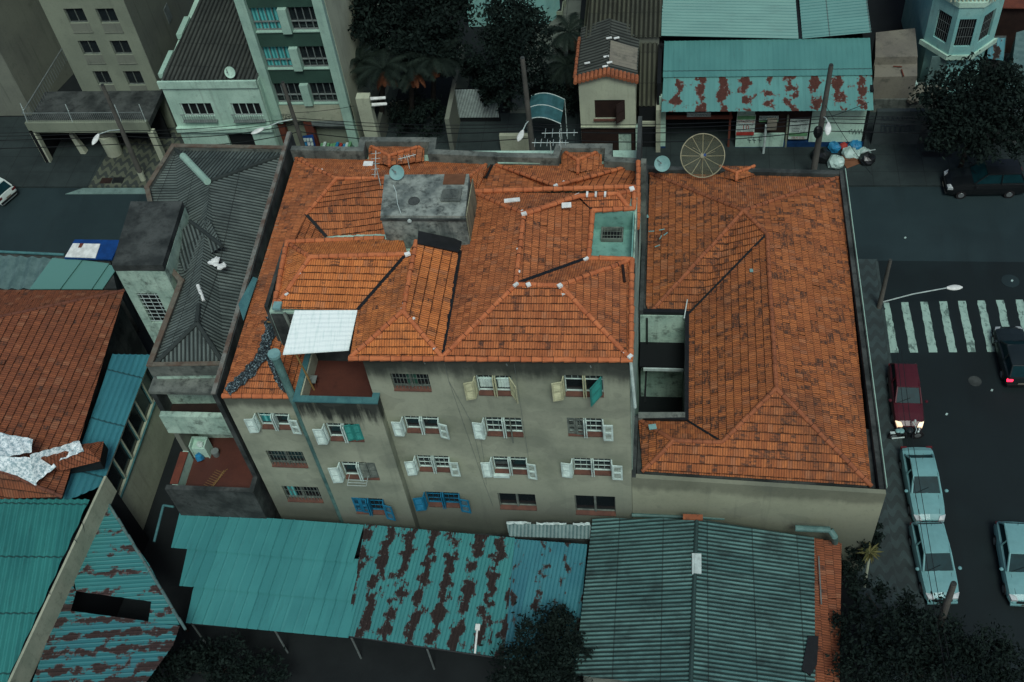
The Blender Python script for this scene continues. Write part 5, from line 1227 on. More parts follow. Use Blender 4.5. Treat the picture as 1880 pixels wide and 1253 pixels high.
# ---- white house with corrugated roof
YW = 57.0
wh = thing('white_house', 'two-storey mint-white house with dark corrugated lean-to roof and two barred windows', 'house', (-30, 60, 0))
hx0, hx1 = Q(296, 160, YW).x, Q(476, 165, YW).x; hz = Q(380, 149, YW).z
w2 = [(334, 391, 190, 214), (427, 480, 190, 214)]; g2 = [(335, 400, 246, 268), (410, 455, 246, 268)]
hs = [rw(YW, *s) for s in w2]
b = B(); b.wall(YW, hx0, hx1 - .02, 0, hz, hs + [rw(YW, 424, 470, 246, 290)]); b.prism([(hx0, YW + .25, hz - .2), (hx1, YW + .25, hz - .2), (hx1, 68, hz - .2), (hx0 - .3, 68, hz - .2)], 0); b.build('wall', M['white_wall'], wh)
for s in w2: rect_window(wh, YW, *s, frame='white_paint', mull=3, fill='dark')
b = B()
for h in hs:
    for i in range(14): x = h[0] + (h[1] - h[0]) * i / 13; b.bb(x - .012, x + .012, YW - .3, YW - .27, h[2] - .28, h[2] + .35)
    b.bb(h[0] - .1, h[1] + .1, YW - .31, YW - .27, h[2] + .35, h[2] + .39); b.bb(h[0] - .1, h[1] + .1, YW - .3, YW, h[2] - .3, h[2] - .26)
b.build('window_grille', M['steel'], wh)
zl_ = Q(400, 232, YW).z; b = B(); b.bb(hx0 - .05, hx1 + .05, YW - .25, YW, zl_ - .35, zl_); b.bb(hx0 - .1, hx1, YW - .15, YW, hz - .5, hz + .05); b.build('ledge', M['white_wall'], wh)
b = B(); sheet(b, [V3(hx0 + .05, YW + .1, hz), V3(hx1, YW + .1, hz), V3(hx1 + .1, 67.8, hz + 1.2), V3(hx0 + 1.2, 67.8, hz + 1.2)], wave(.3, .05), .05, flow=(.06, 1)); b.build('corrugated_roof', M['fibro_dark'], wh)
b = B(); b.bb(hx0 - .28, hx0 + .04, YW + .7, YW + 3.2, hz - .3, hz + .05).bb(hx0 - .1, hx0 + .3, YW + 4.6, YW + 6.6, hz - .1, hz + .3); b.build('side_gutter', M['pilaster'], wh)
h = rw(YW, 424, 470, 246, 290); b = B(); b.bb(h[0], h[1], YW + .19, YW + .24, .0, h[3]); b.build('door', M['dark'], wh)
dish('satellite_dish', 'round white dish on the roof edge of the mint-white house', tuple(Q(428, 147, YW + .3)), .38, (-.1, -1, .5), 'white_wall', pole=.62)
# ---- green banded apartment block
YA = 58.0
ab = thing('banded_apartment_block', 'apartment block with mint pilasters, dark green bands and curtained windows above a street shop', 'apartment block', (-24, 63, 0))
ax0, ax1 = Q(508, 228, YA).x, Q(652, 228, YA).x; AH = 22
b = B(); b.prism([(ax0, YA + .5, AH), (ax1, YA + .5, AH), (ax1, 70, AH), (ax0, 70, AH)], 0); b.build('wall', M['beige'], ab)
b = B(); b.bb(ax1 + .002, ax1 + .03, YA + .1, 70, 0, AH - .01); part_label(b.build('side_wall', M['cream_wall'], ab), 'yellowish blank side wall')
zb0 = Q(570, 221, YA).z; zb1_ = Q(570, 192, YA).z
b = B(); b.bb(ax0, ax1, YA - .1, YA + .49, zb0, zb1_); b.build('band_wall', M['cracked'], ab)
for i, (x, w) in enumerate(((ax0 - .02, .62), (ax1 - .62, .62))):
    b = B(); b.bb(x, x + w, YA - .35, YA + .1, 0.0 if i else zb0, AH); b.build('pilaster', M['pilaster'], ab)
xm = Q(564, 105, YA - .2).x; xmid = (ax0 + ax1) / 2
zs = [(Q(560, 189, YA).z, Q(560, 153, YA).z), (Q(540, 125, YA).z, Q(540, 86, YA).z), (Q(520, 57, YA).z, Q(520, 14, YA).z)]
st3 = zs[1][0] - zs[0][0]; zs.append((zs[2][0] + st3, zs[2][1] + st3))
for i, (z0, z1) in enumerate(zs):
    b = B(); nz = zs[i + 1][0] if i < 3 else AH; b.bb(ax0 + .6, ax1 - .62, YA - .02, YA + .3, z1 + .02, nz - .02); b.build('spandrel', M['green_band'], ab)
    b = B(); b.bb(xmid - .28, xmid + .28, YA - .3, YA + .3, z0 - .05, z1 + .02); b.build('pilaster', M['pilaster'], ab)
    for j, (x0, x1) in enumerate(((ax0 + .6, xmid - .29), (xmid + .29, ax1 - .63))):
        b = B()
        for k in range(5): x = x0 + (x1 - x0) * k / 4; b.bb(x - .025, x + .025, YA + .12, YA + .2, z0 + .06, z1)
        for z in (z0 + .03, z0 + (z1 - z0) * .36, z1 - .03): b.bb(x0, x1, YA + .1, YA + .21, z - .03, z + .03)
        o = b.build('window', M['steel'], ab); g = B(); g.bb(x0, x1, YA + .24, YA + .26, z0, z1); g.build('pane', M['glass'] if not (j == 0 and i > 0) else M['curtain'], o)
    b = B(); b.bb(ax0 + .62, xmid - .3, YA - .12, YA + .1, z0 - .06, z0); b.bb(xmid + .3, ax1 - .64, YA - .12, YA + .1, z0 - .06, z0); b.build('sill', M['pilaster'], ab)
zs_ = Q(520, 215, YA - .1).z
for i, s in enumerate(('EDIFICIO', 'MILIATA')):
    text_mesh(s, .34, (Q(523, 212 + 5 * i, YA - .13).x, YA - .125, Q(523, 212 + 5 * i, YA - .1).z), (1, 0, 0), (0, 0, 1), 'lettering', M['sign_text'], ab)
# shop at its foot
b = B(); b.bb(ax0 + .6, ax1 - .62, YA + 1.6, YA + 1.9, 0, zb0); b.bb(ax0 + .05, ax0 + .5, YA - .05, YA + .3, 0, zb0 - .01); b.bb(ax0 + 1.9, ax0 + 2.5, YA - .05, YA + .3, 0, zb0 - .01); b.build('shop_wall', M['brick_red'], ab)
b = B(); b.bb(ax0 + 2.5, ax1 - .6, YA - .12, YA - .05, zb0 - .45, zb0 - .02); b.build('shop_shutter_box', M['steel'], ab)
kx = Q(610, 250, 57.2).x; kk = thing('shop_counter', 'teal shop counter with coloured goods under the banded apartment block', 'counter', (kx, 57.1, .13))
b = B(); b.bb(kx - 1.1, kx + 1.2, 56.8, 57.5, .13, 1.2); b.build('counter', M['zinc'], kk)
random.seed(11)
for i in range(10):
    b = B(); x = kx - 1.0 + .22 * i; hh = random.uniform(.2, .45); b.bb(x, x + .17, 56.9, 57.4, 1.2, 1.2 + hh); b.build('goods', M[random.choice(['bag_blue', 'sign_red', 'teal_paint', 'sign_white', 'sign_green'])], kk)
mg = thing('magazine_rack', 'rack of blue and white magazines at the shop corner under the banded block', 'rack', (kx - 1.6, 57.1, .13))
b = B(); b.box((kx - 1.7, 57.1, 1.2), (.7, .1, 2.1), .2, Matrix.Rotation(-.25, 3, 'X')); b.build('rack', M['sign_blue'], mg)
for i in range(6):
    for j in range(3):
        b = B(); b.box((kx - 1.95 + .22 * j, 57.0 - .07 * (5 - i) * .5 + .1, .4 + .33 * i), (.17, .05, .24), .2, Matrix.Rotation(-.25, 3, 'X')); b.build('magazine', M[random.choice(['sign_white', 'bag_blue', 'mortar', 'sign_white'])], mg)
tag(B().blob((kx - 2.9, 56.7, .5), .32, 8, .15, 1.2).build('flower_bucket', M['yellow_wood']), 'yellow bunch in a bucket on the pavement by the shop', 'bucket')
# garden wall posts right of the block
gw = thing('gate_post', 'tall pale gatepost with two curved caps beside the banded apartment block', 'gatepost', (Q(655, 215, 57.6).x, 57.6, 0))
a = Q(652, 178, 57.6); b = B(); b.bb(a.x + .05, a.x + .95, 57.4, 58.0, 0, a.z); b.build('post', M['cream_wall'], gw)
b = B()
for i in range(2): b.tube((a.x + 1.0, 57.5, a.z - .1 - .5 * i), (a.x + 1.9, 57.9, a.z - .35 - .5 * i), .12, .1, 8)
b.build('curved_cap', M['mortar'], gw)
b = B(); x0 = Q(690, 240, 58.2).x; b.bb(x0 - .1, x0 + .15, 58.2, 66, 0, 1.9); b.bb(x0 + .15, x0 + 2.4, 62, 62.2, 0, 1.2); tag(b.build('garden_wall', M['beige2']), 'low grey garden wall running back between the palms and the banded block', 'wall')
w1_ = thing('driveway_wall', 'grey wall beside the slatted driveway gate', 'wall', (Q(830, 210, 60).x, 60, 0)); b = B(); x = Q(822, 230, 58).x; b.bb(x - .15, x + .15, 58, 66, 0, 3.0); b.build('wall', M['beige2'], w1_)
sl = thing('slatted_gate', 'grey slatted driveway gate between the trees', 'gate', (Q(870, 190, 60).x, 60, 0))
a, c = Q(832, 166, 61), Q(915, 216, 61); b = B(); n = 28
for i in range(n): x = a.x + (c.x - a.x) * i / (n - 1); b.bb(x - .03, x + .03, 61, 61.06, c.z, a.z)
b.build('slats', M['steel_pale'], sl); b = B(); b.bb(a.x - .1, c.x + .1, 61.07, 61.12, c.z + .1, c.z + .22).bb(a.x - .1, c.x + .1, 61.07, 61.12, a.z - .22, a.z - .1).bb(a.x - .1, c.x + .1, 61.13, 61.2, 0, a.z); b.build('frame', M['dark'], sl)
b = B(); b.bb(Q(915, 240, 57.9).x, Q(970, 240, 57.9).x, 57.9, 58.2, 0, Q(940, 250, 57.9).z); tag(b.build('pier_wall', M['cracked']), 'stained block of wall beside the street lamp in front of the cypress', 'wall')
# curved canopy
cc = thing('curved_canopy', 'small barrel-curved teal canopy on a steel frame over a gate', 'canopy', tuple(Q(1005, 230, 58)))
b = B(); a, e = Q(968, 222, 57.2), Q(1030, 226, 57.2); L0 = []; L1 = []
for i in range(13):
    t = i / 12; x = a.x + (e.x - a.x) * t; z = a.z - .1 + .55 * math.sin(math.pi * (t * .8 + .2)) ; L0.append(V3(x, 57.0, z)); L1.append(V3(x + .1, 59.3, z + .1))
for i in range(12): b.face([L0[i], L0[i + 1], L1[i + 1], L1[i]])
b.build('barrel_sheet', M['polycarb'], cc, True); b = B(); b.path(L0, .03, 5); b.path([p.lerp(q, .5) + V3(0, 0, .02) for p, q in zip(L0, L1)], .03, 5); b.path(L1, .03, 5)
for p in (L0[0], L0[-1], L1[-1]): b.tube(p, (p.x, p.y, 0), .03)
b.build('frame', M['steel_pale'], cc)
# passage and pale houses behind the trees
b = B(); b.prism([P(925, 260, .08), P(1045, 260, .08), P(1070, -30, .08), P(985, -30, .08)], -.05); struct(b.build('garden_path', paving('garden_path_paving', (.13, .15, .125), (.1, .115, .1), 'slab')))
bh = thing('pale_house', 'pale green house corner showing between the dark trees at the top edge', 'house', tuple(P(1015, 40, 0)))
b = B(); c = P(1005, 45, 0.1); b.prism([(c.x, c.y, 7), (c.x + .9, c.y + 1.2, 7), (c.x - 1, c.y + 9, 7), (c.x - 6, c.y + 9, 7), (c.x - 6, c.y, 7)], 0); b.build('wall', M['bluewall'], bh)
b = B(); b.bb(c.x - 6.2, c.x + .2, c.y - .2, c.y + 9, 7.0, 7.2); b.build('roof', M['concrete'], bh)
b = B(); b.box((c.x - .6, c.y - .02, 4), (.7, .06, 1.2)); b.build('window', M['glass'], bh)
for x, y, l in ((1026, 22, 'square pale planter box on the path near the top edge'), (1032, 3, 'square pale planter box cut by the top edge on the path')):
    p = P(x, y, .1); t = thing('planter', l, 'planter', tuple(p), 'planters on the garden path'); b = B(); b.bb(p.x - .35, p.x + .35, p.y - .7, p.y + .7, .1, .6); b.build('box', M['beige'], t); b = B(); b.bb(p.x - .27, p.x + .27, p.y - .62, p.y + .62, .601, .63); b.build('soil', M['leafdark'] if False else M['black'], t)
# ---- small cream house
YH = 58.0
sh2 = thing('cream_house', 'narrow cream two-storey house with wavy tiled gable edge and one dark shuttered window', 'house', (-5, 62, 0))
x0, x1 = Q(1064, 190, YH).x, Q(1167, 190, YH).x; zf = Q(1115, 232, YH).z; ze = Q(1064, 152, YH).z; zp_ = Q(1115, 140, YH).z
wn = rw(YH, 1092, 1147, 184, 218); dn = rw(YH, 1136, 1159, 247, 284)
b = B(); b.wall(YH, x0, x1, zf, ze - .01, [wn]); b.face([(x0, YH, ze - .01), (x1, YH, ze - .01), ((x0 + x1) / 2, YH, zp_)]); b.bb(x0, x1, YH - .08, YH, zf - .12, zf); b.face([(x1, YH, 0), (x1, 70, 0), (x1, 70, ze), (x1, YH, ze)]); b.face([(x0, YH, 0), (x0, YH, ze), (x0, 70, ze), (x0, 70, 0)]); b.build('wall', M['cream_wall'], sh2)
b = B(); b.wall(YH + .06, x0, x1 - .1, 0, zf - .12, [(dn[0], dn[1], 0, dn[3])]); b.build('ground_floor_wall', M['dkwood'], sh2)
b = B(); b.bb(dn[0], dn[1], YH + .12, YH + .18, 0, dn[3]); part_label(b.build('door', M['mould_white'], sh2), 'pale scribbled door')
b = B(); b.bb(x1 - .02, x1 + .3, YH - .1, YH + .2, 0, zf); b.build('pilaster', M['mould_white'], sh2)
b = B(); b.bb(wn[0], wn[1], YH + .1, YH + .2, wn[2], wn[3]); o = b.build('window', M['dkwood'], sh2); b = B(); b.bb(wn[0] - .1, wn[1] - .3, YH - .15, YH + .1, wn[2] - .12, wn[2] - .01); b.build('sill', M['sill'], o)
b = B(); leaf_mesh(b, (wn[1], YH - .02), (-.72, -.69), .75, wn[2], wn[3]); b.build('shutter', M['dkwood'], o)
# roof: small gable in front, long corrugated roof behind
rz_, ry2 = zp_ + .25, 63.5
b = B(); W2 = wave(.3, .05)
sheet(b, [V3(x0 - .15, YH + .2, ze + .1), V3((x0 + x1) / 2, YH + .1, rz_), V3((x0 + x1) / 2, ry2, rz_ + .1), V3(x0 - .15, ry2, ze + .1)], W2, .05, flow=(1, 0)); sheet(b, [V3(x1 + .12, YH + .2, ze + .1), V3(x1 + .12, ry2, ze + .1), V3((x0 + x1) / 2, ry2, rz_ + .1), V3((x0 + x1) / 2, YH + .1, rz_)], W2, .05, flow=(-1, 0)); b.build('front_roof', M['fibro_dark'], sh2)
b = B()
for sx, xa in ((-1, x0 - .3), (1, x1 + .2)):
    xm2 = (x0 + x1) / 2; n = 8
    for i in range(n):
        t = (i + .5) / n; x = xa + (xm2 - xa) * t; z = ze + .1 + (rz_ - ze - .1) * t + .05; b.tube((x, YH - .3, z), (x, YH + .35, z + .03), .13, .12, 8)
b.build('verge_tiles', M['ridge_corner'], sh2)
b = B(); ridge(b, (x0 - .25, YH + .3, ze + .15), (x0 - .2, 62.3, ze + .2), .13); b.build('side_tiles', M['ridge_corner'], sh2)
b = B(); sheet(b, [V3(x0 + .2, 62.2, ze + .25), V3(x1 + 1.55, 62.2, ze + .25), V3(x1 + 1.7, 78, ze + 2.6), V3(x0 + .6, 78, ze + 2.6)], wave(.3, .06), .05, flow=(0, 1)); b.build('back_roof', M['fibro_brown'], sh2)
b = B(); b.bb(x0 + .3, x1 + 1.4, 62.4, 77, 0, ze + .15); b.build('back_wall', M['beige2'], sh2)
b = B(); pz = ze - .3; a = Q(1176, 115, 62); sheet(b, [V3(x1 + .2, YH + .4, zf + 1.3), V3(x1 + 1.3, YH + .4, zf + 1.3), V3(x1 + 1.3, 62.1, ze - .1), V3(x1 + .2, 62.1, ze - .1)], wave(.3, .05), .05, flow=(0, 1)); b.build('side_roof', M['fibro_brown'], sh2)
b = B(); b.bb(x1 + .2, x1 + 1.3, YH + .45, YH + .6, 0, zf + 1.2); b.build('side_passage_wall', M['dark'], sh2); b = B(); b.bb(x1 + .25, x1 + 1.25, YH + .3, YH + .44, zf - .3, zf + .05); b.bb(x1 + 1.3, x1 + 1.6, YH - .1, 62, 0, zf + 1.4); b.build('side_passage_beam', M['cracked'], sh2)
mb = B()
for x, y, z in ((1118, 70, .5), (1132, 70, .5), (1113, 104, .35), (1119, 115, .4), (1111, 122, .35), (1078, 116, .2)): mb.box(P(x, y, ze + z + .4), (.35, .14, .05), .3)
mb.build('mortar_patch', M['mortar'], sh2)
sk2 = B(); sheet(sk2, [V3((x0 + x1) / 2 + .12, YH + 1.0, rz_ + .02), V3(x1 + .05, YH + 1.0, ze + .18), V3(x1 + .05, YH + 3.2, ze + .18), V3((x0 + x1) / 2 + .12, YH + 3.2, rz_ + .08)], wave(.3, .05), .05, flow=(-1, 0)); part_label(sk2.build('roof_sheet', M['patio'], sh2), 'paler tan sheet on the small gable')
# ---- parking shed
pk = thing('parking_shed', 'parking garage with pale green sheet roofs, a rusty eave and price signs', 'parking garage', (6, 62, 0))
ye = 57.2; pe0, pe1 = Q(1214, 206, ye), Q(1603, 208, ye)
zE = pe0.z; up_z = zE + 1.7; yu = 62.2; ym = 59.7
px1 = pe1.x
b = B(); g = ribs(.33, .05, .14)
sheet(b, [V3(pe0.x, ye, zE), V3(px1, ye, zE), V3(px1, ym, zE + .85), V3(pe0.x + .1, ym, zE + .85)], g, .066, flow=(0, 1)); part_label(b.build('eave_sheets', M['m_park_rust'], pk), 'lower green sheets blotched with red rust')
b = B(); sheet(b, [V3(pe0.x + .05, ym - .2, zE + .9), V3(px1, ym - .2, zE + .9), V3(px1, yu, up_z), V3(pe0.x + .1, yu, up_z)], g, .066, flow=(0, 1)); b.build('middle_sheets', M['m_park2'], pk)
xs_ = Q(1457, 60, 66).x
b = B(); sheet(b, [V3(pe0.x - .1, yu - .1, up_z + .5), V3(xs_ - .12, yu - .1, up_z + .1), V3(xs_ - .12, 82, up_z + 1.1), V3(pe0.x - .1, 82, up_z + 1.5)], wave(.3, .06), .05, flow=(1, 0)); b.build('upper_sheets', M['m_park'], pk)
b = B(); sheet(b, [V3(xs_ + .12, yu - .1, up_z + .1), V3(px1, yu - .1, up_z + .5), V3(px1, 82, up_z + 1.5), V3(xs_ + .12, 82, up_z + 1.1)], wave(.3, .06), .05, flow=(-1, 0)); b.build('upper_sheets', M['m_park2'], pk)
b = B(); b.bb(xs_ - .12, xs_ + .12, yu, 82, up_z - .3, up_z + .05); b.build('valley_gutter', M['black'], pk)
yw = 58.4
b = B(); b.bb(pe0.x - .1, px1, yw + 3.5, yw + 3.7, 0, up_z - .1); b.bb(pe0.x - .3, pe0.x - .05, yw, 82, 0, zE + 1.3); b.bb(px1 - .15, px1 + .05, yw, 82, 0, zE + .6); b.build('side_wall', M['dark'], pk)
Z = lambda x, y: Q(x, y, yw)
b = B(); b.bb(Z(1351, 250).x, Z(1440, 250).x, yw, yw + .2, Z(1400, 270).z, Z(1400, 246).z); b.bb(Z(1352, 230).x, Z(1384, 230).x, yw, yw + .2, Z(1370, 246).z, zE + .3); b.bb(Z(1490, 220).x, px1, yw, yw + .2, .55, zE + .35); b.bb(Z(1210, 240).x, Z(1222, 240).x, yw - .05, yw + .2, Z(1215, 268).z, zE + .3); b.build('front_wall', M['white_wall'], pk)
b = B(); b.bb(Z(1351, 250).x, Z(1440, 250).x, yw - .02, yw + .2, .13, Z(1400, 270).z); b.bb(Z(1440, 250).x, px1, yw - .01, yw + .2, .13, .55); b.bb(Z(1210, 240).x, Z(1222, 240).x, yw - .07, yw + .2, .1, Z(1215, 268).z); b.build('blue_base', flat('deep_blue_base', (.006, .04, .12), .7), pk)
b = B(); b.bb(Z(1384, 230).x, Z(1490, 230).x, yw + .1, yw + .2, Z(1400, 246).z, zE + .3); b.build('dark_panel', M['dkwood'], pk)
b = B(); b.bb(Z(1222, 216).x, Z(1345, 216).x, yw - .02, yw + .08, Z(1280, 219).z, Z(1280, 213).z); b.bb(Z(1338, 230).x, Z(1342, 230).x, yw, yw + .1, .1, zE); b.build('gate_frame', M['brick_red'], pk)
a = Z(1441, 265); b = B(); b.tube(Z(1447, 212), Z(1441, 282), .07); b.build('post', M['beige'], pk)
def sign(label, l, r, t, bo, rows, mat='sign_white', grp='signs on the parking garage', yy=None):
    yy = yw - .12 if yy is None else yy; x0, x1 = Q(l, (t + bo) / 2, yy).x, Q(r, (t + bo) / 2, yy).x; z1, z0 = Q(l, t, yy).z, Q(l, bo, yy).z
    s = thing('sign', label, 'sign', ((x0 + x1) / 2, yy, z0), grp); b = B(); b.bb(x0, x1, yy, yy + .05, z0, z1); b.build('board', M[mat], s)
    for tx, fy, sz, mt, bg in rows:
        zc = z1 + (z0 - z1) * fy
        if bg: b = B(); b.bb(x0 + .02, x1 - .02, yy - .008, yy - .001, zc - sz * .55, zc + sz * .55); b.build('stripe', M[bg], s)
        if tx: text_mesh(tx, sz, ((x0 + x1) / 2, yy - .014, zc), (1, 0, 0), (0, 0, 1), 'lettering', M[mt], s, min(1.0, (x1 - x0) / (.64 * sz * len(tx))))
sign('long thin pale sign reading ESTACIONAMENTO over the gate', 1261, 1305, 208, 215, [('ESTACIONAMENTO', .5, .3, 'sign_text', None)])
sign('tall white price board reading ESTACIONE 10', 1352, 1386, 212, 249, [(None, .12, .3, None, 'sign_green'), ('ESTACIONE', .32, .34, 'sign_red', None), ('DIARIA R$', .47, .2, 'sign_text', None), ('10', .6, .5, 'sign_red', None), ('ATE 12 HORAS', .78, .2, 'sign_text', None), (None, .91, .26, None, 'sign_red')])
sign('narrow white sign reading PROMOÇÃO on the dark panel', 1394, 1429, 214, 224, [('PROMOÇÃO', .35, .34, 'sign_text', None), (None, .85, .14, None, 'sign_green')])
sign('white price table with lines of prices beside the pale post', 1449, 1484, 220, 256, [('TABELA PREÇO', .1, .26, 'sign_text', None), ('1 HORA  8,00', .3, .24, 'sign_text', None), ('2 HORAS  12,00', .45, .24, 'sign_text', None), ('DIARIA  25,00', .6, .24, 'sign_text', None), (None, .76, .26, None, 'sign_green'), ('7:00 AS 22:00', .92, .24, 'sign_red', None)])
b = B(); a = Q(1417, 230, yw - .6); b.bb(a.x - .3, a.x + .3, yw - .75, yw - .45, a.z - .3, a.z + .45); mbx = thing('meter_box', 'pale meter box on a white post in front of the dark panel', 'meter box', (a.x, yw - .6, .13)); b.build('box', M['patio'], mbx); b = B(); b.tube((a.x - .35, yw - .6, .13), (a.x - .35, yw - .6, a.z), .08); b.build('post', M['steel_pale'], mbx)
# graffiti on the white wall and the black-and-white letters low down
b = B(); random.seed(21)
for x in (1560, 1566, 1572, 1578): b.path([Q(x, 246, yw - .01), Q(x + random.uniform(-3, 4), 241, yw - .01), Q(x + 4, 238, yw - .01), Q(x + 5, 247, yw - .01)], .018, 4)
for x in (1375, 1384, 1394): b.path([Q(x - 3, 257, yw - .02), Q(x + 4, 258, yw - .02)], .02, 4); b.path([Q(x, 252, yw - .02), Q(x + 1, 263, yw - .02)], .02, 4)
b.build('graffiti', M['sign_text'], pk)
# ---- street wall with graffiti and dark hedge strip right of the parking garage
gwl = thing('graffiti_wall', 'dark street wall with faint graffiti right of the parking garage', 'wall', (Q(1650, 260, 58.6).x, 58.6, 0))
x0, x1 = Q(1606, 230, 58.6).x, Q(1692, 230, 58.6).x; zt2 = Q(1650, 205, 58.6).z
b = B(); b.bb(x0, x1, 58.6, 58.9, 0, zt2); b.build('wall', dirty('dim_wall', (.05, .065, .065), (.035, .048, .048), (.015, .02, .02), .4, .6, .9), gwl)
b = B()
for i in range(7):
    x = 1618 + i * 9; b.path([Q(x, 243, 58.58), Q(x, 231, 58.58), Q(x + 6, 231, 58.58), Q(x + 6, 243, 58.58)], .03, 4); b.path([Q(x, 222, 58.58), Q(x + 3, 214, 58.58), Q(x + 6, 222, 58.58)], .025, 4)
b.build('graffiti', M['sign_text'], gwl)
b = B(); b.bb(x1 + .02, x1 + 26, 58.7, 59.0, 0, 2.0); gz = tag(b.build('street_wall', M['concrete_dark']), 'dark street wall behind the shadowy tree at the right edge', 'wall')
b = B(); a, e = Q(1846, 222, 58.68), Q(1868, 231, 58.68); b.bb(a.x, e.x, 58.66, 58.69, e.z, a.z); b.build('sticker', M['patio'], gz)
# slabs behind
pt = thing('ruined_yard_building', 'low ruined building with stained pale roof slabs between the parking garage and the blue house', 'ruin', tuple(P(1645, 130, 0)))
def slab(pts, z, d, nm, mat): b = B(); b.prism([P(x, y, z) for x, y in pts], (d,)); b.build(nm, M[mat], pt)
slab([(1608, 60), (1680, 52), (1685, 104), (1607, 106)], 3.6, 3.6, 'roof_slab', 'patio'); slab([(1607, 109), (1684, 107), (1684, 140), (1605, 142)], 3.0, 3.0, 'roof_slab', 'patio'); slab([(1605, 150), (1730, 152), (1722, 184), (1606, 183)], 1.2, 1.2, 'yard_slab', 'concrete')
b = B(); random.seed(8)
for i in range(26): c = P(random.uniform(1668, 1735), random.uniform(160, 185), 1.25); b.box(c, (random.uniform(.2, .6), random.uniform(.15, .5), random.uniform(.1, .3)), random.uniform(0, 3))
b.build('rubble', M['patio'], pt)
b = B(); b.path([P(1655, 128, 3.1), P(1659, 140, 3.1)], .05); b.path([P(1640, 122, 3.1), P(1656, 123, 3.1)], .04); b.build('pipe', M['brick_red'], pt)
tag(B().blob(P(1677, 154, 1.4), .28, 8, .3, .8).build('bag', M['bag_white']), 'white bag at the foot of the blue bay house', 'bag')
# ---- blue bay-fronted house
bb_ = thing('bay_house', 'peeling pale blue house with a three-sided bay of dark barred windows at the top right', 'house', tuple(P(1750, 150, 0)))
def zs2(x, y, Y): return Q(x, y, Y).z
yb_ = 63.0; pA, pB, pC, pD = Q(1697, 70, yb_ + 1.6), Q(1742, 96, yb_), Q(1784, 96, yb_), Q(1826, 66, yb_ + 1.6)
ztop = Q(1763, 10, yb_).z; zbot = Q(1763, 102, yb_).z
def bayface(p, q, zt, zb, hz0, hz1, m0, m1):
    d = Vector((q.x - p.x, q.y - p.y, 0)); at = lambda t, z: V3(p.x + d.x * t, p.y + d.y * t, z)
    b = B()
    for t0, t1, z0, z1 in ((0, m0, zb, zt), (m1, 1, zb, zt), (m0, m1, zb, hz0), (m0, m1, hz1, zt)): b.face([at(t0, z0), at(t1, z0), at(t1, z1), at(t0, z1)])
    nrm = Vector((d.y, -d.x, 0)).normalized() * -.15
    for (a, c) in (((m0, hz0), (m1, hz0)), ((m1, hz0), (m1, hz1)), ((m1, hz1), (m0, hz1)), ((m0, hz1), (m0, hz0))): b.face([at(*a), at(*c), at(*c) + nrm, at(*a) + nrm])
    b.build('bay_wall', M['bluewall'], bb_)
    g = B(); g.face([at(m0, hz0) + nrm * .95, at(m1, hz0) + nrm * .95, at(m1, hz1) + nrm * .95, at(m0, hz1) + nrm * .95]); o = g.build('window', M['dark'], bb_)
    g = B()
    for i in range(1, 7): t = m0 + (m1 - m0) * i / 7; g.tube(at(t, hz0) + nrm * .5, at(t, hz1) + nrm * .5, .012, None, 4)
    for i in (1, 2): z = hz0 + (hz1 - hz0) * i / 3; g.tube(at(m0, z) + nrm * .5, at(m1, z) + nrm * .5, .012, None, 4)
    g.build('grille', M['steel'], o)
h0, h1 = Q(1763, 86, yb_).z, Q(1763, 36, yb_).z
bayface(pA, pB, ztop, zbot, h0, h1, .3, .82); bayface(pB, pC, ztop, zbot, h0, h1, .14, .86); bayface(pC, pD, ztop, zbot, h0, h1, .18, .7)
b = B(); pl = [V3(p.x, p.y, 0) for p in (pA, pB, pC, pD)]
cen = sum(pl, V3(0, 0, 0)) / 4; out = lambda s, z: [V3(cen.x + (p.x - cen.x) * s, cen.y + (p.y - cen.y) * s, z) for p in pl]
b.prism(out(1.12, zbot + .05), (.35,)); b.prism(out(1.1, ztop + .2), (.35,)); b.build('cornice', M['white_wall'], bb_)
b = B(); b.prism([V3(pA.x + .3, pA.y + .1, zbot), V3(pB.x + .2, pB.y + .4, zbot), V3(pC.x - .2, pC.y + .4, zbot), V3(pD.x - .3, pD.y + .1, zbot), V3(pD.x, 72, zbot), V3(pA.x, 72, zbot)], 0); b.prism([V3(pA.x, pA.y + .02, ztop), V3(pD.x, pD.y + .02, ztop), V3(pD.x, 76, ztop), V3(pA.x, 76, ztop)], zbot); b.build('wall', M['bluewall'], bb_)
b = B()
for i in range(12):
    t = i / 11; x = pB.x - .6 + (pC.x - pB.x + 1.2) * t; b.tube((x, yb_ + .1, ztop + .2), (x, yb_ + .1, ztop + .9), .06)
b.bb(pB.x - .8, pC.x + .8, yb_, yb_ + .25, ztop + .9, ztop + 1.05); b.build('balustrade', M['cream_wall'], bb_)
a, e = Q(1700, 105, yb_ + .05), Q(1718, 143, yb_ + .05); b = B(); b.bb(pB.x - .9, pB.x + .1, yb_ + .3, yb_ + .36, 0.1, zbot - .3); part_label(b.build('door', M['zinc'], bb_), 'blue-grey door beneath the bay')
b = B(); b.prism([P(1692, 143, .5), P(1712, 138, .5), P(1726, 152, .5), P(1706, 158, .5)], 0); b.build('doorstep', M['mortar'], bb_)
bs = thing('blue_lean_to', 'dim blue-green ribbed lean-to and wall at the top right edge', 'lean-to', tuple(P(1850, 100, 0)))
b = B(); sheet(b, [P(1816, 70, 3.4), P(1846, 70, 3.4), P(1842, 112, 2.6), P(1812, 108, 2.6)], ribs(.5, .06, .2), .1, flow=(0, 1)); b.build('sheet_roof', M['m_spots'], bs)
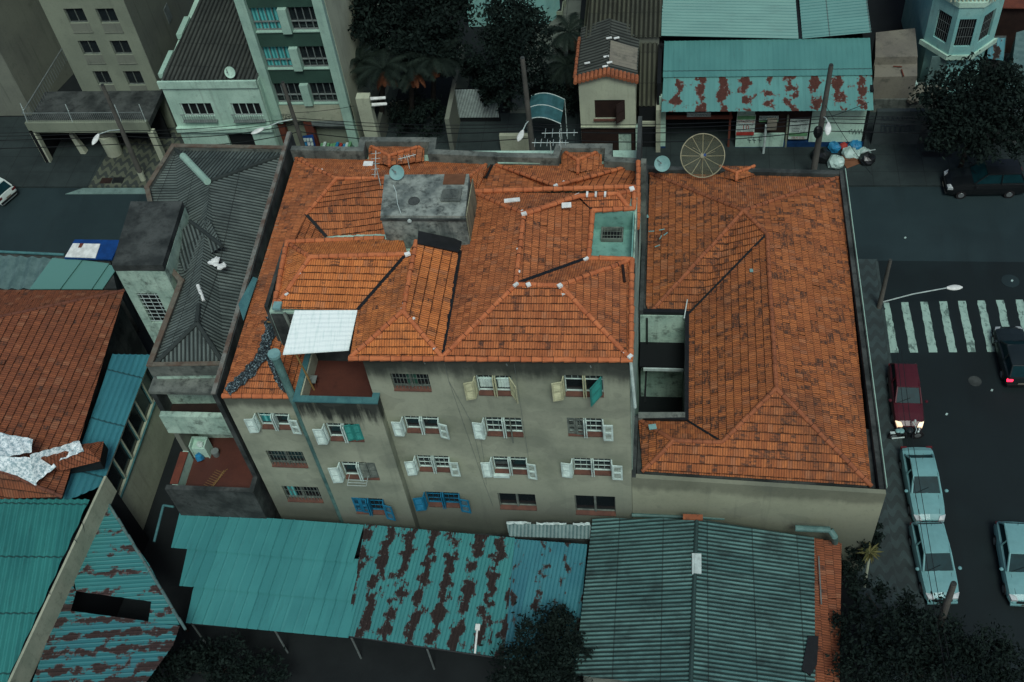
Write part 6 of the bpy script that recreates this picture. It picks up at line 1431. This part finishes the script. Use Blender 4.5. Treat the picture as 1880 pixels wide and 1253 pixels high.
b = B(); b.prism([P(1866, 60, 3.4), P(1900, 50, 3.4), P(1900, 120, 3.4), P(1858, 122, 3.4)], 0); b.build('wall', M['zinc'], bs); b = B(); b.prism([P(1814, 66, 3.3), P(1848, 66, 3.3), P(1844, 104, 2.5), P(1812, 104, 2.5)], 0); b.build('base', M['concrete_dark'], bs)
bx = thing('brown_roof_house', 'dark brown roof at the very top right corner', 'house', tuple(P(1860, 0, 0))); b = B(); b.prism([P(1832, -40, 4.2), P(1900, -40, 4.2), P(1900, 12, 3.8), P(1833, 11, 3.8)], (3.8,)); b.build('wall', M['dkwood'], bx); b = B(); b.prism([P(1830, -42, 4.3), P(1902, -42, 4.3), P(1902, 15, 3.9), P(1831, 14, 3.9)], (.08,)); b.build('roof', M['brick_red'], bx)
# ================================================================== POLES, LAMPS, WIRES
def street_pole(label, top, base, r=.15, cat='utility pole', group='utility poles along the street'):
    top, base = Vector(top), Vector(base); t = thing('utility_pole', label, cat, tuple(base), group)
    b = B(); b.tube(base, top, r * 1.25, r * .8, 12); b.build('shaft', M['polec'], t, True); b = B(); b.tube(top, top + V3(0, 0, .05), r * .7, r * .7, 10); b.build('cap', M['concrete_dark'], t); return t
def lamp(pole, root, head, hdir):
    """an arm with a lamp head at its end; parts of the pole"""
    root, head = Vector(root), Vector(head); b = B(); b.path([root, root.lerp(head, .5) + V3(0, 0, .12), head], .035, 8); b.build('lamp_arm', M['steel_pale'], pole)
    d = Vector(hdir).normalized(); s = Vector((-d.y, d.x, 0)).normalized(); n = 10; b = B(); prev = None
    for i in range(6):
        t = i / 5; c = head + d * (t * .85); w = (.07, .15, .19, .19, .15, .05)[i]; h = (.06, .09, .11, .1, .08, .03)[i]
        ring = [c + s * w * math.cos(a) + V3(0, 0, h * math.sin(a)) for a in (2 * math.pi * k / n for k in range(n))]
        if prev:
            for k in range(n): b.face([prev[k], prev[(k + 1) % n], ring[(k + 1) % n], ring[k]])
        prev = ring
    b.build('lamp_head', M['mortar'], pole, True)
YP = 55.15
p1t, p1b = Q(188, 157, YP), P(263, 330, .13)
po1 = street_pole('leaning concrete pole standing on the mosaic pavement in front of the garage', p1t, p1b)
b = B(); b.tube(p1b, p1b.lerp(p1t, .09), .2, .2, 12); part_label(b.build('base_paint', M['cream_wall'], po1), 'painted foot of the pole')
def on(a, c, py):      # point of a pole at a picture height
    best = min((i / 100 for i in range(101)), key=lambda t: abs((lambda w: PY0 - FOC * (R.transposed() @ (w - V3(0, 0, HC))).y / -(R.transposed() @ (w - V3(0, 0, HC))).z - py)(a.lerp(c, t))))
    return a.lerp(c, best)
lamp(po1, on(p1t, p1b, 238), Q(181, 247, 53.6), (-.25, -1, -.2))
p2t = Q(519, 152, YP); p2b = V3(p2t.x + .1, YP, .13); po2 = street_pole('grey pole in front of the banded apartment block', p2t, p2b, .14); lamp(po2, on(p2t, p2b, 218), Q(484, 236, 54.0), (-1, -.5, -.15))
p3t = Q(959, 107, YP); p3b = V3(p3t.x + .05, YP, .13); po3 = street_pole('bare grey pole before the dark cypress trees', p3t, p3b, .17); lamp(po3, on(p3t, p3b, 222), Q(960, 240, 54.0), (-.3, -1, -.2))
p4t = Q(1526, 120, YP + .3); p4b = V3(p4t.x - .1, YP + .3, .13); po4 = street_pole('concrete pole with bundled cables in front of the parking garage', p4t, p4b, .17); lamp(po4, on(p4t, p4b, 215), Q(1521, 226, 54.6), (-.1, -1, -.3))
b = B(); q = on(p4t, p4b, 285); b.tube(q + V3(0, 0, -.6), q + V3(0, 0, .4), .19, .18, 12); part_label(b.build('poster', M['mould_white'], po4), 'torn posters round the pole')
b = B(); q = on(p4t, p4b, 238); b.blob(q + V3(-.15, -.2, 0), .28, 10, .1, 1.6); part_label(b.build('transformer', M['black'], po4), 'cable drum on the pole')
# overhead wires along the street
wr_ = thing('overhead_wires', 'bundle of overhead wires strung from pole to pole along the back street', 'wires', (0, 55, 7))
def cable(parent, pts, r=.018, sag=.35, n=12, mat='black'):
    b = B()
    for a, c in zip(pts, pts[1:]):
        L = [a.lerp(c, i / n) - V3(0, 0, sag * 4 * (i / n) * (1 - i / n)) for i in range(n + 1)]; b.path(L, r, 4)
    return b.build('wire', M[mat], parent)
hts = [242, 246, 252]
for k, off in enumerate((0, .25, .6, 1.3)):
    pts = [on(p1t, p1b, 240) + V3(-40, 0, .2), on(p1t, p1b, 240), on(p2t, p2b, 216), on(p3t, p3b, 228), on(p4t, p4b, 214), on(p4t, p4b, 214) + V3(45, .3, 0)]
    cable(wr_, [p + V3(0, .06 * k, -off) for p in pts], .02 if k < 2 else .028, .3 + .1 * k)
cable(wr_, [on(p2t, p2b, 208), Q(650, 195, 57.6)], .015, .1); cable(wr_, [on(p4t, p4b, 218), Q(1595, 188, 57.3)], .018, .1); cable(wr_, [on(p4t, p4b, 190), Q(1600, 320, 48)], .015, .2); cable(wr_, [on(p4t, p4b, 195), P(1240, 300, 9)], .012, .1) if False else None
# side street lamp
sp_t = QX(1624, 480, 12.15); sp_b = V3(12.1, sp_t.y - .1, .135); zt_pole = sp_t.z
rt = QX(1616, 556, 12.15); tp = Q(1625, 478, rt.y)
po5 = street_pole('dark slender pole with a long pale lamp arm over the zebra crossing', (12.15, rt.y, tp.z), (12.15, rt.y, .135), .12)
lamp(po5, rt, Q(1738, 529, rt.y - .2), (1, .05, .03))
b = B(); b.path([rt, rt + V3(.3, -.2, -.3), rt + V3(.15, -.3, -.8), rt + V3(0, -.1, -.6)], .02, 5); b.build('cable_loop', M['black'], po5)
e_t = P(1751, 1072, 8.2); e_b = V3(e_t.x - .1, e_t.y + .1, .1); po6 = street_pole('stub of a brownish pole rising out of the dark tree at the bottom right', e_t, (12.15, e_t.y, .1), .16)
sw = thing('side_street_wires', 'pair of dark wires strung over the parked silver cars along the side street', 'wires', (12, 30, 7))
for dx in (0, .22): cable(sw, [P(1646 + dx * 40, 640, 6.5), P(1667 + dx * 48, 822, 6.4), P(1712 + dx * 50, 1095, 6.2), P(1740 + dx * 50, 1260, 6.2)], .016, .02, 6)

# ================================================================== VEHICLES
def car(label, pos, rz, kind='sedan', mat='p_silver', L=4.3, W=1.72, H=1.45, lit=None, cat='car', group='cars on the streets', name='parked_car'):
    t = thing(name, label, cat, tuple(pos), group, local=True, rz=rz); h = L / 2
    suv = kind == 'suv'; zb = .92 if not suv else 1.08
    hw = W / 2
    st = [(-h, hw * .80, zb * .62), (-h + .08, hw * .9, zb * .86), (-h + .35, hw * .96, zb * 1.0), (-h * .5, hw, zb * 1.03), (0, hw, zb * 1.02), (h * .3, hw, zb), (h * .62, hw * .98, zb * .93), (h * .85, hw * .93, zb * .83), (h - .08, hw * .82, zb * .68), (h, hw * .7, zb * .5)]
    if kind == 'hatch': st[1] = (-h + .06, hw * .93, zb * .95)
    b = B(); prev = None
    for x, w, z in st:
        ring = [V3(x, -w * .9, .22), V3(x, -w, .42), V3(x, -w * .985, z * .72), V3(x, -w * .92, z * .95), V3(x, -w * .72, z), V3(x, 0, z + .035), V3(x, w * .72, z), V3(x, w * .92, z * .95), V3(x, w * .985, z * .72), V3(x, w, .42), V3(x, w * .9, .22)]
        if prev:
            for i in range(10): b.face([prev[i], ring[i], ring[i + 1], prev[i + 1]])
            b.face([prev[10], ring[10], ring[0], prev[0]])
        else: b.face(ring)
        prev = ring
    b.face(prev[::-1]); b.v = [Vector(v) for v in b.v]
    body = b.build('body', M[mat], t, False)
    bev = body.modifiers.new('b', 'SUBSURF') if False else None
    xf, xr = h * .34, (-h + .62 if kind == 'sedan' else -h + .12); rf, rr = h * .34 - .72, (-h + 1.15 if kind == 'sedan' else -h + .5)
    wb, wr = hw * .9, hw * .7; z0 = zb * 1.0
    def ring(x, w, z): return [V3(x, -w, z), V3(x, w, z)]
    F0, F1, G0, G1 = ring(xf, wb * .92, z0 + .02), ring(rf, wr, H - .03), ring(xr, wb * .88, z0 + .02), ring(rr, wr * .95, H - .05)
    g = B(); m = .06
    def inset(q, k=.07): c = sum(q, V3(0, 0, 0)) / 4; return [c + (p - c) * (1 - k) for p in q]
    # roof with a slight crown, pillars
    r = B(); n = 6; rows = []
    for i in range(n + 1):
        x = rf + (rr - rf) * i / n; w = wr * (1 - .05 * i / n); cz = H - .03 + .05 * math.sin(math.pi * i / n)
        rows.append([V3(x, w * s, cz + (1 - s * s) * .04) for s in (-1, -.6, 0, .6, 1)])
    for a, c in zip(rows, rows[1:]):
        for i in range(4): r.face([a[i], a[i + 1], c[i + 1], c[i]])
    for a, c in ((F0[0], F1[0]), (F0[1], F1[1]), (G0[0], G1[0]), (G0[1], G1[1])): r.tube(a, c, .055, .05, 6)
    r.tube(F1[0], G1[0], .05, .05, 6); r.tube(F1[1], G1[1], .05, .05, 6); r.tube(F1[0], F1[1], .035, .035, 6); r.tube(G1[0], G1[1], .035, .035, 6)
    mx = (rf + rr) / 2 + .1
    for s in (0, 1): r.tube(V3(mx, (-1, 1)[s] * wb, z0), V3(mx, (-1, 1)[s] * wr, H - .04), .04, .04, 5)
    r.build('roof', M[mat], t)
    def quad(nm, q, mt):
        k = B(); k.face(q); return k.build(nm, M[mt], t)
    quad('windshield', [F0[0], F0[1], F1[1], F1[0]], 'windshield'); quad('rear_window', [G0[1], G0[0], G1[0], G1[1]], 'windshield')
    quad('side_window', [F0[0], F1[0], G1[0], G0[0]], 'windshield'); quad('side_window', [F0[1], G0[1], G1[1], F1[1]], 'windshield')
    k = B(); k.path([V3(xf + .02, -.55, z0 + .05), V3(xf - .2, .1, z0 + .23)], .012, 4); k.build('wiper', M['black'], t)
    for s in (-1, 1):
        for x in (h * .62, -h * .6):
            k = B(); k.tube((x, s * (hw - .2), .31), (x, s * (hw + .005), .31), .31, .31, 16); w = k.build('wheel', M['tyre'], t); k = B(); k.tube((x, s * (hw + .0), .31), (x, s * (hw + .015), .31), .19, .18, 12); k.build('rim', M['rim'], w)
        k = B(); k.prism([V3(h - .34, s * hw * .9, zb * .80), V3(h - .06, s * hw * .78, zb * .72), V3(h - .04, s * hw * .46, zb * .73), V3(h - .22, s * hw * .56, zb * .85)], (.16,)); k.build('headlight', M['headlit' if lit == 'front' else 'head'], t)
        k = B(); k.box((-h + .06, s * hw * .74, zb * .8), (.1, .3, .16)); k.build('taillight', M['taillit' if lit == 'rear' else 'tail'], t)
        k = B(); k.blob((xf - .1, s * (hw + .12), z0 + .08), .1, 8, .05, .7); k.build('mirror', M[mat], t)
    k = B(); k.box((h - .02, 0, .56 * zb), (.06, W * .5, .14)); k.build('grille', M['black'], t); k = B(); k.box((h - .0, 0, .33), (.1, W * .8, .12)); k.box((-h - .0, 0, .4), (.1, W * .86, .14)); k.build('bumper', M['black'] if mat != 'p_silver' else M[mat], t)
    k = B(); k.box((-h - .055, 0, .55), (.01, .4, .13)); k.box((h + .055, 0, .38), (.01, .4, .12)); k.build('number_plate', M['patio'], t)
    k = B()
    for s in (-1, 1): k.path([V3(xf + .1, s * hw * .66, zb * .985), V3(h * .85, s * hw * .56, zb * .845)], .01, 4)
    k.build('bonnet_crease', M['black'], t)
    k = B(); k.tube((rr + .1, 0, H), (rr - .05, 0, H + .35), .008, .006, 4); k.build('aerial', M['black'], t)
    return t
DN = -math.pi / 2
def cpos(x0, y0, x1, y1, z=.7): a, c = P(x0, y0, z), P(x1, y1, z); m = (a + c) / 2; return (m.x, m.y, .0), math.atan2(c.y - a.y, c.x - a.x), (c - a).length
p, a, l = cpos(1657, 672, 1671, 782); car('dark red hatchback with lit headlamps parked below the zebra crossing', p, a, 'hatch', 'p_red', 4.1, 1.62, 1.45, 'front')
p, a, l = cpos(1683, 829, 1707, 948); car('silver car parked first behind the motorcycle, between the red car and the other silver car', p, a, 'sedan', 'p_silver', 4.35, 1.72, 1.45)
p, a, l = cpos(1703, 972, 1730, 1088); car('silver car parked lower down at the kerb, under the top of the stub pole', p, a, 'hatch', 'p_silver', 4.1, 1.74, 1.45)
p, a, l = cpos(1860, 972, 1884, 1092); car('silver car cut off by the right edge of the picture', p, a, 'hatch', 'p_silver', 4.2, 1.74, 1.48, name='moving_car')
p, a, l = cpos(1874, 690, 1853, 608); car('black car with red tail lamps driving over the zebra crossing', p, a, 'hatch', 'p_dark', 3.9, 1.7, 1.5, 'rear', name='moving_car')
p, a, l = cpos(1872, 325, 1740, 328); car('black off-roader parked under the dark tree at the far right', (p[0], p[1] - .2, 0), math.pi + .03, 'suv', 'p_black', 4.7, 1.9, 1.8)
a = P(-8, 340, .7); car('white car cut off by the left edge on the back street', (a.x - .5, a.y - .1, 0), math.pi - .45 + .0, 'hatch', 'p_white', 3.9, 1.65, 1.45)
# motorcycle parked across
mp = P(1664, 796, .5); mo = thing('motorcycle', 'small dark motorcycle with a pale blue seat parked between the red and the silver car', 'motorcycle', (mp.x, mp.y, 0), None, True, .1)
for x in (-.62, .62):
    b = B(); b.tube((x, -.05, .3), (x, .05, .3), .3, .3, 18); w = b.build('wheel', M['tyre'], mo); b = B(); b.tube((x, -.055, .3), (x, .055, .3), .17, .17, 12); b.build('rim', M['rim'], w)
b = B(); b.tube((-.62, 0, .3), (0, 0, .55), .05); b.tube((0, 0, .55), (.45, 0, .8), .06); b.tube((.62, 0, .3), (.42, 0, .95), .04); b.box((0, 0, .42), (.4, .24, .3)); b.build('frame', M['black'], mo)
b = B(); b.blob((.12, 0, .78), .2, 10, .02, .7); b.build('tank', M['p_dark'], mo); b = B(); b.blob((-.3, 0, .76), .17, 10, .02, .45); b.blob((-.48, 0, .78), .14, 10, .02, .45); b.build('seat', M['dish'], mo)
b = B(); b.path([V3(.3, -.36, 1.0), V3(.42, -.1, .96), V3(.42, .1, .96), V3(.3, .36, 1.0)], .022, 6); b.build('handlebar', M['steel_pale'], mo)
for s in (-1, 1): b = B(); b.tube((.42, s * .33, 1.05), (.43, s * .36, 1.16), .05, .05, 8); b.build('mirror', M['steel_pale'], mo)
b = B(); b.tube((.55, 0, .85), (.63, 0, .84), .09, .08, 10); b.build('headlight', M['head'], mo); b = B(); b.tube((-.75, -.14, .3), (-.1, -.14, .35), .04); b.build('exhaust', M['steel_pale'], mo); b = B(); b.box((-.72, 0, .62), (.25, .14, .04)); b.build('mudguard', M['steel_pale'], mo)

# ================================================================== RUBBISH on the pavement
random.seed(31)
gspec = [(1532, 271, .42, 'bag_blue', 'bright blue rubbish bag by the pole foot'), (1549, 269, .3, 'sign_red', 'small red and white bag between the blue ones'), (1570, 268, .45, 'bag_blue', 'blue rubbish bag at the back of the heap against the white wall'),
         (1559, 281, .48, 'bag_white', 'large white rubbish bag in the middle of the heap'), (1573, 284, .36, 'bag_white', 'small white rubbish bag beside the blue one at the right'), (1586, 281, .42, 'bag_white', 'pale rubbish bag at the right end of the heap'),
         (1534, 298, .55, 'bag_white', 'pale striped rubbish sack lying apart at the lower left of the heap'), (1592, 292, .5, 'bag_black', 'black rubbish bag at the right of the heap'), (1508, 285, .6, 'bag_black', 'black rubbish bags hidden behind the pole')]
for x, y, r, m, l in gspec:
    c = P(x, y, .13 + r * .6); b = B(); b.blob(c, r, 12, .14, .8); b.tube(c + V3(0, 0, r * .6), c + V3(.05, .02, r * 1.0), .1, .05, 6); tag(b.build('rubbish_bag', M[m]), l, 'rubbish bag', 'rubbish bags by the parking garage')
c = P(1567, 296, .2); b = B(); b.box(c, (1.4, .7, .06), .5, Matrix.Rotation(.2, 3, 'X')); b.box(c + V3(-.3, .2, .12), (.8, .5, .05), .2); tag(b.build('cardboard_sheet', M['cardboard']), 'brown flattened cardboard in front of the white rubbish bags', 'cardboard')
b = B(); b.tube(P(1585, 279, .9), P(1607, 275, .7), .03); tag(b.build('stick', M['steel_pale']), 'pale stick poking out of the rubbish heap', 'stick')
c = P(1720, 284, .13); b = B(); b.face([(c.x - .9, c.y - .25, .14), (c.x + .9, c.y - .25, .14), (c.x + .9, c.y + .25, .14), (c.x - .9, c.y + .25, .14)]); struct(b.build('drain_grate', M['black']))
c = P(217, 331, .14); b = B(); b.box((c.x, c.y, .138), (.8, .55, .012)); struct(b.build('manhole_cover', M['black']))
c = P(195, 332, .14); b = B(); b.box((c.x, c.y, .138), (.8, .55, .012)); struct(b.build('manhole_cover', M['dkwood']))
b = B()
for x, y in ((1858, 516), (1645, 745), (1738, 761), (1821, 717), (1662, 437)): c = P(x, y, .02); b.box((c.x, c.y, .03), (.14, .1, .03), 1.0)
struct(b.build('street_litter', M['bag_white']), 'stuff')

# ================================================================== VEGETATION
def leaves(b, lobes, n, size, rs, up=.35, squash=.8):
    tot = sum(r ** 2 for _, r in lobes)
    for c, r in lobes:
        c = Vector(c); clumps = []
        for _ in range(max(5, int(22 * r))):
            d = Vector((rs.gauss(0, 1), rs.gauss(0, 1), rs.gauss(0, 1) * squash + .25)).normalized(); clumps.append((c + d * r * rs.uniform(.55, 1.05) * Vector((1, 1, squash)).length / 1.6, r * rs.uniform(.2, .42), rs.random()))
        for _ in range(int(n * r * r / tot)):
            cc, cr, sh = rs.choice(clumps); p = cc + Vector((rs.gauss(0, .55), rs.gauss(0, .55), rs.gauss(0, .45))) * cr
            nn = Vector((rs.gauss(0, 1), rs.gauss(0, 1), rs.gauss(up, 1))).normalized(); a = nn.orthogonal().normalized(); q = nn.cross(a); th = rs.uniform(0, 6.28); a, q = a * math.cos(th) + q * math.sin(th), q * math.cos(th) - a * math.sin(th)
            s = size * rs.uniform(.6, 1.35); col = (min(1, max(0, sh * .6 + rs.uniform(-.1, .45))), rs.random(), 0)
            b.face([p - a * s, p - q * s * .45 + nn * s * .1, p + a * s, p + q * s * .45 - nn * s * .08], None, col)
def tree(name, label, base, lobes, n, size, mat='leafdark', seed=1, group=None, cat='tree', tr=.2):
    rs = random.Random(seed); base = Vector(base); t = thing(name, label, cat, tuple(base), group); b = B(); leaves(b, lobes, n, size, rs); b.build('crown' if cat == 'tree' else 'foliage', M[mat], t)
    b = B(); top = base.lerp(sum((Vector(c) for c, _ in lobes), V3(0, 0, 0)) / len(lobes), .6); b.tube(base, top, tr, tr * .6, 9)
    for c, r in lobes: mid = top.lerp(Vector(c), .5) + V3(rs.uniform(-.2, .2), rs.uniform(-.2, .2), -.1); b.tube(top, mid, tr * .5, tr * .35, 6); b.tube(mid, Vector(c), tr * .35, tr * .12, 6)
    b.build('trunk' if cat == 'tree' else 'stem', M['bark'], t); return t
LB = lambda *a: [(P(x, y, z), r) for x, y, z, r in a]
tg = 'trees across the back street'
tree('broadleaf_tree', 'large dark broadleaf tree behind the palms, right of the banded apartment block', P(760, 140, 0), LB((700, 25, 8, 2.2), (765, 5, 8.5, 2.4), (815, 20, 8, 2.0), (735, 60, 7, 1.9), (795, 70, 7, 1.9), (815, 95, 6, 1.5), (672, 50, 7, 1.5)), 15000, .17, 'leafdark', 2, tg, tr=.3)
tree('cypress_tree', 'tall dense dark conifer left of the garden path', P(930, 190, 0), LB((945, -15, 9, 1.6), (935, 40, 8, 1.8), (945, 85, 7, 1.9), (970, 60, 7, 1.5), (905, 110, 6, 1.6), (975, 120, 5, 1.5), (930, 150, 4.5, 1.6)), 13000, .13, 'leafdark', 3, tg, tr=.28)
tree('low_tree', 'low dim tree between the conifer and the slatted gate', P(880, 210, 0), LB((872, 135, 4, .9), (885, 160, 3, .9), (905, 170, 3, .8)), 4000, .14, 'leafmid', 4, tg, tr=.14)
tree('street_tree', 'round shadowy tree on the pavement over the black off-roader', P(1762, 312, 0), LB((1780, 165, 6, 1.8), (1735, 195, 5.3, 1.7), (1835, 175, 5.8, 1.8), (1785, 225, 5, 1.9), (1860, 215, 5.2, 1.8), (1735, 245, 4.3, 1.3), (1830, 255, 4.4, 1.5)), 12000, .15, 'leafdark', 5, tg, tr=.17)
def palm(label, base, crown, nf, L, seed, dry=5, group='palms across the back street'):
    rs = random.Random(seed); base, crown = Vector(base), Vector(crown); t = thing('palm_tree', label, 'palm tree', tuple(base), group); b = B(); b.tube(base, crown, .2, .14, 9); b.build('trunk', M['bark'], t)
    def frond(b, az, el, L, droop, lw, col):
        d = Vector((math.cos(az), math.sin(az), 0)); pts = [crown]; ang = el; n = 9
        for i in range(n): pts.append(pts[-1] + (d * math.cos(ang) + V3(0, 0, math.sin(ang))) * L / n); ang -= droop / n
        s = Vector((-d.y, d.x, 0))
        for i in range(n):
            p, q = pts[i], pts[i + 1]; w = lw * math.sin(math.pi * (i + .8) / (n + 1.2))
            for k in range(4):
                pp = p.lerp(q, k / 4); dd = (q - p).normalized()
                for sg in (-1, 1):
                    tip = pp + s * sg * w + dd * w * .5 - V3(0, 0, w * .35); b.face([pp, pp + dd * .07, tip], None, (max(0, min(1, col + rs.uniform(-.3, .3))), 0, 0))
    b = B()
    for i in range(nf): frond(b, 6.283 * i / nf + rs.uniform(-.2, .2), rs.uniform(.1, 1.1), L * rs.uniform(.8, 1.1), rs.uniform(1.2, 2.0), .5, rs.uniform(.2, .8))
    b.build('crown', M['palmgreen'], t)
    b = B()
    for i in range(dry): frond(b, rs.uniform(3.3, 6.1), rs.uniform(-.7, -.3), L * rs.uniform(.45, .65), 1.0, .22, rs.uniform(.2, .9))
    if dry: part_label(b.build('dry_fronds', M['palmdry'], t), 'orange dead fronds hanging under the crown')
palm('palm with orange dead fronds nearest the banded apartment block', P(655, 190, 0), P(662, 112, 5.5), 16, 2.2, 1, 9); palm('palm with orange dead fronds, the second from the banded apartment block', P(700, 235, 0), P(704, 128, 6.2), 16, 2.4, 2, 10)
palm('palm with orange dead fronds in the middle of the garden', P(755, 235, 0), P(756, 126, 6.0), 16, 2.4, 3, 11); palm('small palm with few dead fronds left of the driveway wall', P(795, 215, 0), P(797, 108, 6.5), 14, 2.2, 4, 8)
palm('dark palm between the garden path and the cream house', P(1050, 150, 0), P(1045, 60, 4.5), 16, 2.4, 5, 2); palm('low dark palm at the gate beside the cream house', P(1045, 200, 0), P(1040, 120, 3.2), 14, 1.9, 6, 3)
tree('garden_shrub', 'dark shrub beside the curved canopy', P(1010, 190, 0), LB((1015, 165, 1.6, 1.1), (1035, 185, 1.4, 1.0), (985, 180, 1.5, 1.0)), 2500, .12, 'leafdark', 7, None, 'shrub', .08)
tree('flower_shrub', 'dark garden shrub with a few red blossoms behind the street wall', P(770, 230, 0), LB((760, 205, 1.8, 1.2), (790, 215, 1.5, 1.2), (735, 215, 1.4, 1.1)), 2500, .13, 'leafdark', 8, None, 'shrub', .08)
# foreground trees
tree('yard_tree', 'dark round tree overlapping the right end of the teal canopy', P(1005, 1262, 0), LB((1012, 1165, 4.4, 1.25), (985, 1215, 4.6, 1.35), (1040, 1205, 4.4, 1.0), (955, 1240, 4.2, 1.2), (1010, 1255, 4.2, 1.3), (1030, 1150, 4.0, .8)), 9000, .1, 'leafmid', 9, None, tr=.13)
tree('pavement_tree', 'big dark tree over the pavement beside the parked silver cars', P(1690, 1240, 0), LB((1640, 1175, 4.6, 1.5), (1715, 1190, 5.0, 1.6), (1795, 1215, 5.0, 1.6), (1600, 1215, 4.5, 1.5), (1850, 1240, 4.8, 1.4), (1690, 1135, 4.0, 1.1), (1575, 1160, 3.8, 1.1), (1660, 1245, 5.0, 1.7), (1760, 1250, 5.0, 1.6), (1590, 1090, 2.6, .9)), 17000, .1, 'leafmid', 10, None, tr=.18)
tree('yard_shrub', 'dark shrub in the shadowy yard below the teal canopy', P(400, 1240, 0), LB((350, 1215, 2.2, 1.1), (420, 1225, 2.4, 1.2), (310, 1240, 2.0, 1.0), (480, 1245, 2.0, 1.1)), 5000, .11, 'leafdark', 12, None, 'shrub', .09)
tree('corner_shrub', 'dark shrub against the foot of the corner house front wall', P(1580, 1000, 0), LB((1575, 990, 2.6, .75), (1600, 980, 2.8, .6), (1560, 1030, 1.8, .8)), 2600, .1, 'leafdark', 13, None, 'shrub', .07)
yb = P(1612, 1110, 0); yt = P(1597, 1015, 3.2); yt = V3(yb.x, yb.y, 2.9)
palm_c = P(1597, 1015, 2.8); t = thing('slender_palm', 'thin yellowish palm with a banded stem at the pavement edge', 'palm tree', (palm_c.x, palm_c.y - .3, 0)); b = B(); b.tube((palm_c.x + .1, palm_c.y - .4, 0), palm_c, .08, .06, 8); b.build('trunk', M['cream_wall'], t)
rs = random.Random(77); b = B()
for i in range(46):
    az = rs.uniform(0, 6.28); L = rs.uniform(.35, .7); d = Vector((math.cos(az), math.sin(az), rs.uniform(-.1, .8))).normalized(); s = d.cross(V3(0, 0, 1)).normalized() * .06; m = palm_c + d * L * .5; b.face([palm_c, m + s, palm_c + d * L - V3(0, 0, .12), m - s], None, (rs.random(), 0, 0))
b.build('crown', leaf_mat('yellowing_leaves', (.05, .055, .02), (.16, .15, .06)), t)

# ================================================================== LIGHT
w = bpy.data.worlds.new('World'); SC.world = w; w.use_nodes = True; nt_ = w.node_tree; bg = nt_.nodes['Background']; sk_ = nt_.nodes.new('ShaderNodeTexSky'); sk_.sky_type = 'NISHITA'; sk_.sun_disc = False
EL, AZ = rad(58), rad(162)
sk_.sun_elevation = EL; sk_.sun_rotation = AZ; sk_.air_density = 1.0; sk_.dust_density = 3.5; sk_.ozone_density = 1.5
nt_.links.new(sk_.outputs[0], bg.inputs[0]); bg.inputs[1].default_value = .085
sl_ = bpy.data.lights.new('sun', 'SUN'); so = bpy.data.objects.new('sun', sl_); COL.objects.link(so); sl_.energy = 1.75; sl_.angle = rad(18); sl_.color = (.86, 1, .95)
sd_ = Vector((math.sin(AZ) * math.cos(EL), math.cos(AZ) * math.cos(EL), math.sin(EL))); so.rotation_euler = sd_.to_track_quat('Z', 'Y').to_euler(); so.location = sd_ * 100
SC.view_settings.view_transform = 'Standard'; SC.view_settings.look = 'None'; SC.view_settings.exposure = -.12; SC.view_settings.gamma = 1
